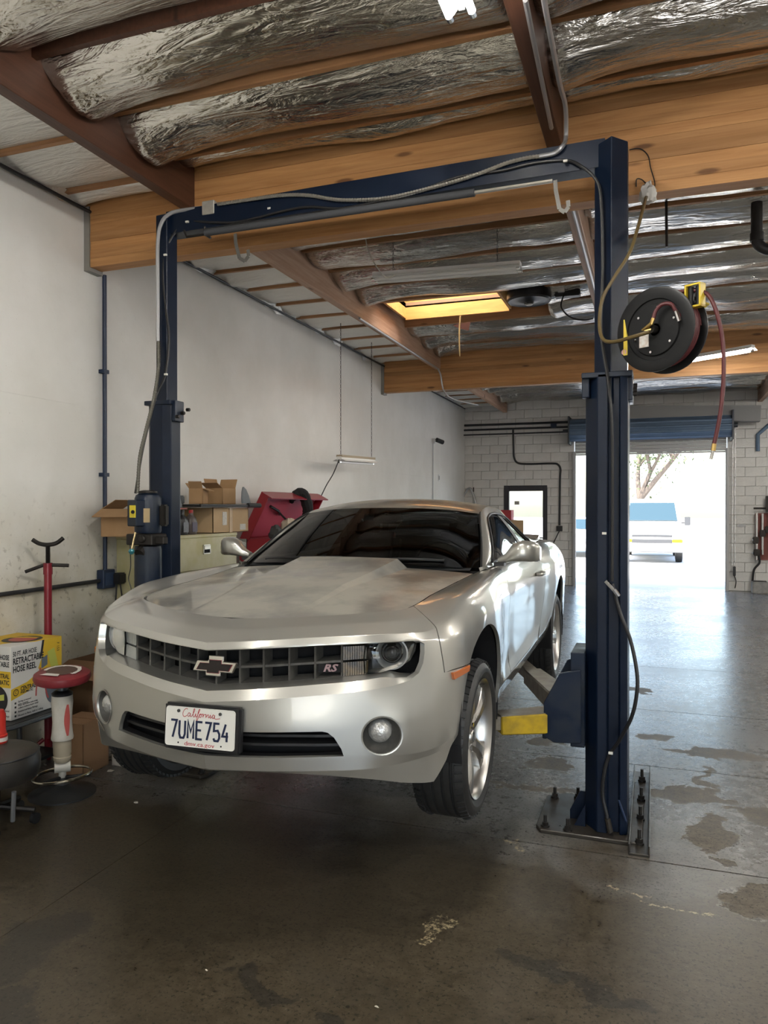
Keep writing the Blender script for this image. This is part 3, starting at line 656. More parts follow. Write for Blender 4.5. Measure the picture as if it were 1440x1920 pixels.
# openings
crease = [(0,.512),(.212,.529),(.428,.547),(.60,.563),(.70,.578),(.752,.594),(.784,.622),(.797,.66),(.800,.70),(.798,.735)]
mtop = [(.78,.747),(.70,.7495),(.60,.748),(.43,.741),(.21,.727),(0,.714)]
mouth = [(0.0, 4.0)] + inv(crease[1:], 'front') + inv(mtop[:-1], 'front') + [(0.0, 5.0)]
intake = [(0.0, 2.03)] + inv([(.21,.3055),(.40,.309),(.530,.311),(.522,.340),(.497,.385),(.475,.405),(.455,.410),(.21,.406)], 'front')
iv = inv([(.01, .402)], 'front')[0]; intake += [(0.0, iv[1])]
fog = inv([(.664+.068*math.cos(2*PI*k/28), .386+.072*math.sin(2*PI*k/28)) for k in range(28)], 'front')
AF = (.02, .355, .395); AR = (2.852, .40, .402)
def arch(c, a0, a1, n=26): return [(c[0]+c[2]*math.cos(a0+(a1-a0)*k/n), c[1]+c[2]*math.sin(a0+(a1-a0)*k/n)) for k in range(n+1)]
archF = [(-.49, .187), (-.445, .25)] + arch(AF, PI*1.0, 0, 30) + [(.425, .30), (.43, .262)]
archR = [(2.455, .347), (2.45, .38)] + arch(AR, PI, 0) + [(3.255, .332)]
aF = inv(archF, 'side'); aR = inv(archR, 'side')
aF[0] = (aF[0][0], 0.0); aF[-1] = (aF[-1][0], 0.0); aR[0] = (aR[0][0], 0.0); aR[-1] = (aR[-1][0], 0.0)
TOP = NR-1.0
seam_t = TS[5]+.45*(TS[6]-TS[5]); mk = inv([(-.445, .617), (-.285, .630)], 'side')
# where the fender/fascia joint meets the arch edge
ka = min(range(len(aF)//2), key=lambda k: abs(aF[k][1]-mk[1][1])+abs(aF[k][0]-mk[1][0])*2)
G_ = .0022
fas = [(0, 0), (aF[0][0], 0)] + aF[1:ka] + [(aF[ka][0], aF[ka][1]-.03), (mk[0][0]+.01, mk[0][1]-.02), (seam_t-G_, mk[0][1]+.06), (seam_t-G_, TOP), (0, TOP)]
panel('front_fascia', fas, M_paint, [mouth, intake, fog], extra_v=(1, 2, 4, 5, 6))
dfr = inv([(.87, .33), (.86, .5), (.86, .7), (.875, .85), (.885, .93)], 'side'); drr = inv([(1.98, .36), (2.10, .5), (2.16, .7), (2.17, .87), (2.13, .97)], 'side')
dv0 = 1.12
fen = [(seam_t+G_, mk[0][1]+.05), (mk[0][0]+.012, mk[0][1]+.012)] + [(aF[ka][0], aF[ka][1]+.012)] + aF[ka+1:] + [(dfr[0][0]-G_, 0)] + [(p[0]-G_, p[1]) for p in dfr if p[1] > .2] + [(dfr[-1][0]-G_, TOP), (seam_t+G_, TOP)]
panel('front_fender', fen, M_paint, mirror='two', extra_v=(1,))
door = [(dfr[0][0]+G_, dv0)] + [(p[0]+G_, p[1]) for p in dfr if p[1] > dv0+.05] + [(dfr[-1][0]+G_, TOP), (drr[-1][0]-G_, TOP)] + [(p[0]-G_, p[1]) for p in reversed(drr) if p[1] > dv0+.05] + [(drr[0][0]-G_, dv0)]
doors = panel('door', door, M_paint, mirror='two', extra_v=(2,))
panel('rocker_panel', [(dfr[0][0]+G_, 0), (drr[0][0], 0), (drr[0][0], dv0-.03), (dfr[0][0]+G_, dv0-.03)], M_paint, mirror='two', extra_v=(1,))
qua = [(drr[0][0]+G_, 0), (aR[0][0], 0)] + aR[1:] + [(TMAX, 0), (TMAX, TOP), (drr[-1][0]+G_, TOP)] + [(p[0]+G_, p[1]) for p in reversed(drr)]
panel('rear_quarter', qua, M_paint, extra_v=(1,))
# wheel arch liners and floor pan
def halfliner(cy, cz, r, x0, x1, sgn):
    mb = MB(); n = 18; V = []
    for x in (x0, x1):
        for k in range(n+1):
            a = -.35+(PI+.7)*k/n; V.append((sgn*x, cy+r*math.cos(a), cz+r*math.sin(a)))
    F = [(k, k+1, n+2+k, n+1+k) for k in range(n)] + [tuple(range(n+1))]
    mb.add(V, F).build('wheel_arch_liner', M_void, CAR, local=True)
for s_ in (1, -1):
    halfliner(AF[0], AF[1], AF[2]+.015, .50, .915, s_); halfliner(AR[0], AR[1], AR[2]+.015, .50, .94, s_)
un = MB()
un.bb((-.50, -.60, .24), (.50, 3.6, .34)).bb((-.84, .46, .29), (.84, 2.42, .36)).bb((-.8, 3.3, .36), (.8, 3.7, .42)).tube([(-.3, .6, .22), (-.3, 3.0, .24)], .04).bb((-.62, -.55, .25), (.62, -.30, .29))
un.build('underbody', mat('road_dirt_black', (.02, .019, .018), .8), CAR, local=True, bevel=.01)

# ---- mouth of the car: chamfer, shelf, grille, lamps
def loop3(L, off, plane='front'):
    p = inv(L[1:] if abs(L[0][0]) < 1e-6 else L, plane); return p
def strip(name, A, B, m, n_each=1):     # ring between two 3D loops, right half mirrored
    V = []; F = []
    for s_ in (1, -1):
        b = len(V); V += [(x*s_, y, z) for x, y, z in A]+[(x*s_, y, z) for x, y, z in B]; n = len(A)
        for i in range(n-1): F.append((b+i, b+i+1, b+n+i+1, b+n+i) if s_ < 0 else (b+n+i, b+n+i+1, b+i+1, b+i))
    mb = MB().add(V, F); return mb.build(name, m, CAR, smooth=True, local=True, angle=25, merge=.0005, fixn=False)
md_ = dens(mouth[:-1]+[(0.0, 5.0)], .02)[:-1]
nb = [k for k, p in enumerate(md_) if p[0] == 0.0]
A3 = surf([p[0] for p in md_], [p[1] for p in md_])
keep = [k for k in range(len(md_)) if not (md_[k][0] == 0.0 and 4.0 < md_[k][1] < 5.0)]
A3 = A3[keep]
A3 = np.array(sorted(A3.tolist(), key=lambda p: math.atan2((p[2]-.66)*6, p[0]-.30)) ) if False else A3
if np.linalg.norm(A3[-1][:1]) > .01: A3 = np.vstack([A3, [[0, -.876, .714]]])
def shrink(p, k, dy):     # move a mouth-edge point inwards (k) and back (dy)
    x, y, z = p; cx = min(x, .70); top = x < .79 and z > float(np.interp(x, [0, .21, .43, .60, .70, .80], [.714, .727, .741, .748, .7495, .747]))-.007
    if top: return (x-(.030*k if x > .70 else 0)*min(1, (x-.70)/.08) if x > .70 else x, y+dy, z-.006*k)
    up = .040*k*(1 if x < .66 else max(0, 1-(x-.66)/.12)); ins = .024*k*max(0, min(1, (x-.68)/.10))
    return (x-ins, y+dy, z+up)
B3 = [shrink(p, 1.0, .019) for p in A3]; C3 = [shrink(p, 1.32, .088) for p in A3]
strip('mouth_chamfer', A3, B3, M_paint); strip('mouth_shelf', B3, C3, M_paint)
def plan_y(x):     # nose plan curve at grille height
    return float(np.interp(abs(x), [0, .21, .43, .63, .745, .80, .86], [-.88, -.845, -.769, -.677, -.582, -.51, -.405]))
def zlo(x): return float(np.interp(abs(x), [0, .212, .428, .6, .70, .76], [.560, .577, .596, .612, .628, .66]))
def zhi(x): return float(np.interp(abs(x), [0, .21, .43, .60, .745, .8], [.706, .719, .733, .740, .742, .742]))
bk = MB()
for s_ in (1, -1):
    xs_ = np.linspace(0, .80, 17); V = []
    for x in xs_: V += [(s_*x, plan_y(x)+.19, .52), (s_*x, plan_y(x)+.19, .76)]
    bk.add(V, [((2*i, 2*i+1, 2*i+3, 2*i+2)) for i in range(16)])
bk.build('grille_backing', M_void, CAR, local=True)
gr = MB(); XG = .492
for s_ in (1, -1):
    xs_ = np.linspace(0, XG, 9)
    for lvl in ('lo', 'mid', 'hi'):
        for i in range(8):
            xa, xb = xs_[i], xs_[i+1]; V = []
            for x in (xa, xb):
                z = zlo(x) if lvl == 'lo' else zhi(x) if lvl == 'hi' else zlo(x)*.52+zhi(x)*.48
                ya, yb = plan_y(x)+.085, plan_y(x)+.15; dz = .0045
                sl = .012 if lvl != 'hi' else 0
                V += [(s_*x, ya, z-dz), (s_*x, ya, z+dz), (s_*x, yb, z-dz+sl), (s_*x, yb, z+dz+sl)]
            gr.add(V, [(0, 1, 5, 4), (1, 3, 7, 5), (2, 0, 4, 6), (3, 2, 6, 7)])
    for x in ([0] if s_ > 0 else [])+[.098*k for k in range(1, 6)]:
        y = plan_y(x); zc0, zc1 = zlo(x), zhi(x)
        gr.add([(s_*x-.004, y+.083, zc0), (s_*x+.004, y+.083, zc0), (s_*x-.004, y+.083, zc1), (s_*x+.004, y+.083, zc1), (s_*x-.006, y+.15, zc0), (s_*x+.006, y+.15, zc0), (s_*x-.006, y+.15, zc1), (s_*x+.006, y+.15, zc1)],
               [(0, 1, 3, 2), (0, 2, 6, 4), (1, 5, 7, 3)])
gr.build('grille', M_grille, CAR, local=True)
# bow-tie emblem: chrome outline with a black face
def facing(x): d = (plan_y(x+.01)-plan_y(x-.01))/.02; return Vector((1, d, 0)).normalized()
bow = [(-.084,-.020),(-.033,-.020),(-.033,-.034),(.025,-.034),(.025,-.020),(.070,-.020),(.086,.016),(.034,.016),(.034,.034),(-.024,.034),(-.024,.016),(-.068,.016)]
ez = .640; bow = [(x*1.2, y*1.2) for x, y in bow]; em = MB().prism(bow, (0, -.800, ez), (1, 0, .0), (0, .10, 1), .014)
emo = em.build('emblem', M_chrome, CAR, local=True, bevel=.003, fixn=True); emo['label'] = 'chrome cross shaped badge with black face'
MB().prism([(x*.79, y*.61) for x, y in bow], (0, -.8155, ez-.0012), (1, 0, 0), (0, .10, 1), .002).build('emblem_face', mat('gloss_black_badge', (.012, .008, .010), .15), emo, local=True)
MB().prism([(x*.815, y*.655) for x, y in bow], (0, -.8148, ez-.0012), (1, 0, 0), (0, .10, 1), .0016).build('emblem_edge', mat('dark_red_badge_edge', (.22, .02, .03), .3), emo, local=True)
ub = Vector((.92, .39, 0)).normalized()
rs = MB().box((.446, plan_y(.446)+.087, .638), (.092, .004, .034), rotm(0, 0, math.atan2(ub.y, ub.x))).build('grille_badge', M_void, CAR, local=True)
text('badge_letters', 'RS', .040, mat('red_grey_badge', (.20, .13, .13), .35, metal=.5), rs, (.446, plan_y(.446)+.0835, .638), ub, (0, 0, 1), .002, 1.25, .3, bold=.0012)
# turn lamp blocks and headlights
M_lens = glass('clear_lens', (.80, .82, .82), .9); M_fogl = mat('hazed_lens', (.30, .32, .31), .22, trans=.6); M_refl = mat('lamp_reflector', (.55, .56, .57), .18, metal=1)
M_lampb = mat('black_lamp_bezel', (.010, .010, .011), .25)
for s_ in (1, -1):
    tb = MB(); x0, x1 = .497, .583
    for q in range(2):
        za = lambda x, q=q: zlo(x)+.004+(zhi(x)-zlo(x)-.006)*(.5*q); zb = lambda x, q=q: zlo(x)+(zhi(x)-zlo(x)-.006)*(.5*q+.46)
        for k in range(10):
            xa = x0+(x1-x0)*k/10; xb = x0+(x1-x0)*(k+.8)/10
            V = [(s_*x, plan_y(x)+.078+d_, z_(x)) for d_ in (0, .02) for x in (xa, xb) for z_ in (za, zb)]
            tb.add(V, [(0, 1, 3, 2), (4, 6, 7, 5), (0, 4, 5, 1), (2, 3, 7, 6), (1, 5, 7, 3), (0, 2, 6, 4)])
    tb.build('turn_lamp', mat('ribbed_turn_lens_%d' % s_, (.035, .034, .032) if s_ > 0 else (.45, .46, .44), .2, var=(.16, .11, .05) if s_ > 0 else (.5, .5, .47), vscale=14), CAR, local=True)
    # headlight bowl
    cx, cz = .672, .692; nrm = Vector((s_*.52, -.85, 0)).normalized(); ux = Vector((nrm.y*-1, nrm.x, 0)); uz = Vector((0, 0, 1)); cen = Vector((s_*cx, plan_y(cx)+.10, cz))
    hb = MB(); out = [(.578,.618),(.640,.622),(.700,.640),(.735,.662),(.752,.70),(.757,.738),(.66,.7405),(.582,.7385),(.574,.68)]
    V = [(s_*x, plan_y(x)+.068, z) for x, z in out]+[(s_*(x*.92+.054), plan_y(x)+.14, z*.9+.069) for x, z in out]; n = len(out)
    hb.add(V, [(i, (i+1) % n, n+(i+1) % n, n+i) for i in range(n)]+[tuple(range(n, 2*n))])
    hl = hb.build('headlight', M_lampb, CAR, local=True); hl['label'] = 'clear headlight with a dark ring lamp' if s_ > 0 else 'hazed grey headlight'
    p0 = Vector((s_*.668, plan_y(.668)+.088, .694)); ax = Vector((s_*.30, -.95, 0)).normalized()
    MB().lathe([(.052, -.03), (.062, .0), (.066, .012), (.060, .014), (.056, .002), (.046, -.03)], p0, ax, 36).build('halo_ring', mat('grey_halo_ring', (.40, .41, .41), .3, metal=.4), hl, True, local=True)
    MB().lathe([(0, .02), (.012, .018), (.022, .010), (.027, 0), (.030, -.02), (.048, -.03)], p0-ax*.01, ax, 28).build('projector_lens', mat('projector_glass', (.03, .032, .036), .05, coat=1), hl, True, local=True)
    MB().lathe([(.031, -.012), (.035, -.004), (.039, -.012)], p0, ax, 28).build('lens_ring', M_chrome, hl, True, local=True)
    cv = MB(); V = []; rings = [(1.0, .0), (.72, -.012), (.38, -.019)]
    cxx = sum(p[0] for p in out)/n; czz = sum(p[1] for p in out)/n
    for k, dy in rings: V += [(s_*(cxx+(x-cxx)*k), plan_y(cxx+(x-cxx)*k)+.064+dy, czz+(z-czz)*k) for x, z in out]
    V.append((s_*cxx, plan_y(cxx)+.043, czz)); F = []
    for r_ in range(2): F += [(r_*n+i, r_*n+(i+1) % n, (r_+1)*n+(i+1) % n, (r_+1)*n+i) for i in range(n)]
    F += [(2*n+i, 2*n+(i+1) % n, 3*n) for i in range(n)]
    if s_ > 0: F = [q[::-1] for q in F]
    cv.add(V, F).build('headlight_lens', M_lens if s_ > 0 else M_fogl, hl, True, local=True, angle=80)
    # fog lamp in its round pocket
    fp = surf([p[0] for p in dens(fog, .02)], [p[1] for p in dens(fog, .02)]); fc = fp.mean(axis=0); fn_ = Vector((s_*.62, -.78, 0)).normalized()
    c3 = Vector((s_*fc[0], fc[1], fc[2])); n = len(fp); rim = [Vector((s_*p[0], p[1], p[2])) for p in fp]
    def ring(k, d): return [c3+(p-c3)*k-fn_*d for p in rim]
    fm = MB(); V = ring(1.07, -.004)+ring(1.0, -.003)+ring(.97, .012); fm.add(V, [(r_*n+i, r_*n+(i+1) % n, (r_+1)*n+(i+1) % n, (r_+1)*n+i) for r_ in range(2) for i in range(n)])
    fr = fm.build('fog_lamp_ring', M_paint, CAR, True, local=True)
    fm = MB(); V = ring(.975, .004)+ring(.90, .03)+ring(.60, .055)+ring(.1, .06); fm.add(V, [(r_*n+i, r_*n+(i+1) % n, (r_+1)*n+(i+1) % n, (r_+1)*n+i) for r_ in range(3) for i in range(n)])
    fo = fm.build('fog_lamp', M_grille, CAR, True, local=True, angle=60)
    MB().lathe([(0, .036), (.025, .033), (.041, .020), (.049, 0), (.051, -.03)], c3-fn_*.034+Vector((s_*.002, 0, .012)), (s_*.25, -.97, 0), 32).build('fog_lens', mat('frosted_fog_lens', (.50, .50, .49), .12, metal=.5, coat=1, bump=.5, bscale=90), fo, True, local=True)
# lower intake
ib = MB()
for s_ in (1, -1):
    V = []
    for x in np.linspace(0, .56, 9): V += [(s_*x, plan_y(x)+.11, .27), (s_*x, plan_y(x)+.11, .44)]
    ib.add(V, [(2*i, 2*i+1, 2*i+3, 2*i+2) for i in range(8)])
ib.build('intake_backing', M_void, CAR, local=True)
for zz in (.345, .380):
    sl = MB()
    for s_ in (1, -1):
        xs_ = np.linspace(0, .535, 10)
        for i in range(9):
            V = []
            for x in (xs_[i], xs_[i+1]):
                y = plan_y(x); V += [(s_*x, y+.035, zz-.004), (s_*x, y+.035, zz+.006), (s_*x, y+.09, zz+.004), (s_*x, y+.09, zz+.016)]
            sl.add(V, [(0, 1, 5, 4), (1, 3, 7, 5), (2, 0, 4, 6), (3, 2, 6, 7)])
    sl.build('intake_slat', M_trim, CAR, local=True)
it3 = surf([p[0] for p in dens(intake, .02)], [p[1] for p in dens(intake, .02)]); it3 = np.array([p for p in it3 if not (p[0] < 1e-4 and .31 < p[2] < .398)])
strip('intake_lip', it3, [(x-.006*(x > .44), y+.055, z+(.003 if z < .32 else -.003)) for x, y, z in it3], M_trim)
# licence plate in its black holder
pn = Vector((0.04, -1, .06)).normalized(); pc = Vector((0, -.905, .4168)); px_ = Vector((1, .04, 0)).normalized(); pz_ = px_.cross(pn)*-1
Rp = Matrix((px_, -pn, pz_)).transposed()
pl = MB().box(pc+Vector((.004, .012, -.002)), (.336, .034, .178), Rp).build('license_plate', M_trim, CAR, local=True, bevel=.008)
def rrect(w_, h_, r, n=4):
    return [(sx*(w_/2-r)+r*math.cos(a0+PI/2*k/n), sy*(h_/2-r)+r*math.sin(a0+PI/2*k/n)) for sx, sy, a0 in ((1, 1, 0), (-1, 1, PI/2), (-1, -1, PI), (1, -1, 3*PI/2)) for k in range(n+1)]
MB().prism(rrect(.3048, .1524, .012), pc+pn*.0062, px_, pz_, .003).build('plate_sheet', mat('white_plate', (.74, .72, .66), .4), pl, local=True, bevel=.001, fixn=True)
rim_ = MB(); a_ = rrect(.3040, .1516, .012); b_ = rrect(.297, .1446, .010); V = [pc+px_*x+pz_*z+pn*.0105 for x, z in a_]+[pc+px_*x+pz_*z+pn*.0095 for x, z in b_]; n = len(a_)
rim_.add(V, [(i, (i+1) % n, n+(i+1) % n, n+i) for i in range(n)]).build('plate_rim', mat('white_plate', (.74, .72, .66), .4), pl, local=True)
M_navy = mat('navy_plate_ink', (.012, .020, .055), .4); M_redi = mat('red_plate_ink', (.40, .02, .025), .45)
GL = {'7': [[(0,1),(1,1),(.35,0)]], 'U': [[(0,1),(0,.22),(.22,0),(.78,0),(1,.22),(1,1)]], 'M': [[(0,0),(0,1),(.5,.38),(1,1),(1,0)]], 'E': [[(1,1),(0,1),(0,0),(1,0)],[(0,.52),(.8,.52)]], '5': [[(.95,1),(.08,1),(.04,.56),(.70,.60),(1,.40),(1,.18),(.78,0),(.2,0),(0,.14)]], '4': [[(.55,1),(0,.30),(1,.30)],[(.78,.55),(.78,0)]]}
pnb = MB()
def plate_stroke(P, wd, th):      # embossed letter stroke with mitred corners
    n = len(P); L, R_ = [], []
    for i in range(n):
        a = (P[i]-P[i-1]).normalized() if i else (P[1]-P[0]).normalized(); b = (P[i+1]-P[i]).normalized() if i < n-1 else a
        m_ = (a+b).normalized(); q = Vector((-m_.y, m_.x)); k = min(2.0, 1/max(.3, q.dot(Vector((-a.y, a.x))))); L.append(P[i]+q*wd/2*k); R_.append(P[i]-q*wd/2*k)
    V = [pc+px_*p.x+pz_*p.y+pn*d for d in (.0092, .0092+th) for p in L+R_]; F = []
    for i in range(n-1): F += [(2*n+i, 2*n+i+1, 3*n+i+1, 3*n+i), (i, i+1, 2*n+i+1, 2*n+i), (n+i+1, n+i, 3*n+i, 3*n+i+1)]
    F += [(0, 2*n, 3*n, n), (n-1, 2*n-1, 4*n-1, 3*n-1)]; pnb.add(V, F)
for k, ch_ in enumerate('7UME754'):
    x0 = -.1285+k*.0378
    for st_ in GL[ch_]: plate_stroke([Vector((x0+p[0]*.0250+.001, -.043+p[1]*.066)) for p in st_], .0082, .002)
pnb.build('plate_number', M_navy, pl, local=True, fixn=True)
text('plate_address', 'dmv.ca.gov', .024, M_redi, pl, pc+pn*.0096-pz_*.064, px_, pz_, .0004, 1.25, 0)
cal = MB(); o_ = pc+pn*.0096-px_*.083+pz_*.036; k_ = .0010
for pts in ([(27,33),(22,37),(12,30),(6,16),(9,5),(17,4),(25,10)], [(39,17),(33,20),(28,12),(31,5),(37,9),(40,18),(39,7),(44,6),(50,14)], [(50,14),(58,32),(57,38),(53,30),(52,8),(57,5),(61,12)], [(61,12),(64,19),(63,7),(67,6),(71,13)],
            [(71,13),(80,33),(80,38),(75,30),(70,4),(67,-9),(70,-10),(76,6)], [(76,6),(84,19),(79,14),(80,6),(86,6),(88,14),(84,19),(92,17)], [(92,17),(96,20),(95,7),(98,15),(104,19),(106,17)],
            [(106,17),(109,19),(108,7),(112,13),(117,19),(119,16),(119,7),(124,9)], [(124,9),(128,19),(127,7),(131,7),(136,15)], [(146,17),(140,20),(136,12),(139,5),(144,9),(147,18),(146,7),(152,4),(170,7)], [(66,26),(66.5,27)], [(130,26),(130.5,27)]):
    stroke(cal, [(p[0]*k_, p[1]*k_*.95) for p in pts], o_, px_, pz_, .0024)
cal.build('plate_script', M_redi, pl, local=True)
for x, z in ((-.095, .060), (.088, .060)): MB().cyl(pc+px_*x+pz_*z+pn*.006, pc+px_*x+pz_*z+pn*.014, .0065, 8).build('plate_screw', mat('dark_screw', (.10, .10, .10), .5, metal=.8), pl, local=True)
for x, z in ((-.093, -.0625), (.095, -.0625)): MB().cyl(pc+px_*x+pz_*z+pn*.0085, pc+px_*x+pz_*z+pn*.0098, .0035, 8).build('plate_hole', M_void, pl, local=True)
# amber side markers and fender badges
for s_ in (1, -1):
    q = [(-.442,.580),(-.318,.594),(-.306,.618),(-.446,.609)]; uvp = inv(q, 'side'); P4 = surf([p[0] for p in uvp], [p[1] for p in uvp]); N4 = normal([p[0] for p in uvp], [p[1] for p in uvp])
    N4 = N4*np.sign(N4[:, :1]); V = [(s_*p[0], p[1], p[2]) for p in (P4+N4*.014)]+[(s_*p[0], p[1], p[2]) for p in (P4-N4*.012)]
    F = [(0, 1, 2, 3), (0, 4, 5, 1), (1, 5, 6, 2), (2, 6, 7, 3), (3, 7, 4, 0)]
    mo = MB().add(V, F if s_ < 0 else [f_[::-1] for f_ in F]).build('side_marker', mat('amber_lens', (.42, .10, .012), .25, coat=1), CAR, local=True, bevel=.002); mo['label'] = 'amber side marker'
    V = []; pb = inv([(.50,.700),(.505,.690),(.60,.740),(.605,.752)], 'side'); P4 = surf([p[0] for p in pb], [p[1] for p in pb])
    V = [(s_*(p[0]+.006), p[1], p[2]) for p in P4]; MB().add(V, [(0, 1, 2, 3)]).add([(s_*(p[0]-.004), p[1], p[2]) for p in P4], [(3, 2, 1, 0)]).build('fender_badge', M_trim, CAR, local=True)

# ---- hood
hy = R[NR-1]
def hood_half(y): return float(np.interp(y, hy[5:12, 1], hy[5:12, 0]))
HB = 0.60
def hedge(u):     # leading/side edge of the hood as a function of 0..1 (nose centre -> cowl corner), pulled in 4 mm for the shut line
    L = [k for k in range(0, 11)]; t_ = TS[0]+(TS[10]+.06-TS[0])*u; return t_
HT = TS[10]+.05
def hood_pt(u, v):
    # u runs along the body edge, v from the edge (0) to the spine (1)
    u = np.asarray(u, float); v = np.asarray(v, float); t_ = u*HT
    e = surf(t_, np.full(len(t_), TOP)); ex = e[:, 0]; ey = e[:, 1]
    eu = np.clip(u, 0, 1); x0 = ex
    # spine point reached from this edge point
    sy = -.685+(1.275)*eu**1.15
    yb = np.where(True, sy, sy)
    x = x0*(1-v); y = ey*(1-v)+yb*v - 0.0
    return x, y, e
hood_spine_y = lambda q: q
hood_w = lambda y: .228+.075*np.clip((y+.65)/1.25, 0, 1)
hood_f = lambda y: .028+.030*np.clip((y+.3)/.9, 0, 1)
def hood_z(x, y):
    ax_ = np.abs(x); f = np.clip((y+.685)/1.35, 0, 1.1)
    edge = np.interp(y, [-.7, -.36, -.1, .06, .4, .64, .8], [.817, .853, .886, .898, .926, .948, .958]); half = np.interp(y, [-.70, -.655, -.565, -.475, -.42, -.36, -.26, -.1, .06, .4, .64, .8], [.02, .2, .42, .57, .638, .675, .692, .70, .707, .728, .75, .76])
    q = np.clip(ax_/np.maximum(half, .02), 0, 1); crown = .030*np.clip((y+.62)/.5, 0, 1)*(1-q**2)
    z = edge+crown
    # cowl bulge: a raised centre with flanks that sharpen towards the glass
    h = .007*np.clip((y+.68)/.2, 0, 1)+.042*np.clip((y+.25)/.85, 0, 1)**1.2; wi = hood_w(y); fl = hood_f(y)
    s_ = np.clip((wi+fl-ax_)/fl, 0, 1); z = z+h*s_
    # long pressed lines ahead of the bulge and the creased centreline
    return z
hv = MB(); sect = []
ys_ = np.concatenate([np.linspace(-.679, -.655, 4)[:-1], np.linspace(-.655, -.36, 16)[:-1], np.linspace(-.36, HB, 34)])
half_t = lambda y: np.interp(y, [-.683, -.676, -.655, -.61, -.565, -.52, -.475, -.42, -.36, -.26, -.1, .06, .4, .64], [.01, .10, .2, .325, .42, .50, .57, .638, .675, .692, .70, .707, .728, .75])-.007
NX = 73; V = []
for y in ys_:
    hw = float(half_t(y))
    for k in range(NX):
        q = -1+2*k/(NX-1); wi_, fl_ = min(float(hood_w(y)), hw*.6), float(hood_f(y)); fl_ = min(fl_, hw*.2); aq = abs(q)
        x = math.copysign(float(np.interp(aq, [0, 14/36, 18/36, 1], [0, wi_, wi_+fl_, hw])), q) if q else 0.0; V.append((x, y+.006, float(hood_z(np.array([x]), np.array([y]))[0])-.0006))
F = [(i*NX+j, i*NX+j+1, (i+1)*NX+j+1, (i+1)*NX+j) for i in range(len(ys_)-1) for j in range(NX-1)]
b0 = len(V); last = (len(ys_)-1)*NX
V += [(V[last+j][0], V[last+j][1]+.004, V[last+j][2]-.05) for j in range(NX)]; F += [(last+j, last+j+1, b0+j+1, b0+j) for j in range(NX-1)]
hv.add(V, F).build('hood', M_worn, CAR, smooth=True, local=True, angle=9)
MB().bb((-.70, -.5, .70), (.70, .62, .76)).build('engine_cover', M_void, CAR, local=True)
# shut-line gutter under the hood edge
gt_ = MB(); ts_ = np.linspace(0, HT, 60); e = surf(ts_, np.full(60, TOP))
for s_ in (1, -1):
    V = [(s_*p[0], p[1], p[2]-.012) for p in e]+[(s_*max(0, p[0]-.03), p[1]+.02, p[2]-.022) for p in e]; gt_.add(V, [(i, i+1, 61+i-1+0, 60+i) for i in range(59)])
gt_.build('hood_gutter', M_void, CAR, local=True)

# ---- greenhouse
def crv(pts, n): 
    P = np.array(pts, float); x = np.concatenate([[0], np.cumsum(np.linalg.norm(np.diff(P, axis=0), axis=1))]); q = np.linspace(0, x[-1], n); return herm(P, tang_c(P, x), x, q)
ws_lo = crv([(0,.575,.985),(.25,.590,.983),(.5,.645,.977),(.66,.715,.970),(.745,.775,.966)], 25)
ws_hi = crv([(0,1.275,1.322),(.25,1.285,1.318),(.45,1.312,1.305),(.600,1.352,1.284)], 25)
def glass_patch(name, lo, hi, bulge, m, nv=14, parent=None):
    V = []; n = len(lo)
    full = lambda c: np.vstack([c[::-1]*[-1, 1, 1], c[1:]])
    lo, hi = full(lo), full(hi); n = len(lo); nz = np.cross(hi[n//2]-lo[n//2], [1, 0, 0]); nz = nz/np.linalg.norm(nz); nz = nz*np.sign(nz[2])
    for j in range(nv):
        v = j/(nv-1)
        for i in range(n):
            p = lo[i]*(1-v)+hi[i]*v+nz*bulge*4*v*(1-v)*(1-.3*abs(2*i/(n-1)-1)**2); V.append(tuple(p))
    F = [(j*n+i, j*n+i+1, (j+1)*n+i+1, (j+1)*n+i) for j in range(nv-1) for i in range(n-1)]
    return MB().add(V, F).build(name, m, parent or CAR, smooth=True, local=True, angle=80)
glass_patch('windshield', ws_lo, ws_hi, .012, M_glass)
# roof rail / pillar line on each side
rail = crv([(.757,.768,.967),(.705,1.02,1.118),(.652,1.23,1.232),(.617,1.40,1.296),(.600,1.62,1.330),(.594,1.85,1.338),(.597,2.08,1.330),(.607,2.33,1.275),(.632,2.62,1.172),(.665,2.90,1.096),(.69,3.08,1.082)], 80)
RS_ = np.concatenate([[0], np.cumsum(np.linalg.norm(np.diff(rail, axis=0), axis=1))]); RL = RS_[-1]; RM = tang_c(rail, RS_)
t_bl0 = TS[10]+.10; bl_y = surf(np.linspace(TS[9], TS[17], 200), np.full(200, TOP)); bl_t = np.linspace(TS[9], TS[17], 200)
def side(uq, vq):     # u: along the rail, v: 0 at the belt line, 1 at the rail
    uq = np.clip(np.asarray(uq, float), 0, RL); vq = np.asarray(vq, float)[:, None]; top = herm(rail, RM, RS_, uq)
    yb = np.interp(uq, [0, RL*.3, RL*.62, RL], [.70, 1.12, 1.95, 3.05]); tb = np.interp(yb, bl_y[:, 1], bl_t); bot = surf(tb, np.full(len(tb), TOP))
    bulge = np.array([[.022, 0, .004]])*4*vq*(1-vq); return bot*(1-vq)+top*vq+bulge
def side_n(uq, vq, e=.004):
    a = side(np.asarray(uq)+e, vq)-side(np.asarray(uq)-e, vq); b = side(uq, np.asarray(vq)+e*3)-side(uq, np.asarray(vq)-e*3); n = np.cross(a, b); return n/(np.linalg.norm(n, axis=1)[:, None]+1e-12)
su, sv = np.meshgrid(np.linspace(0, RL, 400), np.linspace(0, 1, 100), indexing='ij'); su = su.ravel(); sv = sv.ravel(); SP = side(su, sv)
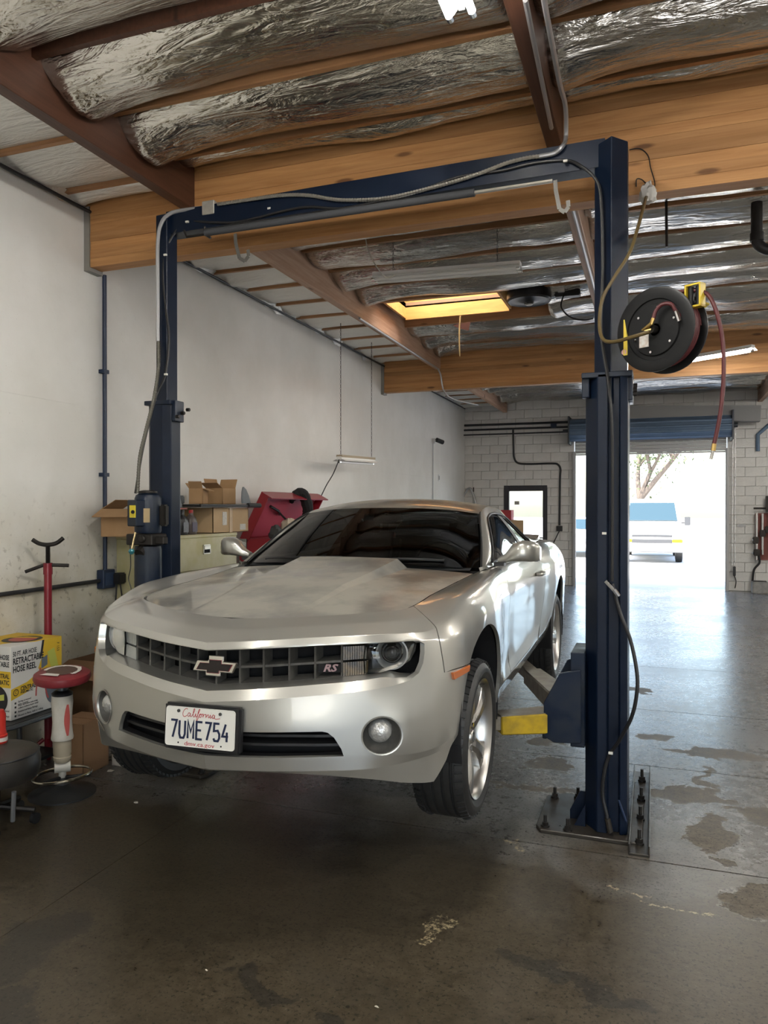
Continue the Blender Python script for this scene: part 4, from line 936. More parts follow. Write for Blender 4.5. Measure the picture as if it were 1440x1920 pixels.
def sinv(pts): 
    out = []
    for y, z in pts:
        k = int(np.argmin((SP[:, 1]-y)**2+(SP[:, 2]-z)**2)); out.append((float(su[k]), float(sv[k])))
    return out
dlo = sinv([(.90,.992),(1.3,.999),(1.7,1.008),(2.1,1.032),(2.42,1.060),(2.475,1.078),(2.44,1.108),(2.28,1.195),(2.13,1.255),(1.98,1.284),(1.75,1.292),(1.55,1.284),(1.40,1.255),(1.24,1.186),(1.06,1.088),(.93,1.012)])
panel('roof_side', [(0.0, 0.02), (RL, 0.02), (RL, 1.0), (0, 1.0)], M_paint, [dlo], du=.03, dv=.12, mirror='two', rim=.02, f=side, fn=side_n, vs=.32)
def off_side(d): return lambda u, v: side(u, v)-np.array([[d, 0, 0]])
# windows, with a dark B-pillar between them
yb_ = 2.02
dl3 = sinv([(.90,.992),(1.3,.999),(1.7,1.008),(1.98,1.024),(1.92,1.15),(1.86,1.291),(1.75,1.292),(1.55,1.284),(1.40,1.255),(1.24,1.186),(1.06,1.088),(.93,1.012)])
dl4 = sinv([(2.06,1.03),(2.42,1.060),(2.475,1.078),(2.44,1.108),(2.28,1.195),(2.13,1.255),(1.98,1.284),(1.95,1.286),(2.0,1.15)])
dl5 = sinv([(1.97,1.022),(2.07,1.032),(2.01,1.15),(1.96,1.286),(1.85,1.292),(1.91,1.15)])
M_clr = glass('side_glass', (.16, .18, .18), .9)
panel('door_window', dl3, M_clr, du=.04, dv=.15, mirror='two', rim=.004, f=off_side(.012), fn=side_n, vs=.32)
panel('quarter_window', dl4, M_glassd, du=.04, dv=.15, mirror='two', rim=.004, f=off_side(.012), fn=side_n, vs=.32)
panel('door_pillar', dl5, M_trim, du=.04, dv=.2, mirror='two', rim=.02, f=off_side(.008), fn=side_n, vs=.32)
for s_ in (1, -1):
    dd = dens(dlo, .03, .32); p3 = side([p[0] for p in dd], [p[1] for p in dd]); MB().tube([(s_*(p[0]+.002), p[1], p[2]) for p in p3], .008, 6, closed=True).build('window_seal', M_trim, CAR, True, local=True)
    e = rail[:24]; MB().tube([(s_*(p[0]-.006), p[1]-.004, p[2]+.001) for p in e], .006, 6).build('windshield_seal', M_trim, CAR, True, local=True)
# roof skin, rear glass, deck lid
ri = [(y, np.interp(y, rail[:, 1], rail[:, 0]), np.interp(y, rail[:, 1], rail[:, 2])) for y in np.linspace(1.352, 2.40, 26)]
V = []; nx = 31
wy = ws_hi
for k, (y, hw, ze) in enumerate(ri):
    for j in range(nx):
        q = -1+2*j/(nx-1); x = hw*q
        fr = max(0, 1-k/9.0); yy = y-.077*(1-q*q)*fr + .06*(1-q*q)*max(0, (k-17)/8.0)
        V.append((x, yy, ze+(.042+.016*min(1, max(0, k/6)))*(1-abs(q)**2.4) if k else ze+.038*(1-abs(q)**2.2)))
F = [(i*nx+j, i*nx+j+1, (i+1)*nx+j+1, (i+1)*nx+j) for i in range(len(ri)-1) for j in range(nx-1)]
MB().add(V, F).build('roof_skin', M_worn, CAR, smooth=True, local=True, angle=60)
rl = crv([(0,2.98,1.092),(.3,2.97,1.092),(.52,2.93,1.094),(.655,2.86,1.104)], 21); rh = crv([(0,2.455,1.304),(.3,2.45,1.30),(.5,2.43,1.285),(.606,2.405,1.258)], 21)
glass_patch('rear_window', rl, rh, .012, M_glassd)
V = []; yl = np.linspace(2.90, 3.76, 12)
for y in yl:
    hw = float(np.interp(y, [2.85, 3.25, 3.55, 3.66, 3.72, 3.76], [.78, .745, .70, .62, .42, .05])); ze = 1.08
    for j in range(21):
        q = -1+2*j/20; V.append((hw*q, y, ze+.012*(1-q*q)))
MB().add(V, [(i*21+j, i*21+j+1, (i+1)*21+j+1, (i+1)*21+j) for i in range(11) for j in range(20)]).build('deck_lid', M_paint, CAR, smooth=True, local=True)
V = []
for k in range(25):
    x = -.70+1.4*k/24; q = abs(x)/.70; y = 3.66-.14*q**2; V += [(x, y-.10, 1.085), (x, y-.02, 1.112+.012*(1-q**3)), (x, y+.04, 1.118+.012*(1-q**3)), (x, y+.03, 1.08)]
MB().add(V, [(4*i+a, 4*i+(a+1) % 4, 4*i+4+(a+1) % 4, 4*i+4+a) for i in range(24) for a in range(4)]+[(0, 1, 2, 3), (99, 98, 97, 96)]).build('spoiler', M_paint, CAR, smooth=True, local=True)
for s_ in (1, -1):
    for xx in (.38, .58):
        y = float(np.interp(xx, [0, .51, .83], [3.96, 3.92, 3.8])); MB().box((s_*xx, y, .85), (.16, .03, .10), rotm(0, 0, -s_*.15)).build('tail_lamp', mat('red_tail_lens', (.35, .01, .012), .2, coat=1), CAR, local=True, bevel=.012)
# wipers and cowl
MB().grid(lambda u, v: Vector(((-.74+1.48*u), .60+.17*abs(2*u-1)**2.2-.045*(1-v)*0+(.0)-.05*(1-v), .962-.014*abs(2*u-1)**2-.02*(1-v))), 31, 3).build('cowl_panel', M_trim, CAR, smooth=True, local=True)
for pts in ([(-.60,.725,.992),(-.35,.655,1.012),(-.05,.635,1.020)], [(.02,.600,1.000),(.30,.632,1.016),(.55,.705,1.008)]):
    MB().tube(spline(pts, 8), .007, 6).bar(Vector(pts[0])+Vector((0, -.006, -.012)), Vector(pts[1])+Vector((0, 0, -.01)), .018, .012).build('wiper', M_trim, CAR, True, local=True)
# door mirrors
for s_ in (1, -1):
    sec = [(.82, .93, 1.003, .018, .030), (.865, .925, 1.018, .030, .038), (.905, .92, 1.045, .055, .060), (.96, .925, 1.058, .066, .070), (1.005, .94, 1.056, .066, .066), (1.04, .965, 1.050, .058, .052), (1.055, .985, 1.045, .042, .036)]
    V = []; n = 16
    for x, y, z, h, dpt in sec:
        for k in range(n):
            a = 2*PI*k/n; c, q = math.cos(a), math.sin(a); c = math.copysign(abs(c)**.62, c); q = math.copysign(abs(q)**.62, q)
            V.append((s_*x, y+dpt*c*1.0, z+h*q*(1 if q > 0 else .85)))
    F = [(i*n+k, i*n+(k+1) % n, (i+1)*n+(k+1) % n, (i+1)*n+k) for i in range(len(sec)-1) for k in range(n)]+[tuple(range(n)), tuple((len(sec)-1)*n+k for k in range(n-1, -1, -1))]
    if s_ < 0: F = [q[::-1] for q in F]
    mo = MB().add(V, F).build('door_mirror', M_paint, CAR, smooth=True, local=True, angle=50)
    MB().box((s_*.965, .995, 1.056), (.15, .008, .105)).build('mirror_glass', M_chrome, mo, local=True)
    MB().box((s_*.83, .915, .985), (.06, .07, .02)).build('mirror_foot', M_trim, mo, local=True)
    hp = inv([(1.98, .865)], 'side')[0]; h3 = surf([hp[0]], [hp[1]])[0]
    MB().tube(spline([(s_*(h3[0]-.005), 1.87, h3[2]), (s_*(h3[0]+.034), 1.90, h3[2]+.002), (s_*(h3[0]+.036), 2.02, h3[2]+.004), (s_*(h3[0]-.002), 2.06, h3[2]+.004)], 6), .013, 8).build('door_handle', M_paint, doors[0 if s_ > 0 else 1], True, local=True)
# cabin
M_cab = mat('dark_cabin_plastic', (.022, .023, .025), .6); M_seat = mat('black_seat_cloth', (.03, .03, .032), .8)
db = MB().grid(lambda u, v: Vector((-.70+1.4*u, .70+.55*v-.10*(1-abs(2*u-1)**2)*(1-v), .955+.045*math.sin(PI*min(1, v*1.1))-.16*max(0, v-.75)*4*.25+.03*math.exp(-((u-.76)/.13)**2)*v)), 30, 10)
db.bb((-.70, 1.18, .60), (.70, 1.25, .95)); db.build('dashboard', M_cab, CAR, smooth=True, local=True, angle=50)
sw = [(.37+.185*math.cos(2*PI*k/28), 1.33-.06*math.sin(2*PI*k/28), .93+.175*math.sin(2*PI*k/28)) for k in range(28)]
MB().tube(sw, .015, 8, closed=True).cyl((.37, 1.33, .93), (.37, 1.20, .90), .05).bar((.20, 1.33, .93), (.54, 1.33, .93), .02, .03).build('steering_wheel', M_cab, CAR, True, local=True)
for s_ in (1, -1):
    st = MB(); st.box((s_*.37, 1.62, .58), (.50, .52, .18)); st.box((s_*.37, 1.92, .86), (.48, .15, .60), rotm(-.28, 0, 0)); st.box((s_*.37, 2.02, 1.18), (.26, .10, .18), rotm(-.2, 0, 0))
    st.build('front_seat', M_seat, CAR, True, local=True, bevel=.05)
MB().box((0, 2.55, .85), (1.15, .15, .55), rotm(-.45, 0, 0)).box((0, 2.3, .62), (1.15, .5, .15)).build('rear_seat', M_seat, CAR, True, local=True, bevel=.04)
MB().bb((-.83, .62, .36), (.83, 2.9, .44)).bb((-.83, .75, .44), (-.76, 2.6, .95)).bb((.76, .75, .44), (.83, 2.6, .95)).build('cabin_floor', M_cab, CAR, local=True)
MB().grid(lambda u, v: Vector((-.56+1.12*u, 1.42+.95*v, 1.322-.02*abs(2*u-1)**2-.03*max(0, v-.7))), 9, 9).build('headliner', M_seat, CAR, local=True)
MB().box((0, 1.30, 1.245), (.22, .03, .06)).cyl((0, 1.30, 1.27), (0, 1.27, 1.31), .012).build('rear_view_mirror', M_cab, CAR, local=True, bevel=.01)
MB().box((-.12, 1.268, 1.26), (.07, .004, .05), rotm(-.5, 0, 0)).build('windshield_sticker', mat('pale_sticker', (.5, .6, .62), .5), CAR, local=True)

# ---- wheels
M_rim = mat('polished_alloy', (.48, .47, .45), .33, metal=1.0, rvar=.08, vscale=12); M_rimd = mat('brake_dust_barrel', (.05, .048, .045), .5, metal=.6)
def wheel(label=None):
    e = bpy.data.objects.new('wheel', None); COL.objects.link(e); e.parent = CAR; e.empty_display_size = .1; ORG[e.name] = Vector((0, 0, 0))
    X = Vector((1, 0, 0)); W = .122; RT_ = .356
    pr = [(.268, -W+.02), (.285, -W+.004), (.318, -W-.004), (.338, -W+.012), (RT_-.004, -W+.028)]
    for g in (-.062, -.022, .022, .062): pr += [(RT_, g-.007), (RT_-.008, g-.004), (RT_-.008, g+.004), (RT_, g+.007)]
    pr += [(RT_-.004, W-.028), (.344, W-.015), (.338, W-.012), (.335, W-.009), (.322, W+.002), (.316, W+.004), (.300, W+.003), (.297, W+.001), (.285, W-.004), (.276, W-.010), (.266, W-.016), (.255, W-.03), (.255, -W+.03)]
    MB().lathe(pr, (0, 0, 0), X, 72, closed=True).build('tire', M_rub, e, True, local=True, angle=28)
    # shoulder tread blocks
    tb = MB()
    for k in range(60):
        a = 2*PI*k/60
        for sx in (-1, 1):
            R_ = Matrix.Rotation(a, 3, 'X'); c = R_ @ Vector((sx*.094, 0, RT_-.006)); tb.box(c, (.034, .024, .014), R_ @ Matrix.Rotation(sx*.30, 3, 'Y'))
    tbo = tb.build('tread', M_rub, e, local=True); tbo['kind'] = 'stuff'
    MB().lathe([(.262, -W+.02), (.246, -.06), (.238, .02), (.244, .07), (.256, W-.028)], (0, 0, 0), X, 60).build('rim_barrel', M_rim, e, True, local=True, angle=60)
    MB().lathe([(.250, W-.035), (.256, W-.022), (.266, W-.010), (.2705, W-.006), (.2685, W-.012), (.258, W-.032)], (0, 0, 0), X, 72).build('rim_lip', M_rim, e, True, local=True, angle=60)
    MB().lathe([(0, -.03), (.17, -.03), (.175, -.05), (.175, -.06), (0, -.06)], (0, 0, 0), X, 40).build('brake_disc', mat('brake_disc_iron', (.22, .21, .20), .4, metal=.9), e, True, local=True)
    for k in range(5):
        R_ = Matrix.Rotation(2*PI*k/5+.33, 3, 'X'); V = []
        # each spoke: broad foot at the rim, pinched waist, raised central facet
        for r_, w_, d_, rise in ((.045, .047, .058, .012), (.085, .040, .070, .014), (.13, .036, .080, .014), (.18, .044, .086, .013), (.225, .060, .088, .010), (.252, .075, .090, .004)):
            V += [Vector((d_-.045, -w_, r_)), Vector((d_-.004, -w_, r_)), Vector((d_+rise-.004, -w_*.46, r_)), Vector((d_+rise-.004, w_*.46, r_)), Vector((d_-.004, w_, r_)), Vector((d_-.045, w_, r_))]
        F = [(i*6+a, i*6+(a+1) % 6, i*6+6+(a+1) % 6, i*6+6+a) for i in range(5) for a in range(6)]+[tuple(range(6)), tuple(range(35, 29, -1))]
        MB().add([R_ @ p for p in V], F).build('spoke', M_rim, e, local=True, bevel=.003, fixn=True)
    MB().lathe([(0, .082), (.028, .081), (.033, .076), (.036, .06), (.085, .055), (.088, .02)], (0, 0, 0), X, 32).build('hub', M_rim, e, True, local=True, angle=30)
    for k in range(5):
        a = 2*PI*k/5+.33+PI/5; MB().cyl((.05, .057*math.cos(a), .057*math.sin(a)), (.074, .057*math.cos(a), .057*math.sin(a)), .011, 6).build('lug_nut', M_chrome, e, local=True)
    MB().lathe([(0, .0835), (.022, .083), (.023, .08)], (0, 0, 0), X, 24).build('center_cap', mat('dark_cap', (.03, .03, .03), .3), e, True, local=True)
    return e
w0 = wheel(); w0.location = (.800, 0, .2298); w0.rotation_euler = (0, math.radians(1.0), 0)
w1 = copy_tree(w0, (.815, 2.852, .298)); w1.rotation_euler = (.5, 0, 0)
w2 = copy_tree(w0, (-.800, 0, .2298)); w2.rotation_euler = (.2, math.radians(-1), PI)
w3 = copy_tree(w0, (-.815, 2.852, .298)); w3.rotation_euler = (.9, 0, PI)

# ================================================================ THE LIFT
def W(px, py, axis, val):      # the point of the sight line through a photo pixel that lies on the plane x, y or z = val
    k = (px-720)/1412.3; q = -(py-960)/1412.3; Y = -.0058+q; Zf = 1+.0058*q; cy, sy = math.cos(.3437), math.sin(.3437)
    d = Vector((k*cy-Zf*sy, k*sy+Zf*cy, Y)); o = Vector((0, 0, 1.75)); s_ = (val-o[axis])/d[axis]; return o+d*s_
def WY(L, y): return [W(p[0], p[1], 1, y) for p in L]
M_lift = mat('lift_blue_enamel', (.0022, .0062, .0165), .38, spec=.3, var=(.0036, .009, .023), vscale=5, rvar=.1)
M_lift2 = mat('lift_blue_scuffed', (.0032, .0095, .026), .42, spec=.35, var=(.012, .017, .026), vscale=9, rvar=.15)
M_yel = mat('lift_yellow_enamel', (.50, .33, .012), .45, var=(.30, .20, .02), vscale=14)
M_steel = mat('worn_bare_steel', (.20, .175, .14), .45, metal=.7, var=(.33, .30, .25), vscale=12)
M_oily = mat('oily_dark_steel', (.018, .015, .012), .42, metal=.15, var=(.036, .029, .022), vscale=8, rvar=.15)
M_bolt = mat('black_anchor_bolt', (.025, .022, .02), .5, metal=.6)
M_hose = mat('black_rubber_hose', (.012, .012, .013), .45)
M_flex = mat('flexible_metal_conduit', (.42, .40, .36), .38, metal=.9)
LIFT = thing('car_lift', 'dark blue two post car lift with overhead crossbeam holding up the silver coupe', 'car lift', (-1.66, 4.3, 0))
CX = -1.66
def sect(mb, poly, z0, z1): return mb.prism(poly, (0, 0, z0), (1, 0, 0), (0, 1, 0), z1-z0)
colp = [(-.350, 4.245), (-.282, 4.150), (-.232, 4.150), (-.228, 4.185), (-.170, 4.185), (-.166, 4.150), (-.128, 4.165), (-.126, 4.43), (-.34, 4.44), (-.345, 4.36), (-.30, 4.36), (-.30, 4.30), (-.345, 4.30)]
extp = [(-.306, 4.262), (-.214, 4.170), (-.134, 4.262), (-.134, 4.40), (-.306, 4.40)]
colL = [(-3.235, 4.29), (-3.20, 4.255), (-3.10, 4.255), (-3.045, 4.275), (-3.04, 4.37), (-3.06, 4.40), (-3.22, 4.40)]; extL = [(-3.165, 4.275), (-3.07, 4.265), (-3.06, 4.37), (-3.165, 4.37)]
posts = {}
for s_ in (1, -1):
    p = sect(MB(), colp if s_ > 0 else colL, .02, 2.46).build('post', M_lift, LIFT, bevel=.004, fixn=True); posts[s_] = p
    p['label'] = 'blue post nearer the open door' if s_ > 0 else 'blue post with the pump, by the white wall'
    e = sect(MB(), extp if s_ > 0 else extL, 2.30, 3.72).build('post_extension', M_lift, p, bevel=.004, fixn=True)
    f = lambda x: x if s_ > 0 else 2*CX-x
    dy = 0 if s_ > 0 else .08
    cp = MB()
    if s_ > 0: cp.box((-.235, 4.30, 2.455), (.26, .30, .03)); cp.box((-.345, 4.20, 2.40), (.04, .05, .12)).box((-.12, 4.30, 2.40), (.03, .2, .16))
    else: cp.box((-3.14, 4.33, 2.455), (.21, .16, .03)).box((-3.03, 4.33, 2.40), (.03, .1, .14))
    cp.build('splice_plate', M_lift2, p, bevel=.004)
    for k in range(3):
        MB().cyl((-.105 if s_ > 0 else -3.015, 4.24+.06*k+dy*.6, 2.36+.03*k), (-.085 if s_ > 0 else -2.99, 4.24+.06*k+dy*.6, 2.36+.03*k), .012, 6).build('bolt', M_bolt, p)
    bp = sect(MB(), [(f(x), y+dy) for x, y in ([(-.60, 4.14), (-.57, 4.085), (-.05, 4.085), (-.05, 4.62), (-.50, 4.66), (-.60, 4.58)])], 0, .022).build('base_plate', M_oily, p, bevel=.004, fixn=True)
    for x, y in ((-.55, 4.13), (-.43, 4.12), (-.55, 4.56), (-.42, 4.60)):
        MB().cyl((f(x), y+dy, .018), (f(x), y+dy, .032), .024, 12).cyl((f(x), y+dy, .03), (f(x), y+dy, .048), .018, 6).cyl((f(x), y+dy, .045), (f(x), y+dy, .085), .0095, 10).build('anchor_bolt', M_bolt, bp)
    MB().prism([(0, 0), (.09, 0), (.09, .16), (.055, .16), (0, .05)], (f(-.435), 4.30+dy, .02), (s_, 0, 0), (0, 0, 1), .012*s_).prism([(0, 0), (.06, 0), (0, .12)], (f(-.345), 4.20+dy, .02), (-s_, 0, 0), (0, 0, 1), .012*s_).build('gusset', M_lift, p)
    # carriage running in the post, with its swing arms
    cpoly = [(-.555, .52), (-.555, .70), (-.47, .865), (-.36, .89), (-.36, .50), (-.50, .49)]
    ca = MB()
    for yy in (4.12, 4.50):
        ca.prism([(f(x), z) for x, z in cpoly], (0, yy+dy, 0), (1, 0, 0), (0, 0, 1), .022)
    ca.bb((min(f(-.565), f(-.54)), 4.12+dy, .5), (max(f(-.565), f(-.54)), 4.50+dy, .56)).bb((min(f(-.42), f(-.345)), 4.16+dy, .46), (max(f(-.42), f(-.345)), 4.47+dy, .97))
    c = ca.build('carriage', M_lift2, LIFT, bevel=.004, fixn=True)
    MB().bb((min(f(-.455), f(-.405)), 4.116+dy, .80), (max(f(-.455), f(-.405)), 4.119+dy, .86)).build('warning_sticker', mat('faded_yellow_sticker', (.62, .55, .18), .6, var=(.3, .27, .12), vscale=90), c)
    for which, (tip, yel) in enumerate((((-.965, 3.93), True), ((-.93, 5.52), False))):
        py = 4.20+dy if which == 0 else 4.42+dy; a = Vector((f(-.50), py, .595+.045*which)); b_ = Vector((f(tip[0]), tip[1]+dy, .60+.02*which)); d = (b_-a); arm = MB()
        n_ = Vector((-d.y, d.x, 0)).normalized(); L = d.length; dn = d.normalized()
        prof = [(0, -.075), (0, .075), (L*.62, .058), (L*.62, -.058)]; V = []
        for t_, off in prof:
            for z in (-.062, .050): V.append(a+dn*t_+n_*off+Vector((0, 0, z*(1-.45*t_/L) if z > 0 else z)))
        arm.add(V, [(0, 2, 4, 6), (1, 7, 5, 3), (0, 1, 3, 2), (2, 3, 5, 4), (4, 5, 7, 6), (6, 7, 1, 0)])
        ao = arm.build('swing_arm', M_yel if yel else M_steel, c, bevel=.006, fixn=True); ao['label'] = 'yellow front swing arm' if yel else 'bare steel rear swing arm'
        MB().bar(a+dn*L*.4+Vector((0, 0, -.004)), b_+Vector((0, 0, -.004)), .085, .075).build('arm_extension', M_steel, c, bevel=.004)
        tp = MB(); V = []
        for t_, off in prof: V += [a+dn*t_+n_*off*.94+Vector((0, 0, .0505-.0225*t_/L)), a+dn*t_+n_*off*.94+Vector((0, 0, .054-.0225*t_/L))]
        tp.add(V, [(0, 2, 4, 6), (1, 7, 5, 3), (0, 1, 3, 2), (2, 3, 5, 4), (4, 5, 7, 6), (6, 7, 1, 0)]).build('arm_top', M_steel, c, fixn=True)
        MB().cyl(a+Vector((0, 0, -.085)), a+Vector((0, 0, .09)), .034, 16).build('arm_pin', M_oily, c, smooth=True)
        MB().lathe([(0, .035), (.05, .035), (.06, .055), (.062, .10), (.058, .118), (0, .118)], b_, (0, 0, 1), 20).build('lift_pad', M_oily, c, True)
# steel channel bolted down along the right hand base
ch = MB().prism([(-.118, .0), (-.118, .055), (-.110, .055), (-.110, .012), (-.022, .012), (-.022, .055), (-.014, .055), (-.014, .0)], (0, 5.23, 0), (1, 0, 0), (0, 0, 1), 1.25).build('floor_channel', M_oily, LIFT, bevel=.002, fixn=True)
for y in (4.10, 4.42, 4.72, 5.05): MB().cyl((-.066, y, .01), (-.066, y, .022), .024, 12).cyl((-.066, y, .022), (-.066, y, .042), .019, 6).cyl((-.066, y, .04), (-.066, y, .088), .0095, 10).build('anchor_bolt', M_bolt, ch)
# overhead beam
xb = MB(); a = Vector((-3.10, 4.36, 0)); b_ = Vector((-.25, 4.30, 0)); d = (b_-a).normalized(); n_ = Vector((-d.y, d.x, 0))
for off, z0, z1, th in ((-.055, 3.595, 3.745, .010), (.0, 3.737, 3.747, .11), (.0, 3.595, 3.605, .11)):
    V = []
    for P in (a, b_):
        for o2 in (off-th/2, off+th/2):
            for z in (z0, z1): V.append(P+n_*o2+Vector((0, 0, z)))
    xb.add(V, [(0, 1, 3, 2), (4, 6, 7, 5), (0, 4, 5, 1), (2, 3, 7, 6), (0, 2, 6, 4), (1, 5, 7, 3)])
xbo = xb.build('crossbeam', M_lift, LIFT, fixn=True)
def onbeam(L, off=-.075): return [W(p[0], p[1], 1, 4.36-.06*((p[0]-300)/830)+off) for p in L]
bar_ = onbeam([(385, 437), (890, 361)], -.10); MB().tube(bar_, .022, 12).build('padded_shutoff_bar', mat('grey_foam_padding', (.045, .047, .052), .75), xbo, True)
rod = onbeam([(890, 361), (1036, 339)], -.10); MB().tube(rod, .011, 10).build('shutoff_rod', mat('bright_rod', (.55, .53, .48), .35, metal=.9), xbo, True)
for L in ([(345, 432), (350, 444), (395, 438)], [(384, 425), (384, 440), (395, 446)]): MB().tube(onbeam(L, -.085), .008, 6).build('bar_bracket', M_bolt, xbo)
for px, y0, y1 in ((441, 438, 490), (1041, 338, 398)):
    P = onbeam([(px, y0), (px+1, y0+18), (px+8, y1-6), (px+18, y1), (px+25, y1-10), (px+24, y1-22)], -.09); st = MB()
    for i in range(len(P)-1): st.bar(P[i], P[i+1], .022, .004, (0, 1, 0))
    st.build('hanger_strap', mat('galvanised_strap', (.10, .095, .085), .5, metal=.3), xbo)
# wiring and hoses on the beam and posts
jb = MB().box(W(393, 391, 1, 4.31), (.092, .045, .09)).build('junction_box', mat('grey_steel_box', (.34, .32, .28), .5, metal=.5, var=(.42, .4, .36), vscale=25), LIFT, bevel=.004)
MB().tube(spline([W(296, 640, 1, 4.24), W(296, 560, 1, 4.24), W(296, 455, 1, 4.24), W(303, 418, 1, 4.25), W(320, 400, 1, 4.28), W(345, 394, 1, 4.30), W(378, 390, 1, 4.31)], 8), .013, 8).build('rigid_conduit', M_cond, LIFT, True)
def corr(pts, r, name, m, parent, nseg=6):
    P = spline(pts, 16); out = [P[0]]; 
    for i in range(1, len(P)): out.append(P[i])
    # corrugated: radius swings along the length
    L = [0]; 
    for i in range(1, len(out)): L.append(L[-1]+(out[i]-out[i-1]).length)
    n = int(L[-1]/.009); Q = []; R_ = []; j = 0
    for k in range(n+1):
        s_ = L[-1]*k/n
        while j < len(L)-2 and L[j+1] < s_: j += 1
        t_ = (s_-L[j])/max(1e-9, L[j+1]-L[j]); Q.append(out[j].lerp(out[j+1], t_)); R_.append(r if k % 2 else r*.84)
    return MB().tube(Q, R_, 7).build(name, m, parent)
corr(onbeam([(408, 383), (450, 377), (520, 367), (575, 366), (640, 375), (720, 372), (790, 357), (850, 341), (900, 325), (950, 306), (985, 297), (1012, 293)], -.08), .0125, 'flexible_conduit', M_flex, LIFT)
MB().tube(spline(onbeam([(1012, 293), (1040, 287), (1056, 272)], -.08)+[W(1061, 255, 1, 4.35), W(1060, 200, 1, 4.2), W(1048, 150, 1, 3.95), W(1020, 0, 1, 3.3), W(1012, -60, 1, 3.1)], 8), .013, 8).build('rigid_conduit', M_cond, LIFT, True)
corr([W(297, 640, 1, 4.24), W(297, 690, 1, 4.22), W(289, 745, 1, 4.18), W(273, 810, 1, 4.10), W(262, 860, 1, 4.06), W(258, 925, 1, 4.05)], .0125, 'flexible_conduit', mat('dark_flexible_conduit', (.10, .095, .08), .5, metal=.6), LIFT)
MB().tube(spline([W(254, 925, 1, 4.06), W(268, 840, 1, 4.12), W(292, 745, 1, 4.2), W(309, 705, 1, 4.24), W(317, 640, 1, 4.26), W(312, 585, 1, 4.27), W(306, 520, 1, 4.27), W(310, 472, 1, 4.28), W(325, 440, 1, 4.30), W(350, 417, 1, 4.31)]+onbeam([(400, 417), (440, 417), (480, 409), (530, 396), (580, 388), (640, 391), (700, 380), (780, 360), (860, 332), (940, 320), (1000, 306), (1060, 301)], -.07)+[W(1090, 312, 1, 4.2), W(1118, 338, 1, 4.18), W(1127, 380, 1, 4.17), W(1130, 500, 1, 4.17), W(1127, 620, 1, 4.15), W(1141, 720, 1, 4.13), W(1148, 820, 1, 4.12), W(1148, 1090, 1, 4.12)], 6), .0085, 7).build('hydraulic_hose', M_hose, LIFT, True)
MB().tube(spline([W(1148, 1095, 1, 4.12), W(1163, 1150, 1, 4.10), W(1182, 1200, 1, 4.06), W(1194, 1260, 1, 4.02), W(1194, 1300, 1, 4.01), W(1184, 1345, 1, 4.03), W(1160, 1390, 1, 4.08), W(1143, 1415, 1, 4.12), W(1133, 1450, 1, 4.12), W(1130, 1490, 1, 4.12), W(1138, 1530, 1, 4.11), W(1143, 1562, 1, 4.11)], 8), .0095, 8).build('hydraulic_hose', M_hose, LIFT, True)
MB().tube([W(1136, 1090, 1, 4.12), W(1152, 1107, 1, 4.10), W(1160, 1118, 1, 4.10)], .012, 8).build('hose_clamp', M_chrome, LIFT)
MB().tube([W(1139, 1535, 1, 4.105), W(1144, 1560, 1, 4.105)], .015, 8).build('hose_fitting', M_oily, LIFT)
MB().tube([W(1160, 1500, 1, 4.12), W(1174, 1540, 1, 4.12)], .006, 6).build('release_rod', M_bluep, LIFT)
for px, py, y in ((1145, 1412, 4.11), (1133, 1000, 4.14), (310, 478, 4.27), (311, 702, 4.23), (505, 391, 4.3), (351, 416, 4.3), (1060, 302, 4.22)): MB().box(W(px, py, 1, y-.012), (.022, .012, .012)).build('cable_tie', mat('pale_cable_tie', (.6, .58, .52), .5), LIFT)
# pump unit on the left post
PU = Vector((-3.10, 4.10, 0))
pu = MB().lathe([(0, 1.845), (.055, 1.843), (.076, 1.83), (.084, 1.81), (.085, 1.60), (.080, 1.585), (0, 1.58)], PU, (0, 0, 1), 28).build('pump_motor', M_lift2, LIFT, True)
pu['label'] = 'blue pump motor on the post by the wall'
MB().box(PU+Vector((0, -.015, 1.545)), (.20, .16, .07)).box(PU+Vector((.10, -.03, 1.54)), (.12, .05, .05)).cyl(PU+Vector((.03, -.11, 1.55)), PU+Vector((.03, -.06, 1.55)), .025, 10).build('valve_block', M_bolt, pu, bevel=.006)
MB().lathe([(0, 1.51), (.082, 1.50), (.086, 1.48), (.086, .98), (.08, .96), (0, .96)], PU, (0, 0, 1), 28).build('oil_tank', M_lift2, pu, True)
MB().cyl(PU+Vector((.0, -.09, 1.455)), PU+Vector((.0, -.045, 1.49)), .035, 12).build('filler_cap', M_bolt, pu)
MB().lathe([(.06, 0), (.06, .012), (.03, .018), (0, .018)], PU+Vector((0, 0, 1.845)), (0, 0, 1), 20).build('motor_vent', M_bolt, pu)
sb = MB().box(W(257, 962, 1, 4.02), (.105, .08, .17), rotm(0, 0, -.35)).build('switch_box', M_lift2, pu, bevel=.006)
c_ = W(250.5, 958, 1, 3.972); q = rotm(0, 0, -.35)
MB().box(W(248.5, 959, 1, 3.975), (.062, .006, .078), q).build('switch_label', mat('bright_yellow_label', (.75, .60, .03), .5), sb)
MB().cyl(W(249, 960, 1, 3.972), W(249, 960, 1, 3.95), .012, 12).build('push_button', M_void, sb)
MB().bar(W(252, 951, 1, 3.97), W(256, 957, 1, 3.97), .004, .006).build('label_print', M_void, sb)
MB().lathe([(.0851, 1.66), (.0856, 1.66), (.0856, 1.745), (.0851, 1.745)], PU, (0, 0, 1), 12).build('rating_plate_band', M_lift2, pu)
MB().box(PU+Vector((.040, -.079, 1.70)), (.055, .004, .09), rotm(0, 0, .47)).build('rating_plate', mat('tarnished_plate', (.30, .22, .12), .4, metal=.6), pu)
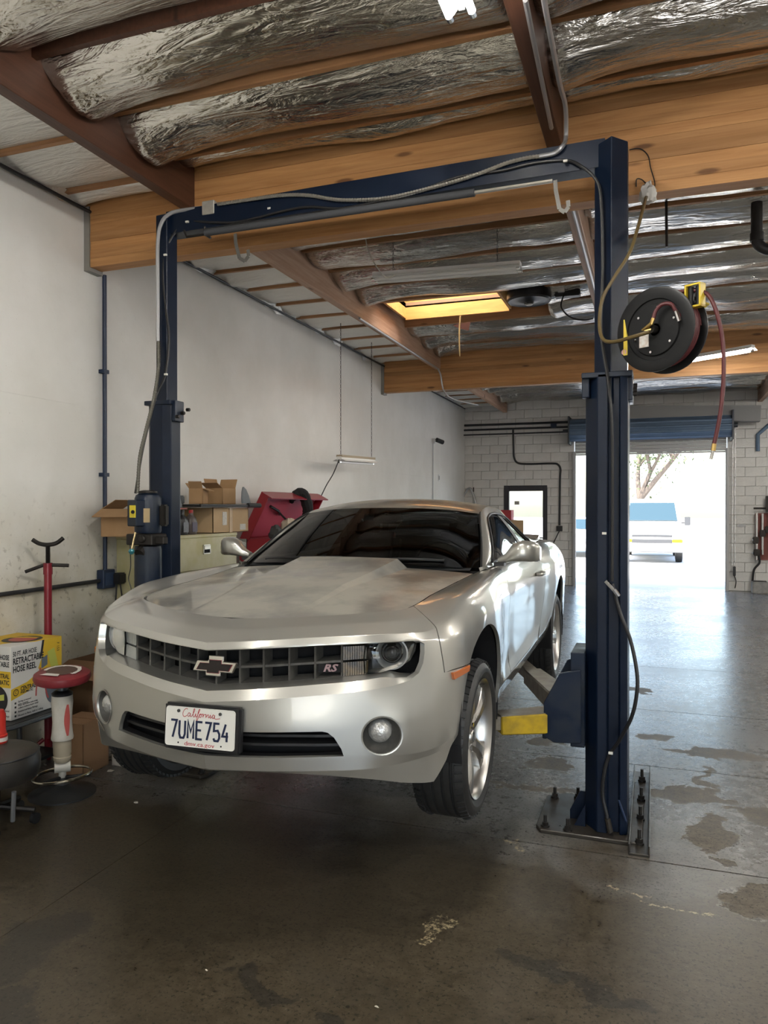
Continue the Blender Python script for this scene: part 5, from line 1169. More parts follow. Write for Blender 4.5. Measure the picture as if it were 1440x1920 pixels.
MB().box(PU+Vector((.11, .02, 1.70)), (.05, .05, .14)).build('capacitor_cover', M_bolt, pu, bevel=.01)
MB().tube([W(254, 998, 1, 4.0), W(247, 1030, 1, 3.97)], .006, 8).build('lever', mat('brass_rod', (.5, .4, .22), .35, metal=.9), pu)
kb = W(246.5, 1034, 1, 3.97); MB().lathe([(.0001, -.02), (.012, -.016), (.02, 0), (.012, .016), (.0001, .02)], kb, (0, 0, 1), 14).build('lever_knob', mat('teal_ball', (.03, .16, .19), .3), pu, True)
MB().tube(spline([W(243, 1010, 1, 4.02), W(245, 1060, 1, 4.0), W(241, 1085, 1, 4.0), W(246, 1105, 1, 4.0), W(243, 1125, 1, 4.0)], 6), .003, 6).build('pull_cord', M_hose, pu)

# ================================================================ AIR HOSE REEL on the right post
RC = Vector((.035, 3.98, 2.625)); RA = Vector((-.50, -.86, -.04)).normalized(); RT2 = Vector((0, 0, 1)).cross(RA).normalized()
REEL = thing('hose_reel', 'black air hose reel with dark red hose on the blue post', 'hose reel', RC)
M_reel = mat('black_reel_enamel', (.007, .0073, .008), .45, spec=.3); M_redh = mat('dark_red_rubber_hose', (.075, .012, .014), .5); M_brass = mat('brass', (.62, .44, .16), .28, metal=1)
M_yb = mat('yellow_bracket_enamel', (.60, .44, .03), .45)
def disc(off, name):
    return MB().lathe([(.03, off), (.125, off), (.132, off-.012), (.145, off-.012), (.150, off), (.196, off+.004), (.206, off), (.206, off-.006), (.19, off-.006), (.03, off-.012)], RC, RA, 56, closed=True).build(name, M_reel, REEL, True)
fd = disc(.065, 'reel_disc'); disc(-.06, 'reel_disc')
MB().lathe([(.03, -.06), (.09, -.06), (.09, .055), (.03, .055)], RC, RA, 30).build('drum', M_reel, REEL, True)
hz = []
for k in range(6*40):
    a = 2*PI*k/40; lay = k//40; off = -.047+.0155*(k/40) ; r = .172
    hz.append(RC+RA*off+(RT2*math.cos(a)+Vector((0, 0, 1))*math.sin(a))*r)
MB().tube(hz, .0095, 8).build('wound_hose', M_redh, REEL, True)
for k in range(6):
    a = 2*PI*k/6+.35; p = RC+RA*.066+(RT2*math.cos(a)+Vector((0, 0, 1))*math.sin(a))*(.108 if k % 2 else .11); MB().cyl(p, p+RA*.005, .006, 10).build('rivet', M_chrome, fd)
MB().tube([RC+RA*.06, RC+RA*.10], .02, 12).build('swivel', M_bolt, REEL, True)
def onr(x, z, o=.07): return RC+RT2*x*-1+Vector((0, 0, z))+RA*o if False else RC+RT2*x+Vector((0, 0, z))+RA*o
# the side of the disc seen on the right of the picture is +RT2
sg = 1 if RT2.x > 0 else -1
MB().box(onr(sg*-.055, -.045, .067), (.05, .004, .068), Matrix((RT2*sg, -RA, Vector((0, 0, 1)))).transposed()).build('label', mat('white_reel_label', (.6, .6, .58), .5, var=(.45, .36, .3), vscale=50), fd)
MB().lathe([(0, .0), (.014, 0)], onr(sg*-.165, -.085, .0705), RA, 20).build('sticker', mat('red_white_sticker', (.6, .35, .33), .5), fd)
MB().tube([onr(0, 0, .09), onr(sg*-.03, .0, .115), onr(sg*.012, .02, .115), onr(sg*.02, .045, .11)], .010, 8).build('brass_elbow', M_brass, REEL, True)
MB().tube(spline([onr(sg*.02, .045, .11), onr(sg*.03, .08, .105), onr(sg*.06, .105, .10), onr(sg*.10, .10, .09), onr(sg*.115, .07, .078), onr(sg*.13, .035, .05)], 8), .009, 8).build('inlet_hose', M_redh, REEL, True)
MB().tube([onr(sg*.118, .065, .076), onr(sg*.132, .015, .07)], .0105, 8).build('hose_guard_spring', M_chrome, REEL, True)
MB().tube(spline([W(1218, 622, 1, 3.86), W(1185, 632, 1, 3.90), W(1150, 641, 1, 4.0), W(1130, 635, 1, 4.06), W(1124, 605, 1, 4.10), W(1130, 560, 1, 4.10), W(1152, 520, 1, 4.10), W(1180, 475, 1, 4.16), W(1195, 430, 1, 4.3), W(1206, 390, 1, 4.5), W(1213, 365, 1, 4.7)], 8), .0095, 8).build('supply_hose', mat('olive_rubber_hose', (.095, .066, .024), .45), REEL, True)
bk_ = MB(); bk_.bb((-.145, 4.00, 2.52), (-.125, 4.09, 2.70)).bb((-.136, 4.05, 2.58), (-.128, 4.20, 2.66)).bar(RC-RA*.08+Vector((0, 0, -.02)), Vector((-.13, 4.15, 2.60)), .012, .07).build('mount_bracket', M_yb, REEL)
MB().bar(RC-RA*.075, RC-RA*.075+RT2*sg*.19+Vector((0, 0, .11)), .010, .06, RA).bar(RC-RA*.075+RT2*sg*.17+Vector((0, 0, .10)), W(1303, 575, 1, 3.93), .010, .05, RA).build('guide_arm', M_yb, REEL)
g = W(1303, 555, 1, 3.90); GR = Matrix((RT2*sg, -RA, Vector((0, 0, 1)))).transposed()
gm = MB(); gq = lambda x, y, z: g+GR @ Vector((x, y, z))
for x, z, sx, sz in ((-.036, 0, .008, .11), (.036, 0, .008, .11), (0, .052, .08, .008), (0, -.052, .08, .008)): gm.box(gq(x, 0, z), (sx, .05, sz), GR)
gm.build('roller_frame', M_yb, REEL)
for x in (-.019, .019): MB().cyl(gq(x, 0, -.045), gq(x, 0, .045), .014, 12).build('guide_roller', M_reel, REEL, True)
for z in (-.03, .03): MB().cyl(gq(-.03, .012, z), gq(.03, .012, z), .012, 12).build('guide_roller', M_reel, REEL, True)
MB().tube(spline([onr(sg*.10, .15, -.02), onr(sg*.06, .185, -.02), W(1262, 550, 1, 3.97), W(1285, 546, 1, 3.93), W(1310, 545, 1, 3.90), W(1330, 556, 1, 3.89), W(1345, 590, 1, 3.88), W(1355, 640, 1, 3.88), W(1357, 700, 1, 3.88), W(1352, 765, 1, 3.88), W(1343, 815, 1, 3.88), W(1339, 832, 1, 3.88)], 8), .0098, 8).build('hanging_hose', M_redh, REEL, True)
MB().tube([W(1339, 832, 1, 3.88), W(1337, 845, 1, 3.88)], .011, 6).build('hose_fitting', M_brass, REEL); MB().tube([W(1337, 845, 1, 3.88), W(1333, 861, 1, 3.88)], .008, 8).build('quick_coupler', mat('pale_coupler', (.55, .53, .5), .35, metal=.7), REEL)

# ================================================================ ALONG THE LEFT WALL
M_card = mat('brown_cardboard', (.36, .215, .105), .85, var=(.42, .26, .135), vscale=4); M_card2 = mat('tan_cardboard', (.44, .30, .17), .85, var=(.49, .345, .20), vscale=4); M_cardin = mat('cardboard_inside', (.24, .14, .07), .9)
def obox(mb, c, d, rz=0): return mb.box(c, d, rotm(0, 0, rz))
# filing cabinet
CABX0, CABX1, CABY0, CABY1, CABZ = -4.17, -3.65, 5.10, 6.14, 1.52
M_cab2 = mat('pale_green_cabinet_enamel', (.42, .38, .19), .45, var=(.50, .47, .31), vscale=5)
cb = thing('filing_cabinet', 'tall olive green steel filing cabinet against the white wall behind the lift post', 'cabinet', ((CABX0+CABX1)/2, (CABY0+CABY1)/2, 0))
MB().bb((CABX0, CABY0, .03), (CABX1-.012, CABY1, CABZ-.03)).bb((CABX0-.005, CABY0-.006, CABZ-.03), (CABX1, CABY1+.006, CABZ)).build('body', M_cab2, cb, bevel=.006)
for k in range(5):
    z0 = .08+k*.285; dw = MB().bb((CABX1-.012, CABY0+.02, z0), (CABX1+.006, CABY1-.02, z0+.272)).build('drawer', M_cab2, cb, bevel=.004)
    zc = z0+.17; yc = (CABY0+CABY1)/2+.0
    MB().bb((CABX1+.006, yc-.055, zc-.04), (CABX1+.014, yc+.055, zc-.032)).bb((CABX1+.006, yc-.055, zc+.032), (CABX1+.014, yc+.055, zc+.04)).bb((CABX1+.006, yc-.055, zc-.04), (CABX1+.014, yc-.047, zc+.04)).bb((CABX1+.006, yc+.047, zc-.04), (CABX1+.014, yc+.055, zc+.04)).bb((CABX1+.006, yc-.045, zc+.0), (CABX1+.02, yc+.045, zc+.03)).build('handle', mat('dull_chrome', (.6, .58, .52), .3, metal=1), dw)
    MB().bb((CABX1+.0055, yc-.046, zc-.032), (CABX1+.0065, yc+.046, zc)).build('handle_recess', M_void, dw)
# things on the cabinet
def carton(name, label, c, d, rz, m, flaps=(), group=None, tape=None):
    """open or shut cardboard box: four thin walls, a bottom and its flaps"""
    e = thing(name, label, 'box', (c[0], c[1], c[2]), group); R_ = rotm(0, 0, rz); C3_ = Vector(c); w_, l_, h_ = d; T = .006
    P = lambda x, y, z: C3_+R_ @ Vector((x, y, z))
    b = MB().box(P(0, 0, T/2), (w_, l_, T), R_)
    for x, y, sx, sy in ((-w_/2+T/2, 0, T, l_), (w_/2-T/2, 0, T, l_), (0, -l_/2+T/2, w_, T), (0, l_/2-T/2, w_, T)): b.box(P(x, y, h_/2), (sx, sy, h_), R_)
    b.build('box_walls', m, e)
    for side_, ang in flaps:      # side x-,x+,y-,y+ ; ang: opening from closed flat (0) to hanging outside (270)
        sx, sy = {'x-': (-1, 0), 'x+': (1, 0), 'y-': (0, -1), 'y+': (0, 1)}[side_]; L = (w_ if sx else l_)/2*.96; a = math.radians(ang)
        hx, hy = sx*(w_/2-T/2), sy*(l_/2-T/2); dx, dz = -math.cos(a), math.sin(a)
        A = [(hx+(0 if sx else -w_/2+.004), hy+(0 if sy else -l_/2+.004), h_), (hx+(0 if sx else w_/2-.004), hy+(0 if sy else l_/2-.004), h_)]
        V = []
        for p in A: V += [P(*p), P(p[0]+sx*dx*L, p[1]+sy*dx*L, p[2]+dz*L)]
        nrm = (V[1]-V[0]).cross(V[2]-V[0]).normalized()*.004; V += [v+nrm for v in V]
        MB().add(V, [(0, 1, 3, 2), (4, 6, 7, 5), (0, 4, 5, 1), (1, 5, 7, 3), (3, 7, 6, 2), (2, 6, 4, 0)]).build('flap', m, e, fixn=True)
    if tape: MB().box(P(*tape[0]), tape[1], R_).build('shipping_label', mat('white_paper_label', (.62, .60, .56), .7, var=(.50, .47, .43), vscale=60), e)
    return e
TZ = CABZ+.001
b1 = carton('cardboard_box', 'shut tan carton with white label on the olive cabinet', (-3.90, 6.09, TZ), (.44, .62, .225), 0, M_card2, (('x-', 0), ('x+', 0)), 'cartons on the cabinet', ((.222, -.12, .13), (.003, .07, .12)))
MB().bb((-3.679, 6.24, TZ+.02), (-3.676, 6.34, TZ+.075)).build('barcode_label', mat('white_paper_label', (.62, .60, .56), .7), b1)
MB().bb((-3.678, 6.05, TZ+.0), (-3.675, 6.10, TZ+.225)).build('packing_tape', mat('glossy_tan_tape', (.42, .27, .13), .25), b1)
carton('cardboard_box', 'small open brown carton standing on the black tray', (-3.92, 5.92, TZ+.262), (.13, .15, .14), .25, M_card, (('x-', 125), ('x+', 200), ('y-', 120)), 'cartons on the cabinet')
carton('cardboard_box', 'open brown carton with raised flap behind the grey felt piece', (-3.90, 6.26, TZ+.262), (.20, .20, .15), -.1, M_card, (('y+', 110), ('x-', 105), ('y-', 150)), 'cartons on the cabinet')
carton('cardboard_box', 'open brown carton hanging over the cabinet edge behind the pump', (-3.95, 4.98, TZ+.001), (.30, .30, .215), .12, M_card, (('y-', 205), ('x+', 250), ('x-', 30)), 'cartons on the cabinet')
tr = thing('parts_tray', 'flat black plastic tray lying on the tan carton', 'tray', (-3.88, 5.90, TZ+.235))
MB().bb((-4.08, 5.50, TZ+.232), (-3.62, 6.40, TZ+.245)).bb((-4.08, 5.50, TZ+.245), (-4.06, 6.40, TZ+.26)).bb((-3.64, 5.50, TZ+.245), (-3.62, 6.40, TZ+.26)).build('tray_base', M_trim, tr, bevel=.004)
MB().bb((-4.04, 5.44, TZ+.26), (-3.86, 5.62, TZ+.335)).build('black_cover', M_trim, tr, bevel=.01)
MB().tube([(-3.63, 6.3, TZ+.25), (-3.61, 6.50, TZ+.25)], .022, 8).build('tray_grip', M_trim, tr, True)
def blob(name, label, cat, c, r, m, seed, amp=.25, group=None, n=18):
    mb = MB()
    def f(u, v):
        a = 2*PI*u; b = PI*v; d = Vector((math.sin(b)*math.cos(a), math.sin(b)*math.sin(a), math.cos(b))); k = 1+amp*noise.noise(d*2.2+Vector((seed, 0, 0)))
        return Vector(c)+Vector((d.x*r[0]*k, d.y*r[1]*k, max(-r[2]*.55, d.z*r[2]*k)))
    mb.grid(f, n+1, n//2+2); o = mb.build(name, m, None, True); return tag(o, label, cat, group)
M_felt = mat('grey_felt', (.20, .215, .23), .9, bump=.5, bscale=80)
def felt(name, label, c, w_, h_, rz):
    P = [(-w_/2, 0), (w_/2, 0), (w_*.46, h_*.45), (w_*.25, h_*.85), (0, h_), (-w_*.2, h_*.75), (-w_*.42, h_*.35)]; R_ = rotm(-.2, 0, rz)
    o = MB().prism(P, c, R_ @ Vector((1, 0, 0)), R_ @ Vector((0, 0, 1)), .02).build(name, M_felt, None, bevel=.006); return tag(o, label, 'felt piece')
felt('felt_pad', 'grey felt pad leaning on the open carton', (-3.645, 6.28, TZ+.265), .20, .165, PI/2+.15)
felt('felt_pad', 'grey felt pad standing above the oil bottles beside the lift post', (-3.75, 5.32, TZ+.228), .18, .17, PI/2+.1)
tag(MB().bb((-3.86, 5.22, TZ+.215), (-3.70, 5.42, TZ+.226)).build('red_carton_lid', mat('dull_pink_card', (.34, .13, .12), .8), None), 'dull red flat carton on the oil bottles under a felt pad', 'box')
M_bot = [mat('grey_bottle', (.045, .047, .05), .35), mat('black_bottle', (.018, .018, .02), .35), mat('amber_brown_bottle', (.07, .055, .05), .35)]
for k, (y, lab, lbl) in enumerate(((5.27, 'grey oil bottle with white label nearest the lift post', (.55, .57, .6)), (5.40, 'dark oil bottle in the middle of the three', (.16, .17, .19)), (5.53, 'dark oil bottle with red cap beside the tan carton', (.07, .055, .09)))):
    bt = thing('oil_bottle', lab, 'bottle', (-3.74, y, TZ), 'oil bottles on the cabinet'); hh = .185
    V = []; sec = [(0, .052, .036), (.012, .055, .040), (hh*.62, .055, .040), (hh*.78, .045, .034), (hh*.90, .020, .018), (hh, .018, .017)]; n = 16
    for z, a, b in sec:
        for q in range(n):
            t_ = 2*PI*q/n; cx_ = math.copysign(abs(math.cos(t_))**.7, math.cos(t_)); cy_ = math.copysign(abs(math.sin(t_))**.7, math.sin(t_)); V.append((-3.74+b*cx_, y+a*cy_, TZ+z))
    MB().add(V, [(i*n+q, i*n+(q+1) % n, (i+1)*n+(q+1) % n, (i+1)*n+q) for i in range(len(sec)-1) for q in range(n)]+[tuple(range(n-1, -1, -1)), tuple((len(sec)-1)*n+q for q in range(n))]).build('bottle_body', M_bot[k], bt, True)
    MB().cyl((-3.74, y, TZ+hh-.004), (-3.74, y, TZ+hh+.024), .019, 14).build('cap', mat('red_cap', (.35, .02, .02), .4) if k == 2 else M_bot[1], bt)
    MB().bb((-3.702, y-.036, TZ+.022), (-3.698, y+.036, TZ+.105)).build('bottle_label', mat('label_%d' % k, lbl, .5, var=tuple(v*.7 for v in lbl), vscale=40), bt)

# red tool chest with its lid up
TC = thing('tool_chest', 'red steel tool chest with its lid propped open behind the coupe', 'tool chest', (-3.85, 7.7, 0))
M_redt = mat('red_chest_enamel', (.28, .012, .022), .4, coat=.3); M_redi2 = mat('pinkish_red_lid_inside', (.42, .06, .10), .45)
MB().bb((-4.15, 7.02, .12), (-3.62, 8.42, 1.42)).build('chest_body', M_redt, TC, bevel=.01)
for k in range(5): 
    dwo = MB().bb((-3.62, 7.06, .18+.22*k), (-3.605, 8.38, .38+.22*k)).build('drawer', M_redt, TC, bevel=.004); MB().bb((-3.605, 7.2, .345+.22*k), (-3.585, 8.25, .362+.22*k)).build('handle', M_chrome, dwo)
for x in (-4.08, -3.70):
    for y in (7.12, 8.32): MB().cyl((x-.02, y, .06), (x+.02, y, .06), .06, 16).build('caster', M_hose, TC, True)
# the lid hinges along the wall side and leans back
LH = Vector((-4.13, 0, 1.42)); la = math.radians(62); lu = Vector((math.cos(la), 0, math.sin(la))); ln_ = Vector((math.sin(la), 0, -math.cos(la)))
ld = MB(); L = .56; D = .09
def lidp(s_, t_, y): return LH+lu*s_-ln_*(-t_)+Vector((0, y, 0))
def lb(s0, s1, t0, t1, y0, y1, mb):
    V = [lidp(s_, t_, y) for y in (y0, y1) for s_ in (s0, s1) for t_ in (t0, t1)]; mb.add(V, [(0, 1, 3, 2), (4, 6, 7, 5), (0, 4, 5, 1), (2, 3, 7, 6), (0, 2, 6, 4), (1, 5, 7, 3)])
lb(0, L, -.012, 0, 7.02, 8.42, ld); lb(0, L, 0, D, 7.02, 7.035, ld); lb(0, L, 0, D, 8.405, 8.42, ld); lb(L-.012, L, 0, D+.05, 7.0, 8.44, ld)
ld.build('lid', M_redt, TC, fixn=True)
li = MB(); lb(.02, L-.02, 0, .006, 7.05, 8.39, li); li.build('lid_lining', M_redi2, TC, fixn=True)
MB().tube([lidp(.35, .02, 7.5), Vector((-3.66, 7.52, 1.44))], .012, 8).tube([lidp(.40, .02, 7.30), lidp(.36, .06, 7.46), lidp(.30, .02, 7.6)], .016, 8).build('lid_stay', M_hose, TC, True)
blob('rag_bundle', 'pale cloth bundle lying in the open red tool chest', 'rag', (-3.72, 7.32, 1.50), (.09, .12, .13), mat('pale_cloth', (.50, .42, .32), .9, bump=.6, bscale=30), 3, .4)
blob('dark_rag', 'dark grey rag in the red chest beside the pale cloth', 'rag', (-3.74, 7.07, 1.47), (.07, .07, .09), mat('dark_cloth', (.06, .062, .06), .9, bump=.5, bscale=30), 5, .4)
bj = []; 
for k, (s_, t_, y) in enumerate(((L-.10, .015, 7.72), (L+.0, .015, 7.80), (L+.02, .06, 7.86), (L-.10, .155, 7.93), (L-.20, .165, 7.98), (L-.24, .15, 8.02))): bj.append(lidp(s_, t_, y))
P = spline(bj, 6); tag(MB().tube(P, [.035+.03*math.sin(PI*k/(len(P)-1))+.012*noise.noise((k*.7, 0, 0)) for k in range(len(P))], 10).build('black_glove_rag', mat('black_cloth', (.016, .016, .017), .9, bump=.5, bscale=40), None, True), 'black cloth draped over the lid edge of the red chest', 'rag')

# tall red support stand behind the boxes
ST = thing('underhoist_stand', 'tall red steel underhoist stand with black saddle by the wall', 'jack stand', (-4.02, 4.20, 0))
o = Vector((-4.02, 4.20, 0)); M_reds = mat('dark_red_stand_enamel', (.20, .012, .022), .4, coat=.2)
MB().cyl(o+Vector((0, 0, .06)), o+Vector((0, 0, 1.34)), .026, 18).build('column', M_reds, ST, True)
MB().cyl(o+Vector((0, 0, 1.28)), o+Vector((0, 0, 1.36)), .031, 18).build('collar', M_reds, ST, True)
th = MB(); n = 70
for k in range(n): pass
MB().tube([o+Vector((0, 0, 1.34+.0022*k)) for k in range(66)], [.0165 if k % 2 else .0135 for k in range(66)], 12).build('screw', M_bolt, ST)
MB().tube(spline([o+Vector((-.09, -.05, 1.525)), o+Vector((-.05, -.028, 1.497)), o+Vector((0, 0, 1.488)), o+Vector((.05, .028, 1.50)), o+Vector((.09, .05, 1.535))], 6), .015, 10).build('saddle', M_bolt, ST, True)
MB().cyl(o+Vector((-.028, -.01, 1.345)), o+Vector((-.125, -.08, 1.30)), .0125, 10).build('handle', M_bolt, ST, True); MB().cyl(o+Vector((.028, .01, 1.345)), o+Vector((.12, .07, 1.34)), .0125, 10).build('handle', M_bolt, ST, True)
for k in range(4):
    a = PI/4+k*PI/2; MB().tube([o+Vector((.03*math.cos(a), .03*math.sin(a), .12)), o+Vector((.15*math.cos(a), .15*math.sin(a), .02))], .014, 8).build('leg', M_reds, ST, True)

# low black table under the printed carton
TB = thing('utility_table', 'low black table with grey rim under the hose reel carton', 'table', (-3.99, 3.87, 0))
tp = MB()
rr = [(-4.19+(.02 if k in (0, 3) else 0), 0) for k in range(4)]
pl_ = [(-4.19, 3.45), (-3.84, 3.45), (-3.76, 3.50), (-3.73, 3.60), (-3.73, 4.0), (-3.76, 4.10), (-3.84, 4.15), (-4.19, 4.15)]
MB().prism(pl_, (0, 0, .375), (1, 0, 0), (0, 1, 0), .03).build('tabletop', M_trim, TB, bevel=.006)
MB().tube([(x+(.008 if x > -4.1 else 0), y, .39) for x, y in pl_], .015, 8).build('rim', mat('grey_metal_rim', (.14, .155, .17), .35, metal=.6), TB, True)
for x, y in ((-3.80, 3.55), (-3.80, 4.05), (-4.13, 3.55), (-4.13, 4.05)): MB().cyl((x, y, 0), (x, y, .375), .017, 12).build('leg', mat('grey_tube_leg', (.17, .18, .19), .4, metal=.5), TB, True)
MB().bb((-4.15, 3.5, .08), (-3.80, 4.1, .10)).build('lower_shelf', M_trim, TB)
# printed hose reel carton
HX0, HX1, HY0, HY1, HZ0, HZ1 = -4.185, -3.80, 3.66, 4.09, .408, .875
HB_ = thing('hose_reel_carton', 'yellow and white printed carton of an air hose reel on the low table', 'box', (-3.99, 3.87, HZ0))
M_cwh = mat('white_printed_card', (.66, .64, .60), .55); M_cy = mat('yellow_printed_card', (.66, .43, .03), .55); M_ck = mat('black_print', (.018, .018, .02), .55); M_cg = mat('grey_print', (.13, .15, .18), .5); M_cr = mat('red_hose_print', (.45, .09, .08), .5)
MB().bb((HX0, HY0, HZ0), (HX1, HY1, HZ1)).build('carton', M_cwh, HB_, bevel=.002)
def side_p(yv, zv): return Vector((HX1+.0006, HY0+yv, HZ0+zv))      # the long side, facing +x
wd = HY1-HY0; hh = HZ1-HZ0
def pan(name, pts, m, lift=0, f=side_p, ux=(0, 1, 0), uy=(0, 0, 1)):
    o = f(0, 0); MB().prism(pts, o+Vector(ux).cross(Vector(uy))*lift, ux, uy, .0006).build(name, m, HB_)
pan('yellow_panel', [(wd*.62, hh), (wd, hh), (wd, hh*.22), (wd*.80, hh*.30), (wd*.60, hh*.52), (wd*.52, hh*.62), (wd*.60, hh*.78)], M_cy)
pan('black_edge', [(wd*.60, hh), (wd*.64, hh), (wd*.60, hh*.80), (wd*.54, hh*.73)], M_ck, .0004)
pan('yellow_band', [(0, hh*.42), (wd*.30, hh*.47), (wd*.58, hh*.58), (wd*.56, hh*.50), (wd*.30, hh*.33), (0, hh*.27)], M_cy)
# picture of the reel
rp = [(wd*.80+.062*math.cos(2*PI*k/24), hh*.30+.105*math.sin(2*PI*k/24)) for k in range(24)]; pan('reel_picture', rp, M_cg, .0008)
pan('bracket_picture', [(wd*.70, hh*.82), (wd*.84, hh*.86), (wd*.98, hh*.42), (wd*.84, hh*.38)], mat('lime_print', (.50, .52, .10), .5), .0010)
pan('roller_picture', [(wd*.58, hh*.60), (wd*.70, hh*.64), (wd*.70, hh*.78), (wd*.58, hh*.74)], M_cg, .0012)
hs = MB()
for pts in ([(.56, .62), (.52, .50), (.48, .36), (.47, .24)], [(.70, .42), (.66, .34), (.68, .24), (.72, .16)]): stroke(hs, [(a*wd, b*hh) for a, b in pts], side_p(0, 0), (0, 1, 0), (0, 0, 1), .012, lift=.0016)
hs.build('hose_picture', M_cr, HB_)
def ct(name, s_, size, y, z, sx=1, m=None, al='LEFT', bold=0, f=side_p): return text(name, s_, size, m or M_ck, HB_, f(y, z)+Vector((.0012, 0, 0)) if f is side_p else f(y, z)+Vector((0, -.0012, 0)), (0, 1, 0) if f is side_p else (1, 0, 0), (0, 0, 1), .0003, sx, 0, al, bold=bold)
ct('title_line', '50 FT. AIR HOSE', .044, .014, hh*.885, .62, bold=.0006); ct('title_line', 'RETRACTABLE', .056, .014, hh*.785, .70, bold=.0014); ct('title_line', 'HOSE REEL', .056, .014, hh*.675, .70, bold=.0014)
ct('brand_line', 'CENTRAL', .040, .075, hh*.395, .72, bold=.001); ct('brand_line', 'PNEUMATIC', .020, .075, hh*.345, .95, bold=.0005)
ring_ = MB(); ring_.lathe([(.017, 0), (.022, 0)], side_p(.038, hh*.365)+Vector((.0014, 0, 0)), (1, 0, 0), 20).build('brand_mark', M_ck, HB_); text('brand_letter', 'C', .03, M_ck, HB_, side_p(.038, hh*.365)+Vector((.0016, 0, 0)), (0, 1, 0), (0, 0, 1), .0002, .8)
for k, s_ in enumerate(('Spring powered\nauto rewind', 'Four direction non-snag\nrollers reduce hose wear', 'Reinforced brass fittings', 'Mounts to floor, wall or ceiling')): ct('bullet_line', s_, .0165, .055, hh*(.215-.054*k-(.012 if k > 1 else 0)), 1.0)
bu = MB()
for k in range(4): bu.box(side_p(.035, hh*(.22-.054*k-(.012 if k > 1 else 0))), (.002, .012, .012))
bu.build('bullet_marks', M_ck, HB_)['kind'] = 'stuff'
text('barcode_digits', 'F 153', .03, M_ck, HB_, side_p(wd*.92, hh*.86)+Vector((.0014, 0, 0)), (0, 0, -1), (0, 1, 0), .0002, .9)
def end_p(xv, zv): return Vector((HX0+xv, HY0-.0006, HZ0+zv))      # the end facing the camera
we = HX1-HX0
def pan2(name, pts, m, lift=0): MB().prism(pts, end_p(0, 0)+Vector((0, -lift, 0)), (1, 0, 0), (0, 0, 1), .0006).build(name, m, HB_)
pan2('yellow_label', [(we*.4, hh*.44), (we, hh*.44), (we, hh*.66), (we*.4, hh*.66)], M_cy)
pan2('reel_picture', [(we*.70+.09*math.cos(2*PI*k/24), hh*.27+.09*math.sin(2*PI*k/24)) for k in range(24)], M_ck, .0004)
pan2('bracket_picture', [(we*.62, hh*.24), (we*.86, hh*.27), (we*.86, hh*.35), (we*.62, hh*.31)], mat('lime_print', (.50, .52, .10), .5), .0008)
ct('title_line', 'HOSE\nRETRACTABLE', .044, we*.97, hh*.80, .7, al='RIGHT', bold=.001, f=end_p); ct('brand_line', 'CENTRAL\nPNEUMATIC', .040, we*.97, hh*.55, .75, al='RIGHT', bold=.001, f=end_p); ct('bullet_line', 'Durable metal', .018, we*.97, hh*.13, 1, al='RIGHT', f=end_p); ct('bullet_line', 'Brass fittings', .018, we*.97, hh*.06, 1, al='RIGHT', f=end_p)
def top_p(xv, yv): return Vector((HX0+xv, HY0+yv, HZ1+.0006))
def pan3(name, pts, m, lift=0): MB().prism(pts, top_p(0, 0)+Vector((0, 0, lift)), (1, 0, 0), (0, 1, 0), .0006).build(name, m, HB_)
pan3('yellow_top', [(we*.0, wd*.30), (we*.55, wd*.22), (we*.62, 0), (we, 0) if False else (we*.72, wd*.30), (we, wd*.45), (we, wd), (0, wd)], M_cy)
pan3('reel_picture', [(we*.62+.12*math.cos(2*PI*k/24), wd*.55+.13*math.sin(2*PI*k/24)) for k in range(24)], M_ck, .0005)
pan3('hose_picture', [(we*.62+.085*math.cos(2*PI*k/24), wd*.56+.09*math.sin(2*PI*k/24)) for k in range(24)], M_cr, .0009)
pan3('bracket_picture', [(we*.2, wd*.55), (we*.5, wd*.75), (we*.75, wd*.78), (we*.75, wd*.7), (we*.5, wd*.64)], M_cy, .0013)

# shop stool on an old shock body
SO = Vector((-3.405, 3.67, 0)); SL = thing('shop_stool', 'red round shop stool with torn taped seat on a fat white shaft', 'stool', SO)
M_seatr = mat('dark_red_vinyl', (.16, .016, .022), .4, var=(.22, .028, .034), vscale=8); M_white = mat('grimy_white_enamel', (.46, .43, .37), .45, var=(.54, .51, .45), vscale=10)
tl = rotm(.06, .05, 0)
def tilted(prof, o, n=40): return MB().lathe(prof, o, tl @ Vector((0, 0, 1)), n)
tilted([(0, -.032), (.138, -.032), (.158, -.022), (.166, 0), (.161, .022), (.143, .034), (0, .040)], SO+Vector((0, 0, .715))).build('seat', M_seatr, SL, True)
st_ = MB()
for k in range(26):
    a = -.3+3.9*k/25; r0, r1 = .088+.012*noise.noise((k*.6, 1, 0)), .112+.012*noise.noise((k*.5, 5, 0)); e_ = Vector((0, 0, .715))
    for r in (r0, r1): st_.v.append(SO+e_+tl @ Vector((r*math.cos(a), r*math.sin(a), .0405+.003*abs(noise.noise((k*.4, r*9, 3))))))
st_.f += [(2*i, 2*i+1, 2*i+3, 2*i+2) for i in range(25)]
st_.add([SO+Vector((0, 0, .715))+tl @ Vector(p) for p in ((-.05, -.13, .042), (.07, -.11, .043), (.05, -.075, .044), (-.03, -.09, .044))], [(0, 1, 2, 3)]).build('torn_tape', mat('white_tape', (.70, .66, .60), .5), SL)
tilted([(0, .039), (.08, .040), (.092, .0395), (.088, .0415), (0, .043)], SO+Vector((0, 0, .715)), 30).build('worn_patch', mat('brown_worn_foam', (.10, .06, .045), .85), SL, True)
MB().lathe([(.0, .685), (.06, .685), (.062, .655), (.03, .65), (.028, .628), (0, .628)], SO, (0, 0, 1), 24).build('seat_plate', mat('dark_grey_steel', (.10, .105, .115), .4, metal=.7), SL, True)
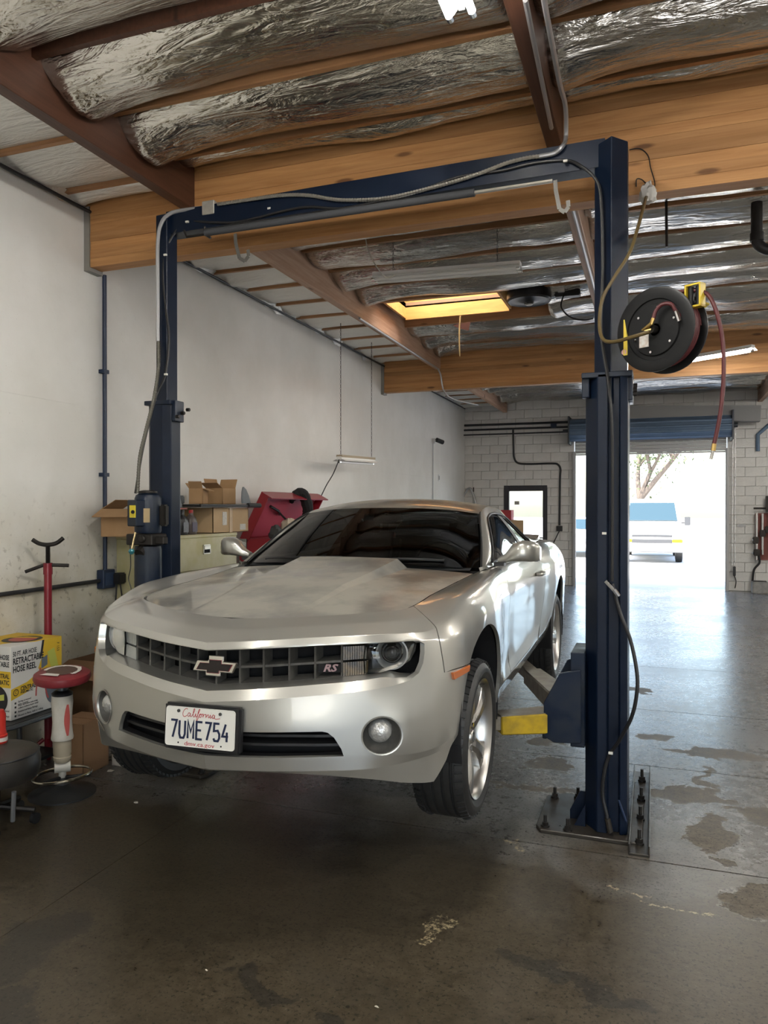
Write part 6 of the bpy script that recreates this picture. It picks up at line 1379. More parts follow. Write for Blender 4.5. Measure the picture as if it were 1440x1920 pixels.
MB().lathe([(0, .636), (.045, .632), (.062, .618), (.060, .604), (0, .60)], SO, (0, 0, 1), 24).build('dust_cap', M_hose, SL, True)
MB().lathe([(0, .606), (.060, .604), (.063, .56), (.058, .50), (.056, .44), (.060, .38), (.065, .345), (.063, .335), (0, .335)], SO, (0, 0, 1), 30).build('shaft_cover', M_white, SL, True)
sp_ = MB()
for s_ in (-1, 1):
    V = []
    for k in range(9):
        z = .555-.19*k/8; r = float(np.interp(z, [.345, .38, .44, .5, .56], [.065, .060, .056, .058, .063]))+.0012; h = .012+.026*math.sin(PI*k/8)
        ac = -PI/2+s_*1.25
        for q in (-1, 0, 1): V.append(SO+Vector((r*math.cos(ac+q*h/r*.5), r*math.sin(ac+q*h/r*.5), z)))
    sp_.add(V, [(3*i+a, 3*i+a+1, 3*i+3+a+1, 3*i+3+a) for i in range(8) for a in range(2)])
sp_.build('red_stripe', M_cr, SL)['kind'] = 'stuff'
MB().lathe([(0, .337), (.052, .336), (.052, .245), (.049, .24), (.049, .232), (.052, .23), (.050, .21), (.040, .195), (0, .195)], SO, (0, 0, 1), 28).build('shaft_sleeve', mat('stained_cream_sleeve', (.40, .34, .25), .5), SL, True)
MB().cyl(SO+Vector((-.03, -.034, .165)), SO+Vector((.034, .03, .165)), .034, 18).cyl(SO+Vector((0, 0, .10)), SO+Vector((0, 0, .2)), .022, 14).build('tee_joint', M_white, SL, True)
FR = .165; fr_ = [SO+Vector((FR*math.cos(2*PI*k/40), FR*math.sin(2*PI*k/40), .115+.012*math.cos(2*PI*k/40))) for k in range(40)]
MB().tube(fr_, .010, 8, closed=True).build('foot_ring', mat('worn_chrome', (.62, .58, .50), .22, metal=1), SL, True)
for k in range(3):
    a = 2*PI*k/3+.4; MB().tube([SO+Vector((.02*math.cos(a), .02*math.sin(a), .10)), SO+Vector((FR*math.cos(a), FR*math.sin(a), .112))], .011, 8).build('ring_spoke', M_hose, SL, True)
MB().lathe([(0, .10), (.03, .10), (.034, .06), (.06, .045), (.15, .022), (.195, .008), (.195, 0), (0, 0)], SO, (0, 0, 1), 40).build('base', mat('dark_iron_base', (.035, .036, .038), .45, metal=.4), SL, True)

# black vinyl rolling seat at the picture edge, with a red jug on it
VS = Vector((-3.41, 3.17, 0)); vs_ = thing('rolling_seat', 'low black vinyl shop seat cut by the picture edge beside the red stool', 'stool', VS)
MB().lathe([(0, .425), (.18, .422), (.222, .405), (.235, .36), (.232, .30), (.215, .262), (0, .26)], VS, (0, 0, 1), 40).build('seat', mat('worn_black_vinyl', (.020, .019, .018), .42, var=(.05, .042, .034), vscale=5, bump=.15, bscale=25), vs_, True)
MB().tube([VS+Vector((.224*math.cos(2*PI*k/40), .224*math.sin(2*PI*k/40), .402)) for k in range(40)], .005, 6, closed=True).build('piping', M_hose, vs_, True)
MB().cyl(VS+Vector((0, 0, .10)), VS+Vector((0, 0, .26)), .03, 12).build('post', M_bolt, vs_, True)
for k in range(5):
    a = 2*PI*k/5+.5; p = VS+Vector((.21*math.cos(a), .21*math.sin(a), 0)); MB().tube([VS+Vector((0, 0, .11)), p+Vector((0, 0, .075))], .016, 8).build('leg', M_bolt, vs_, True)
    MB().cyl(p+Vector((-.012, 0, .03)), p+Vector((.012, 0, .03)), .03, 14).build('caster', M_hose, vs_, True)
MB().cyl(VS+Vector((.16, -.03, 0.06)), VS+Vector((.19, -.05, .23)), .012, 8).build('lift_lever', mat('grey_lever', (.25, .25, .26), .4, metal=.5), vs_)
jg = thing('spray_can', 'red and white can standing on the black vinyl seat', 'can', VS+Vector((-.06, .08, .365)))
jo = W(-2, 1392, 2, .424); jo.z = .423; MB().lathe([(0, 0), (.042, 0), (.045, .006), (.045, .045), (.040, .05), (.040, .06), (.036, .07), (.036, .16), (.025, .185), (0, .19)], jo, (0, 0, 1), 24).build('can_body', mat('bright_red_can', (.50, .03, .02), .35), jg, True)
MB().lathe([(.0455, .012), (.0458, .012), (.0458, .034), (.0455, .034)], jo, (0, 0, 1), 24).build('can_band', mat('white_band', (.6, .55, .5), .4), jg)

# cartons on the floor behind the stool
carton('cardboard_box', 'big dark brown carton with open flaps on the floor behind the red stool', (-3.93, 4.80, 0), (.46, .50, .60), .0, mat('dark_brown_cardboard', (.20, .11, .055), .9), (('y-', 200), ('x+', 235), ('y+', 60)), 'cartons on the floor')
carton('cardboard_box', 'brown carton on the floor between the stool and the lift post', (-3.60, 4.06, 0), (.22, .26, .34), .05, mat('dark_brown_cardboard', (.20, .11, .055), .9), (('y-', 0), ('y+', 0)), 'cartons on the floor')
carton('cardboard_box', 'pale low carton lying next to the front tyre by the wall', (-3.40, 4.30, 0), (.10, .24, .20), -.1, mat('pale_carton', (.38, .33, .28), .8), (('x-', 0), ('x+', 0)), 'cartons on the floor')
# wall conduit and outlet boxes
wc = thing('wall_conduit', 'blue conduit dropping down the white wall to an outlet box', 'conduit', (XW, 4.96, 1.2))
MB().tube([(XW+.035, 4.96, 1.24), (XW+.035, 4.96, 3.62)], .017, 10).build('vertical_pipe', M_bluep, wc, True)
MB().bb((XW, 4.90, 1.10), (XW+.07, 5.04, 1.25)).build('outlet_box', M_bluep, wc, bevel=.006)
MB().bb((XW+.07, 4.925, 1.125), (XW+.075, 5.015, 1.225)).build('outlet_plate', mat('dark_blue_plate', (.03, .05, .10), .5), wc)
MB().bb((XW+.075, 5.0, 1.13), (XW+.14, 5.09, 1.22)).build('plug', M_hose, wc, bevel=.01)
for z in (2.0, 2.83): MB().bb((XW, 4.93, z), (XW+.055, 4.99, z+.03)).build('pipe_strap', M_bluep, wc)
MB().tube(spline([(XW+.1, 5.02, 1.13), (XW+.09, 5.02, 1.0), (XW+.08, 5.0, .85), (XW+.1, 5.04, .6)], 6), .006, 6).build('cord', M_hose, wc, True); MB().tube(spline([(XW+.11, 5.05, 1.13), (XW+.12, 5.06, 1.02), (XW+.10, 5.10, .9), (XW+.11, 5.09, .6)], 6), .006, 6).build('cord', M_hose, wc, True)
tag(MB().tube([(XW+.03, 1.0, 1.145), (XW+.03, 4.9, 1.165)], .016, 10).build('low_conduit', M_black, None, True), 'black conduit running low along the wall behind the red stand', 'conduit')
# camera, wall plate and small bits far along the wall
cm = thing('security_camera', 'small black and white camera high on the far white wall', 'camera', (XW, 13.4, 3.0)); o = W(812, 827, 0, XW+.02)
o = W(813, 827, 0, XW+.02); cm.location = o; ORG[cm.name] = Vector(o)
MB().cyl(o+Vector((-.02, 0, 0)), o+Vector((.03, 0, 0)), .05, 16).cyl(o+Vector((.03, 0, 0)), o+Vector((.09, .04, 0)), .02, 8).build('mount', mat('white_plastic', (.7, .7, .7), .4), cm); MB().cyl(o+Vector((.07, -.02, .02)), o+Vector((.16, .12, -.02)), .045, 14).build('camera_body', M_hose, cm)
MB().tube([o+Vector((-.005, -.02, -.04)), o+Vector((-.005, -.02, -1.3))], .008, 6).build('cable', M_cond, cm)
o = W(823, 896, 0, XW+.005); wp = thing('wall_outlet', 'small white outlet plate below the camera', 'outlet', o); MB().box(o, (.012, .09, .14)).build('plate', mat('white_plastic', (.7, .7, .7), .4), wp, bevel=.003); MB().box(o+Vector((.008, -.01, 0)), (.01, .04, .08)).build('socket', mat('grey_socket', (.3, .3, .3), .5), wp)
o = W(881, 918, 1, YB-.05); gh = thing('wall_hook_hose', 'grey hose loop on a hook in the far corner', 'hose', o)
MB().tube(spline([W(869, 931, 1, YB-.06), W(876, 918, 1, YB-.06), W(882, 916, 1, YB-.06), W(886, 924, 1, YB-.06), W(893, 947, 1, YB-.06), W(900, 990, 1, YB-.06)], 6), .025, 8).build('hose', M_cond, gh, True); MB().tube([W(888, 914, 1, YB-.02), W(888, 922, 1, YB-.06)], .012, 6).build('hook', M_bolt, gh)

# ================================================================ LIGHTS AND CEILING THINGS
M_tube = mat('lit_tube', (.9, .9, .9), .4, emit=(1.0, .97, .90), estr=TUBE_POWER); M_fix = mat('white_fixture_enamel', (.80, .79, .76), .4); M_tubeoff = mat('unlit_tube', (.70, .70, .68), .3)
M_chain = mat('dark_chain', (.06, .055, .05), .5, metal=.6)
def lamp(name, label, a, b_, lit=True, gap=.09, up=Vector((0, 0, 1)), w_=.17, chains=None, group=None):
    a = Vector(a); b_ = Vector(b_); d = (b_-a).normalized(); q = d.cross(up).normalized(); u = q.cross(d)
    e = thing(name, label, 'ceiling light', (a+b_)/2, group); hs = MB()
    hs.bar(a+u*.05, b_+u*.05, w_*.55, .04); V = []
    for p in (a, b_): V += [p-q*w_*.75+u*.012, p-q*w_*.3+u*.04, p+q*w_*.3+u*.04, p+q*w_*.75+u*.012]
    hs.add(V, [(0, 1, 5, 4), (1, 2, 6, 5), (2, 3, 7, 6)]); hs.build('housing', M_fix, e)
    for s_ in ((-1, 1) if gap else (0,)):
        o = q*gap/2*s_; MB().tube([a+d*.02+o, b_-d*.02+o], .016, 10).build('tube', M_tube if lit else M_tubeoff, e, True)
        for p, k in ((a, 1), (b_, -1)): MB().tube([p+o-d*k*.002, p+o+d*k*.028], .0175, 10).build('end_cap', M_chrome, e, True)
    for c in chains or []:
        n = int((Vector(c[1])-Vector(c[0])).length/.03); ln = MB()
        for k in range(n):
            p = Vector(c[0]).lerp(Vector(c[1]), (k+.5)/n); x = Vector((.007, 0, 0)) if k % 2 else Vector((0, .007, 0)); dd = (Vector(c[1])-Vector(c[0])).normalized()*.018
            ln.tube([p-dd-x*.4, p-x, p+dd-x*.4, p+dd+x*.4, p+x, p-dd+x*.4], .0024, 4, closed=True)
        ln.build('chain', M_chain, e)['kind'] = 'stuff'
    return e
a = W(701, 527, 1, 6.6); b_ = W(976, 506, 1, 6.6)
u_ = lamp('shop_light', 'unlit white twin tube shop light hanging under the foil past the wooden beam', a, b_, False, .09, chains=[(a.lerp(b_, .14)+Vector((0, 0, .05)), a.lerp(b_, .14)+Vector((0, 0, .42))), (a.lerp(b_, .85)+Vector((0, 0, .05)), a.lerp(b_, .85)+Vector((0, 0, .42)))])
MB().tube(spline([W(684, 437, 1, 6.5), W(690, 468, 1, 6.5), W(706, 500, 1, 6.5), W(725, 520, 1, 6.5), W(742, 515, 1, 6.5)], 6), .006, 6).build('cord', mat('white_cord', (.6, .58, .52), .5), u_, True)
lamp('shop_light', 'lit tube light hung at the right in front of the second wooden beam', W(1282, 679, 1, 10.8), W(1412, 657, 1, 10.2), True, .0, w_=.13)
tl_ = W(866, 32, 2, 3.86); lamp('shop_light', 'lit twin tube light cut off by the top picture edge', tl_, tl_+Vector((0, -1.22, 0)), True, .10, w_=.05)
LL = ['lit shop light over the front of the bay, nearer to the white wall', 'lit shop light just inside the front door', 'lit crosswise shop light right of the lift, before the first wooden beam', 'lit crosswise shop light right of the lift, behind the first wooden beam', 'lit shop light along the right wall, nearer to the front door', 'lit shop light along the right wall, halfway to the back', 'lit crosswise shop light right of the roll door', 'spare']
for x, y, dx in ((-1.9, -1.6, 0), (.8, -1.6, 0), (2.7, 2.0, 1), (2.7, 5.6, 1), (5.4, 2.5, 0), (5.4, 8, 0), (2.6, 13.5, 1), (-2.2, 13.4, 1)):  # unseen lamps added out of frame to brighten the room
    if (x, y) in ((-2.2, 13.4),): continue
    lamp('shop_light', LL.pop(0), (x, y, 3.88), (x+(1.22 if dx else 0), y+(0 if dx else 1.22), 3.88), True, .12, group='other lit shop lights')
a, b_ = W(636, 866, 0, -3.75), W(699, 870, 0, -3.75)
hl_ = lamp('hanging_work_light', 'brown topped work light hung on long chains along the white wall', a, b_, False, .0, w_=.12, chains=[(a+Vector((0, .05, .05)), (a.x, a.y+.05, 4.12)), (b_+Vector((0, -.05, .05)), (b_.x, b_.y-.05, 4.12))])
MB().bar(a+Vector((0, 0, .075)), b_+Vector((0, 0, .075)), .08, .03).build('top_channel', mat('tan_channel', (.33, .26, .17), .6), hl_)
MB().tube(spline([a+Vector((0, 0, .03)), W(625, 888, 0, -3.8), W(612, 910, 0, -3.85), W(600, 935, 0, -3.9)], 6), .007, 6).build('cord', M_hose, hl_, True)
# round black fan speaker beside the skylight
o = W(993, 566, 1, 8.7); fp_ = thing('ceiling_speaker', 'round black speaker mounted in the foil beside the skylight', 'speaker', o)
o = W(992, 566, 1, 8.62); o.z = max(o.z, 3.98)
MB().lathe([(0, -.02), (.05, -.03), (.06, -.01), (.16, .02), (.235, .0), (.25, .02), (.25, .10), (.18, .20), (0, .22)], o, (0, 0, 1), 40).build('speaker_body', mat('black_speaker', (.012, .012, .013), .4), fp_, True)
MB().lathe([(0, -.035), (.03, -.04), (.045, -.03), (.045, -.02), (0, -.02)], o, (0, 0, 1), 24).build('center_dome', mat('pale_dome', (.5, .5, .48), .4), fp_, True)
MB().box(o+Vector((.42, .06, .10)), (.28, .12, .14)).build('bracket_box', M_hose, fp_, bevel=.01); MB().box(o+Vector((.36, -.02, .10)), (.07, .05, .06)).build('wire_box', mat('white_plastic', (.7, .7, .7), .4), fp_)
MB().tube(spline([o+Vector((.40, -.03, .06)), W(1052, 575, 1, 8.5), W(1070, 595, 1, 8.4), W(1095, 600, 1, 8.3), W(1112, 597, 1, 8.3)], 6), .009, 6).build('cord', M_hose, fp_, True)
sc_ = W(862, 612, 1, 8.95); tag(MB().tube(spline([W(863, 592, 1, 9.0), W(861, 625, 1, 9.0), W(862, 668, 1, 9.0)], 6), [.012, .011, .011, .010, .010, .010, .011, .010, .009, .009, .009, .008, .007], 6).build('hanging_strip', mat('yellowed_strip', (.60, .45, .22), .7), None, True), 'yellowed strip of torn facing hanging below the skylight', 'strip')
tag(MB().add([W(848, 610, 1, 9.1), W(882, 603, 1, 9.1), W(879, 620, 1, 9.1), W(862, 616, 1, 9.1)], [(0, 1, 2, 3)]).add([W(848, 610, 1, 9.11), W(882, 603, 1, 9.11), W(879, 620, 1, 9.11), W(862, 616, 1, 9.11)], [(3, 2, 1, 0)]).build('torn_flap', mat('dark_red_backing', (.10, .04, .03), .8), None), 'dark torn flap in the foil below the skylight', 'flap')
# drain pipe
dp = thing('drain_pipe', 'black plastic drain pipe with elbow under the foil at the right', 'pipe', W(1419, 400, 1, 6.5))
MB().tube(spline([W(1419, 380, 1, 6.5), W(1419, 405, 1, 6.5), W(1419, 440, 1, 6.5), W(1421, 456, 1, 6.5), W(1432, 466, 1, 6.5), W(1450, 468, 1, 6.5), W(1500, 462, 1, 6.5)], 6), .042, 14).build('pipe', M_hose, dp, True)
MB().tube([W(1419, 437, 1, 6.5), W(1419, 452, 1, 6.5)], .049, 14).build('coupling', M_hose, dp, True)
tag(MB().tube([W(1249, 362, 1, 6.4), W(1250, 463, 1, 6.4)], .011, 6).build('hanging_rod', M_bolt, None, True), 'thin black rod hanging from the foil right of the lift post', 'rod')
o = W(1215, 366, 1, 4.7); blob('rag_wrap', 'white rag tied round the pipe end at the top of the olive hose', 'rag', o, (.045, .045, .075), mat('white_rag', (.62, .60, .56), .9, bump=.6, bscale=30), 8, .5)
w_ = thing('loose_wire', 'thin black wire looping on the face of the wooden beam', 'wire', W(1215, 300, 1, 4.75)); MB().tube(spline([W(1180, 281, 1, 4.76), W(1200, 279, 1, 4.76), W(1215, 292, 1, 4.75), W(1220, 315, 1, 4.75), W(1228, 345, 1, 4.75), W(1222, 362, 1, 4.72)], 6), .0035, 5).build('wire', M_hose, w_, True); MB().tube(spline([W(1193, 350, 1, 4.75), W(1194, 336, 1, 4.75), W(1205, 338, 1, 4.75), W(1216, 352, 1, 4.73)], 6), .0035, 5).build('wire_end', M_hose, w_, True)
# conduits on the right hand dark purlin and along the far one
tag(MB().tube([W(985, 0, 2, 3.935), W(1034, 240, 2, 3.935)], .012, 8).build('purlin_conduit', M_cond, None, True), 'thin steel conduit fixed under the dark brown purlin', 'conduit')
pc_ = tag(MB().tube([(-3.20, 8.1, 3.935), (-3.20, 11.5, 3.935)], .014, 8).tube(spline([(-3.20, 11.45, 3.935), (-3.18, 11.55, 3.85), (-3.15, 11.62, 3.62), (-3.05, 11.8, 3.50), (-2.75, 12.3, 3.45)], 5), .014, 8).build('purlin_conduit', M_cond, None, True), 'pale conduit bent under the tan purlin and past the second beam', 'conduit')
tag(MB().tube([(-.56, 4.95, 3.935), (-.56, 11.5, 3.935)], .014, 8).build('purlin_conduit', M_cond, None, True), 'pale conduit under the tan purlin beside the right lift post', 'conduit')

# ================================================================ AT THE BACK WALL
bc = thing('back_wall_conduit', 'dark conduit stepping down the block wall to a box beside the walk door', 'conduit', (-2.6, YB-.03, 3))
MB().tube(spline([W(962, 805, 1, YB-.03), W(963, 840, 1, YB-.03), W(964, 858, 1, YB-.03), W(971, 868, 1, YB-.03), W(990, 870, 1, YB-.03), W(1035, 869, 1, YB-.03), W(1046, 871, 1, YB-.03), W(1051, 880, 1, YB-.03), W(1050, 900, 1, YB-.03), W(1049, 985, 1, YB-.03)], 5), .022, 8).build('pipe', M_black, bc, True)
MB().box(W(1049, 991, 1, YB-.04), (.13, .08, .12)).build('outlet_box', M_black, bc, bevel=.006); MB().tube([W(1049, 995, 1, YB-.06), W(1032, 1030, 1, YB-.08), W(1020, 1050, 1, YB-.1)], .012, 6).build('cord', M_hose, bc)
for k, (y0, y1) in enumerate(((788, 799), (797, 803), (806, 816))): tag(MB().tube([W(868, y0+10, 1, YB-.05-.03*k), W(1085, y0+3, 1, YB-.05-.03*k)], .026-.005*k, 8).build('header_pipe', M_black, None, True), ['upper dark pipe along the top of the block wall left of the roll door', 'middle dark pipe along the block wall left of the roll door', 'lowest dark pipe ending at the roll door drum'][k], 'pipe')
tag(MB().box(W(1038, 798, 1, YB-.09), (.12, .10, .1)).build('pipe_box', M_bluep, None, bevel=.006), 'small blue junction box on the pipes left of the roll door', 'box')
tag(MB().bar(W(1180, 776, 1, YB-.3), W(1425, 776, 1, YB-.3), .25, .32).build('beam_cover', mat('grey_header_panel', (.30, .30, .30), .8), None), 'grey panel hanging under the foil above the roll door', 'panel')
ch_ = thing('door_chain', 'loop of steel hand chain hanging right of the roll door', 'chain', W(1378, 900, 1, YB-.1))
for px in (1374, 1379):
    P0, P1 = W(px, 800, 1, YB-.14), W(px-1, 1062, 1, YB-.14); n = 60; mb = MB()
    for k in range(n):
        p = P0.lerp(P1, k/n); mb.box(p, (.022 if k % 2 else .008, .008 if k % 2 else .022, .052))
    mb.build('chain_run', M_cond, ch_)['kind'] = 'stuff'
MB().bar(W(1377, 1062, 1, YB-.14), W(1377, 1080, 1, YB-.14), .05, .07, (0, 1, 0)).build('chain_holder', M_black, ch_, bevel=.01); MB().tube(spline([W(1377, 1080, 1, YB-.14), W(1380, 1090, 1, YB-.14), W(1378, 1103, 1, YB-.14)], 5), .01, 6).build('chain_tail', M_hose, ch_)
vp = thing('vent_pipe', 'blue grey bent pipe on the block wall right of the roll door', 'pipe', W(1421, 830, 1, YB-.06)); MB().tube([W(1421, 846, 1, YB-.06), W(1421, 815, 1, YB-.06), W(1440, 798, 1, YB-.06), W(1470, 780, 1, YB-.06)], .04, 10).build('pipe', mat('blue_grey_paint', (.10, .16, .24), .5), vp, True)
wb_ = tag(MB().box(W(1390, 985, 1, YB-.02), (.17, .03, .06)).build('wall_tag', mat('grey_tag', (.42, .42, .43), .6), None), 'small grey tag plate on the block wall by the door chain', 'plate')
al = thing('alignment_rack', 'wall rack of chrome rods with black clamps on red board at the right edge', 'rack', W(1440, 1000, 1, YB-.1)); yy = YB-.14
MB().bar(W(1428, 962, 1, YB-.04), W(1428, 1050, 1, YB-.04), .24, .02, (0, 1, 0)).build('red_board', mat('dark_red_board', (.17, .045, .035), .6), al)
for px, y0, y1 in ((1419, 961, 1050), (1430, 963, 1040), (1444, 955, 1040)): MB().tube([W(px, y0, 1, yy), W(px, y1, 1, yy)], .022, 10).build('chrome_rod', M_chrome, al, True)
for px, py in ((1417, 1013), (1419, 1036), (1430, 1000), (1440, 993)):
    MB().box(W(px, py, 1, yy-.02), (.11, .09, .14)).build('clamp', M_bolt, al, bevel=.012)
for px, py in ((1412, 1013), (1412, 1037)): MB().lathe([(0, -.03), (.03, 0), (0, .03)], W(px, py, 1, yy-.03), (1, 0, 0), 10).build('knob', M_chrome, al, True)
MB().tube([W(1413, 953, 1, yy), W(1437, 953, 1, yy)], .018, 8).build('handle_bar', M_bolt, al); MB().bar(W(1441, 930, 1, yy), W(1441, 960, 1, yy), .1, .06, (0, 1, 0)).build('column_head', M_bolt, al)
MB().tube(spline([W(1422, 1040, 1, yy), W(1424, 1055, 1, yy), W(1414, 1068, 1, yy), W(1411, 1090, 1, yy)], 6), .022, 8).build('black_hose', M_hose, al, True)
fb = thing('battery_charger', 'small grey metal box on the floor at the foot of the block wall', 'box', W(1420, 1108, 2, 0.0)); c_ = W(1420, 1109, 2, 0); c_.y = YB-.35; MB().box(c_+Vector((0, 0, .12)), (.30, .22, .24)).build('case', mat('dirty_grey_box', (.20, .20, .20), .6, var=(.3, .29, .27), vscale=12), fb, bevel=.015); MB().box(c_+Vector((0, 0, .245)), (.24, .16, .02)).build('lid_handle', M_bolt, fb)
# bench with boxes seen over the car roof
bn = thing('back_bench', 'grey steel bench by the walk door half hidden behind the coupe', 'bench', (-2.4, 15.6, 0))
MB().bb((-2.95, 15.3, .88), (-1.95, 15.9, .93)).build('bench_top', mat('grey_bench', (.25, .25, .25), .6), bn)
for x in (-2.9, -2.0):
    for y in (15.35, 15.85): MB().bb((x-.03, y-.03, 0), (x+.03, y+.03, .88)).build('leg', M_bolt, bn)
pb = W(968, 1000, 1, 15.6); carton('cardboard_box', 'tan and white carton on the bench in front of the walk door', (pb.x, 15.6, .931), (.28, .30, .56), .2, M_card2, (('x-', 0), ('x+', 0)))
rb = W(951, 969, 1, 15.6); tag(MB().bb((rb.x-.11, 15.45, 1.492), (rb.x+.11, 15.75, 1.70)).build('red_box', mat('red_box_card', (.36, .035, .045), .5), None, bevel=.005), 'red box stacked on the tan carton seen past the car roof', 'box')
r2 = W(989, 1010, 1, 15.6); tag(MB().bb((r2.x-.06, 15.45, .931), (r2.x+.14, 15.75, 1.14)).build('red_box', mat('red_box_card', (.36, .035, .045), .5), None, bevel=.005), 'red box on the far side of the bench below the door push bar', 'box')

# ================================================================ OUTSIDE
VN = Vector((-.05, 26.0, -.06)); van = thing('van', 'white delivery van parked facing the open roll door in the sun', 'van', VN)
M_vw = mat('white_van_paint', (.74, .74, .73), .35, coat=.5); M_vg = mat('van_glass', (.02, .04, .05), .12); M_vd = mat('van_dark_grille', (.045, .047, .05), .5)
V = []; n = 11
secs = [(0.0, .45, .98, .93), (.10, .40, 1.05, .97), (.75, .36, 1.22, .98), (.95, .36, 1.30, .98), (1.75, .36, 2.02, .88), (2.1, .36, 2.10, .86), (5.4, .36, 2.10, .88), (5.5, .45, 2.02, .86)]
for y, z0, z1, hw in secs:
    zm = z0+(z1-z0)*.55 if z1 < 1.4 else 1.25
    for x, z in ((-hw*.96, z0), (-hw, zm), (-hw*(.95 if z1 < 1.4 else .97), z1-.08), (-hw*.82, z1), (0, z1+.02), (hw*.82, z1), (hw*(.95 if z1 < 1.4 else .97), z1-.08), (hw, zm), (hw*.96, z0)): V.append(VN+Vector((x, y, z)))
F = [(i*9+k, i*9+(k+1) % 9, (i+1)*9+(k+1) % 9, (i+1)*9+k) for i in range(len(secs)-1) for k in range(9)]+[tuple(range(9)), tuple(7*9+k for k in range(8, -1, -1))]
MB().add(V, F).build('van_body', M_vw, van, smooth=True, angle=30, fixn=True)
MB().add([VN+Vector(p) for p in ((-.80, .99, 1.36), (.80, .99, 1.36), (.72, 1.66, 1.955), (-.72, 1.66, 1.955), (-.80, .96, 1.385), (.80, .96, 1.385), (.72, 1.63, 1.98), (-.72, 1.63, 1.98))], [(0, 1, 2, 3), (4, 7, 6, 5), (0, 4, 5, 1), (2, 6, 7, 3), (1, 5, 6, 2), (0, 3, 7, 4)]).build('windshield', M_vg, van)
MB().bb(VN+Vector((-.62, -.03, .86)), VN+Vector((.62, .05, .93))).bb(VN+Vector((-.62, -.03, .66)), VN+Vector((.62, .05, .78))).build('grille', M_vd, van, bevel=.01)
MB().bb(VN+Vector((-.95, -.10, .36)), VN+Vector((.95, .1, .54))).build('bumper', mat('grey_bumper', (.20, .20, .20), .5), van, bevel=.03)
for s_ in (-1, 1):
    MB().bb(VN+Vector((min(s_*.62, s_*.90), -.02, .80)), VN+Vector((max(s_*.62, s_*.90), .05, .93))).build('headlamp', mat('van_lamp', (.6, .62, .64), .15), van, bevel=.01)
    MB().bb(VN+Vector((min(s_*.62, s_*.93), -.03, .68)), VN+Vector((max(s_*.62, s_*.93), .05, .78))).build('turn_lamp', mat('amber_van_lamp', (.75, .36, .01), .3), van, bevel=.01)
    MB().bb(VN+Vector((min(s_*1.02, s_*1.20), .92, 1.22)), VN+Vector((max(s_*1.02, s_*1.20), 1.0, 1.50))).bb(VN+Vector((min(s_*.9, s_*1.04), .96, 1.28)), VN+Vector((max(s_*.9, s_*1.04), .99, 1.32))).build('side_mirror', M_vd, van, bevel=.015)
    for y in (.85, 4.4): MB().lathe([(0, -.12), (.24, -.12), (.36, -.10), (.37, 0), (.36, .10), (.24, .12), (0, .12)], VN+Vector((s_*.84, y, .37)), (1, 0, 0), 28).build('wheel', M_rub, van, True)
# second car glimpsed left of the lift post
SC = W(1068, 1046, 2, -.06); sc_ = thing('parked_car', 'pale parked car glimpsed through the roll door left of the lift post', 'car', SC)
V = []; secs = [(0, .35, .75, .80), (.15, .3, .82, .86), (1.1, .28, .98, .88), (1.9, .28, 1.42, .68), (3.1, .28, 1.45, .70), (4.0, .3, 1.05, .86), (4.5, .4, .9, .8)]
for y, z0, z1, hw in secs:
    for x, z in ((-.86, z0), (-.88, .6), (-.86, .82 if z1 > .85 else z1-.05), (-hw*.94, z1-.03), (0, z1), (hw*.94, z1-.03), (.86, .82 if z1 > .85 else z1-.05), (.88, .6), (.86, z0)): V.append(SC+Vector((x, y, z)))
MB().add(V, [(i*9+k, i*9+(k+1) % 9, (i+1)*9+(k+1) % 9, (i+1)*9+k) for i in range(6) for k in range(9)]+[tuple(range(9)), tuple(54+k for k in range(8, -1, -1))]).build('car_body', M_vw, sc_, True, angle=30, fixn=True)
MB().add([SC+Vector(p) for p in ((-.70, 1.15, 1.02), (.70, 1.15, 1.02), (.60, 1.80, 1.38), (-.60, 1.80, 1.38))], [(0, 1, 2, 3)]).build('windshield', M_vg, sc_)
for s_ in (-1, 1):
    for y in (.85, 3.6): MB().lathe([(0, -.1), (.3, -.1), (.32, 0), (.3, .1), (0, .1)], SC+Vector((s_*.80, y, .31)), (1, 0, 0), 24).build('wheel', M_rub, sc_, True)
    MB().bb(SC+Vector((min(s_*.5, s_*.8), -.03, .58)), SC+Vector((max(s_*.5, s_*.8), .05, .70))).build('headlamp', mat('van_lamp', (.6, .62, .64), .15), sc_)
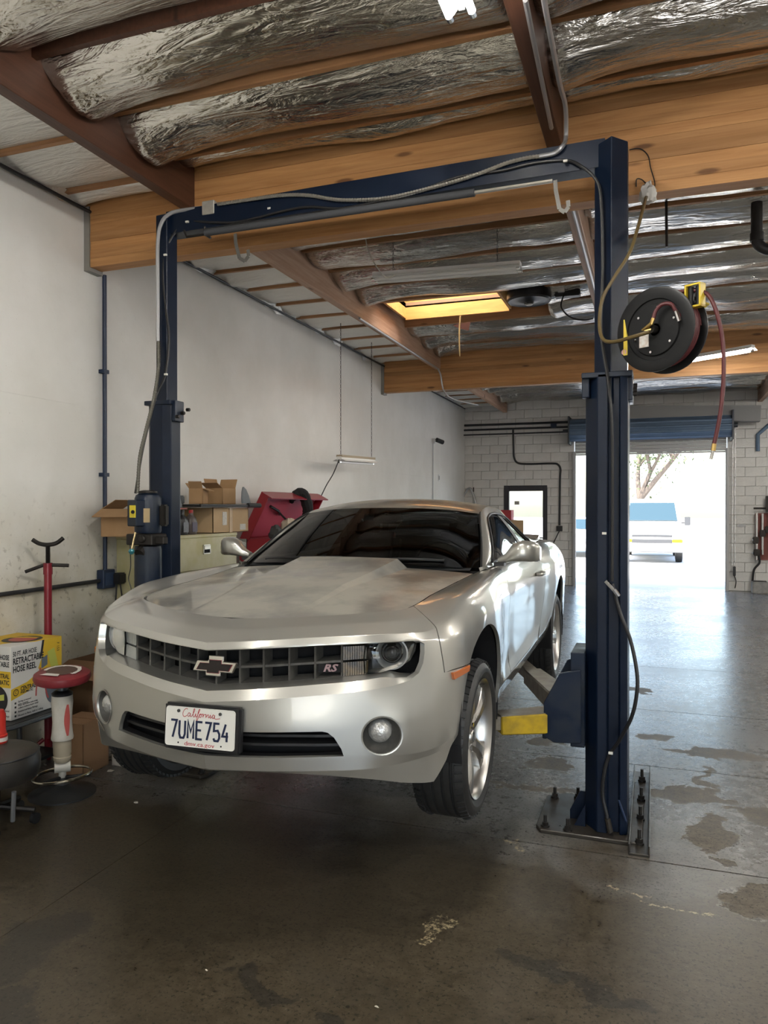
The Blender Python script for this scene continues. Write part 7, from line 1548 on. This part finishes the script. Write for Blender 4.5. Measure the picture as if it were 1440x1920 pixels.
# tree beyond the van
TO = Vector((-1.1, 37.0, -.06)); tree = thing('tree', 'sparse pale leaved tree beyond the white van', 'tree', TO)
M_bark = mat('grey_bark', (.10, .08, .065), .9); random.seed(3); tk = MB(); tips = []
def limb(p, d, r, dep):
    q = p+d; m_ = p.lerp(q, .5)+Vector((random.uniform(-.1, .1), random.uniform(-.1, .1), 0))*d.length*.4; tk.tube(spline([p, m_, q], 3), [r-(r*.4)*k/6 for k in range(7)], 6)
    if dep == 0: tips.append(q); return
    for k in range(3):
        nd_ = Vector((d.x*.6+random.uniform(-1, 1)*d.length*.65, d.y*.6+random.uniform(-1, 1)*d.length*.65, abs(d.z)*.6+random.uniform(-.15, .5)*d.length)); limb(q, nd_*.82, r*.6, dep-1)
    tips.append(q)
limb(TO, Vector((.5, 0, 2.2)), .24, 3); tk.build('trunk', M_bark, tree, True)
lv = MB()
for t_ in tips:
    for k in range(42):
        p = t_+Vector((random.gauss(0, .45), random.gauss(0, .45), random.gauss(0, .38))); u = Vector((random.gauss(0, 1), random.gauss(0, 1), random.gauss(0, 1))).normalized(); v = u.orthogonal().normalized(); s_ = random.uniform(.06, .12); lv.add([p-u*s_, p+v*s_*.5, p+u*s_, p-v*s_*.5], [(0, 1, 2, 3)])
lv.build('foliage', mat('pale_green_leaves', (.055, .075, .03), .7), tree)['kind'] = 'stuff'
# litter on the floor
M_litter = mat('pale_litter', (.62, .58, .50), .9)
for k, (px, py, s_, lab) in enumerate(((254, 1506, .016, 'white scrap of paper on the floor in front of the stool base'), (208, 1446, .03, 'pale torn scrap on the floor beside the left base plate'), (107, 1504, .010, 'tiny white chip near the stool base'), (387, 1821, .006, 'tiny yellow chip on the floor low in the middle'), (706, 1890, .007, 'tiny pale chip near the bottom picture edge'))):
    c_ = W(px, py, 2, 0); V = [c_+Vector((s_*1.2*math.cos(a)*random.uniform(.5, 1.2), s_*math.sin(a)*random.uniform(.4, 1), .002+.004*random.random())) for a in [2*PI*i/6 for i in range(6)]]
    tag(MB().add(V+[v+Vector((0, 0, .0015)) for v in V], [tuple(range(5, -1, -1)), tuple(range(6, 12))]+[(i, (i+1) % 6, 6+(i+1) % 6, 6+i) for i in range(6)]).build('paper_scrap', M_litter, None), lab, 'scrap')
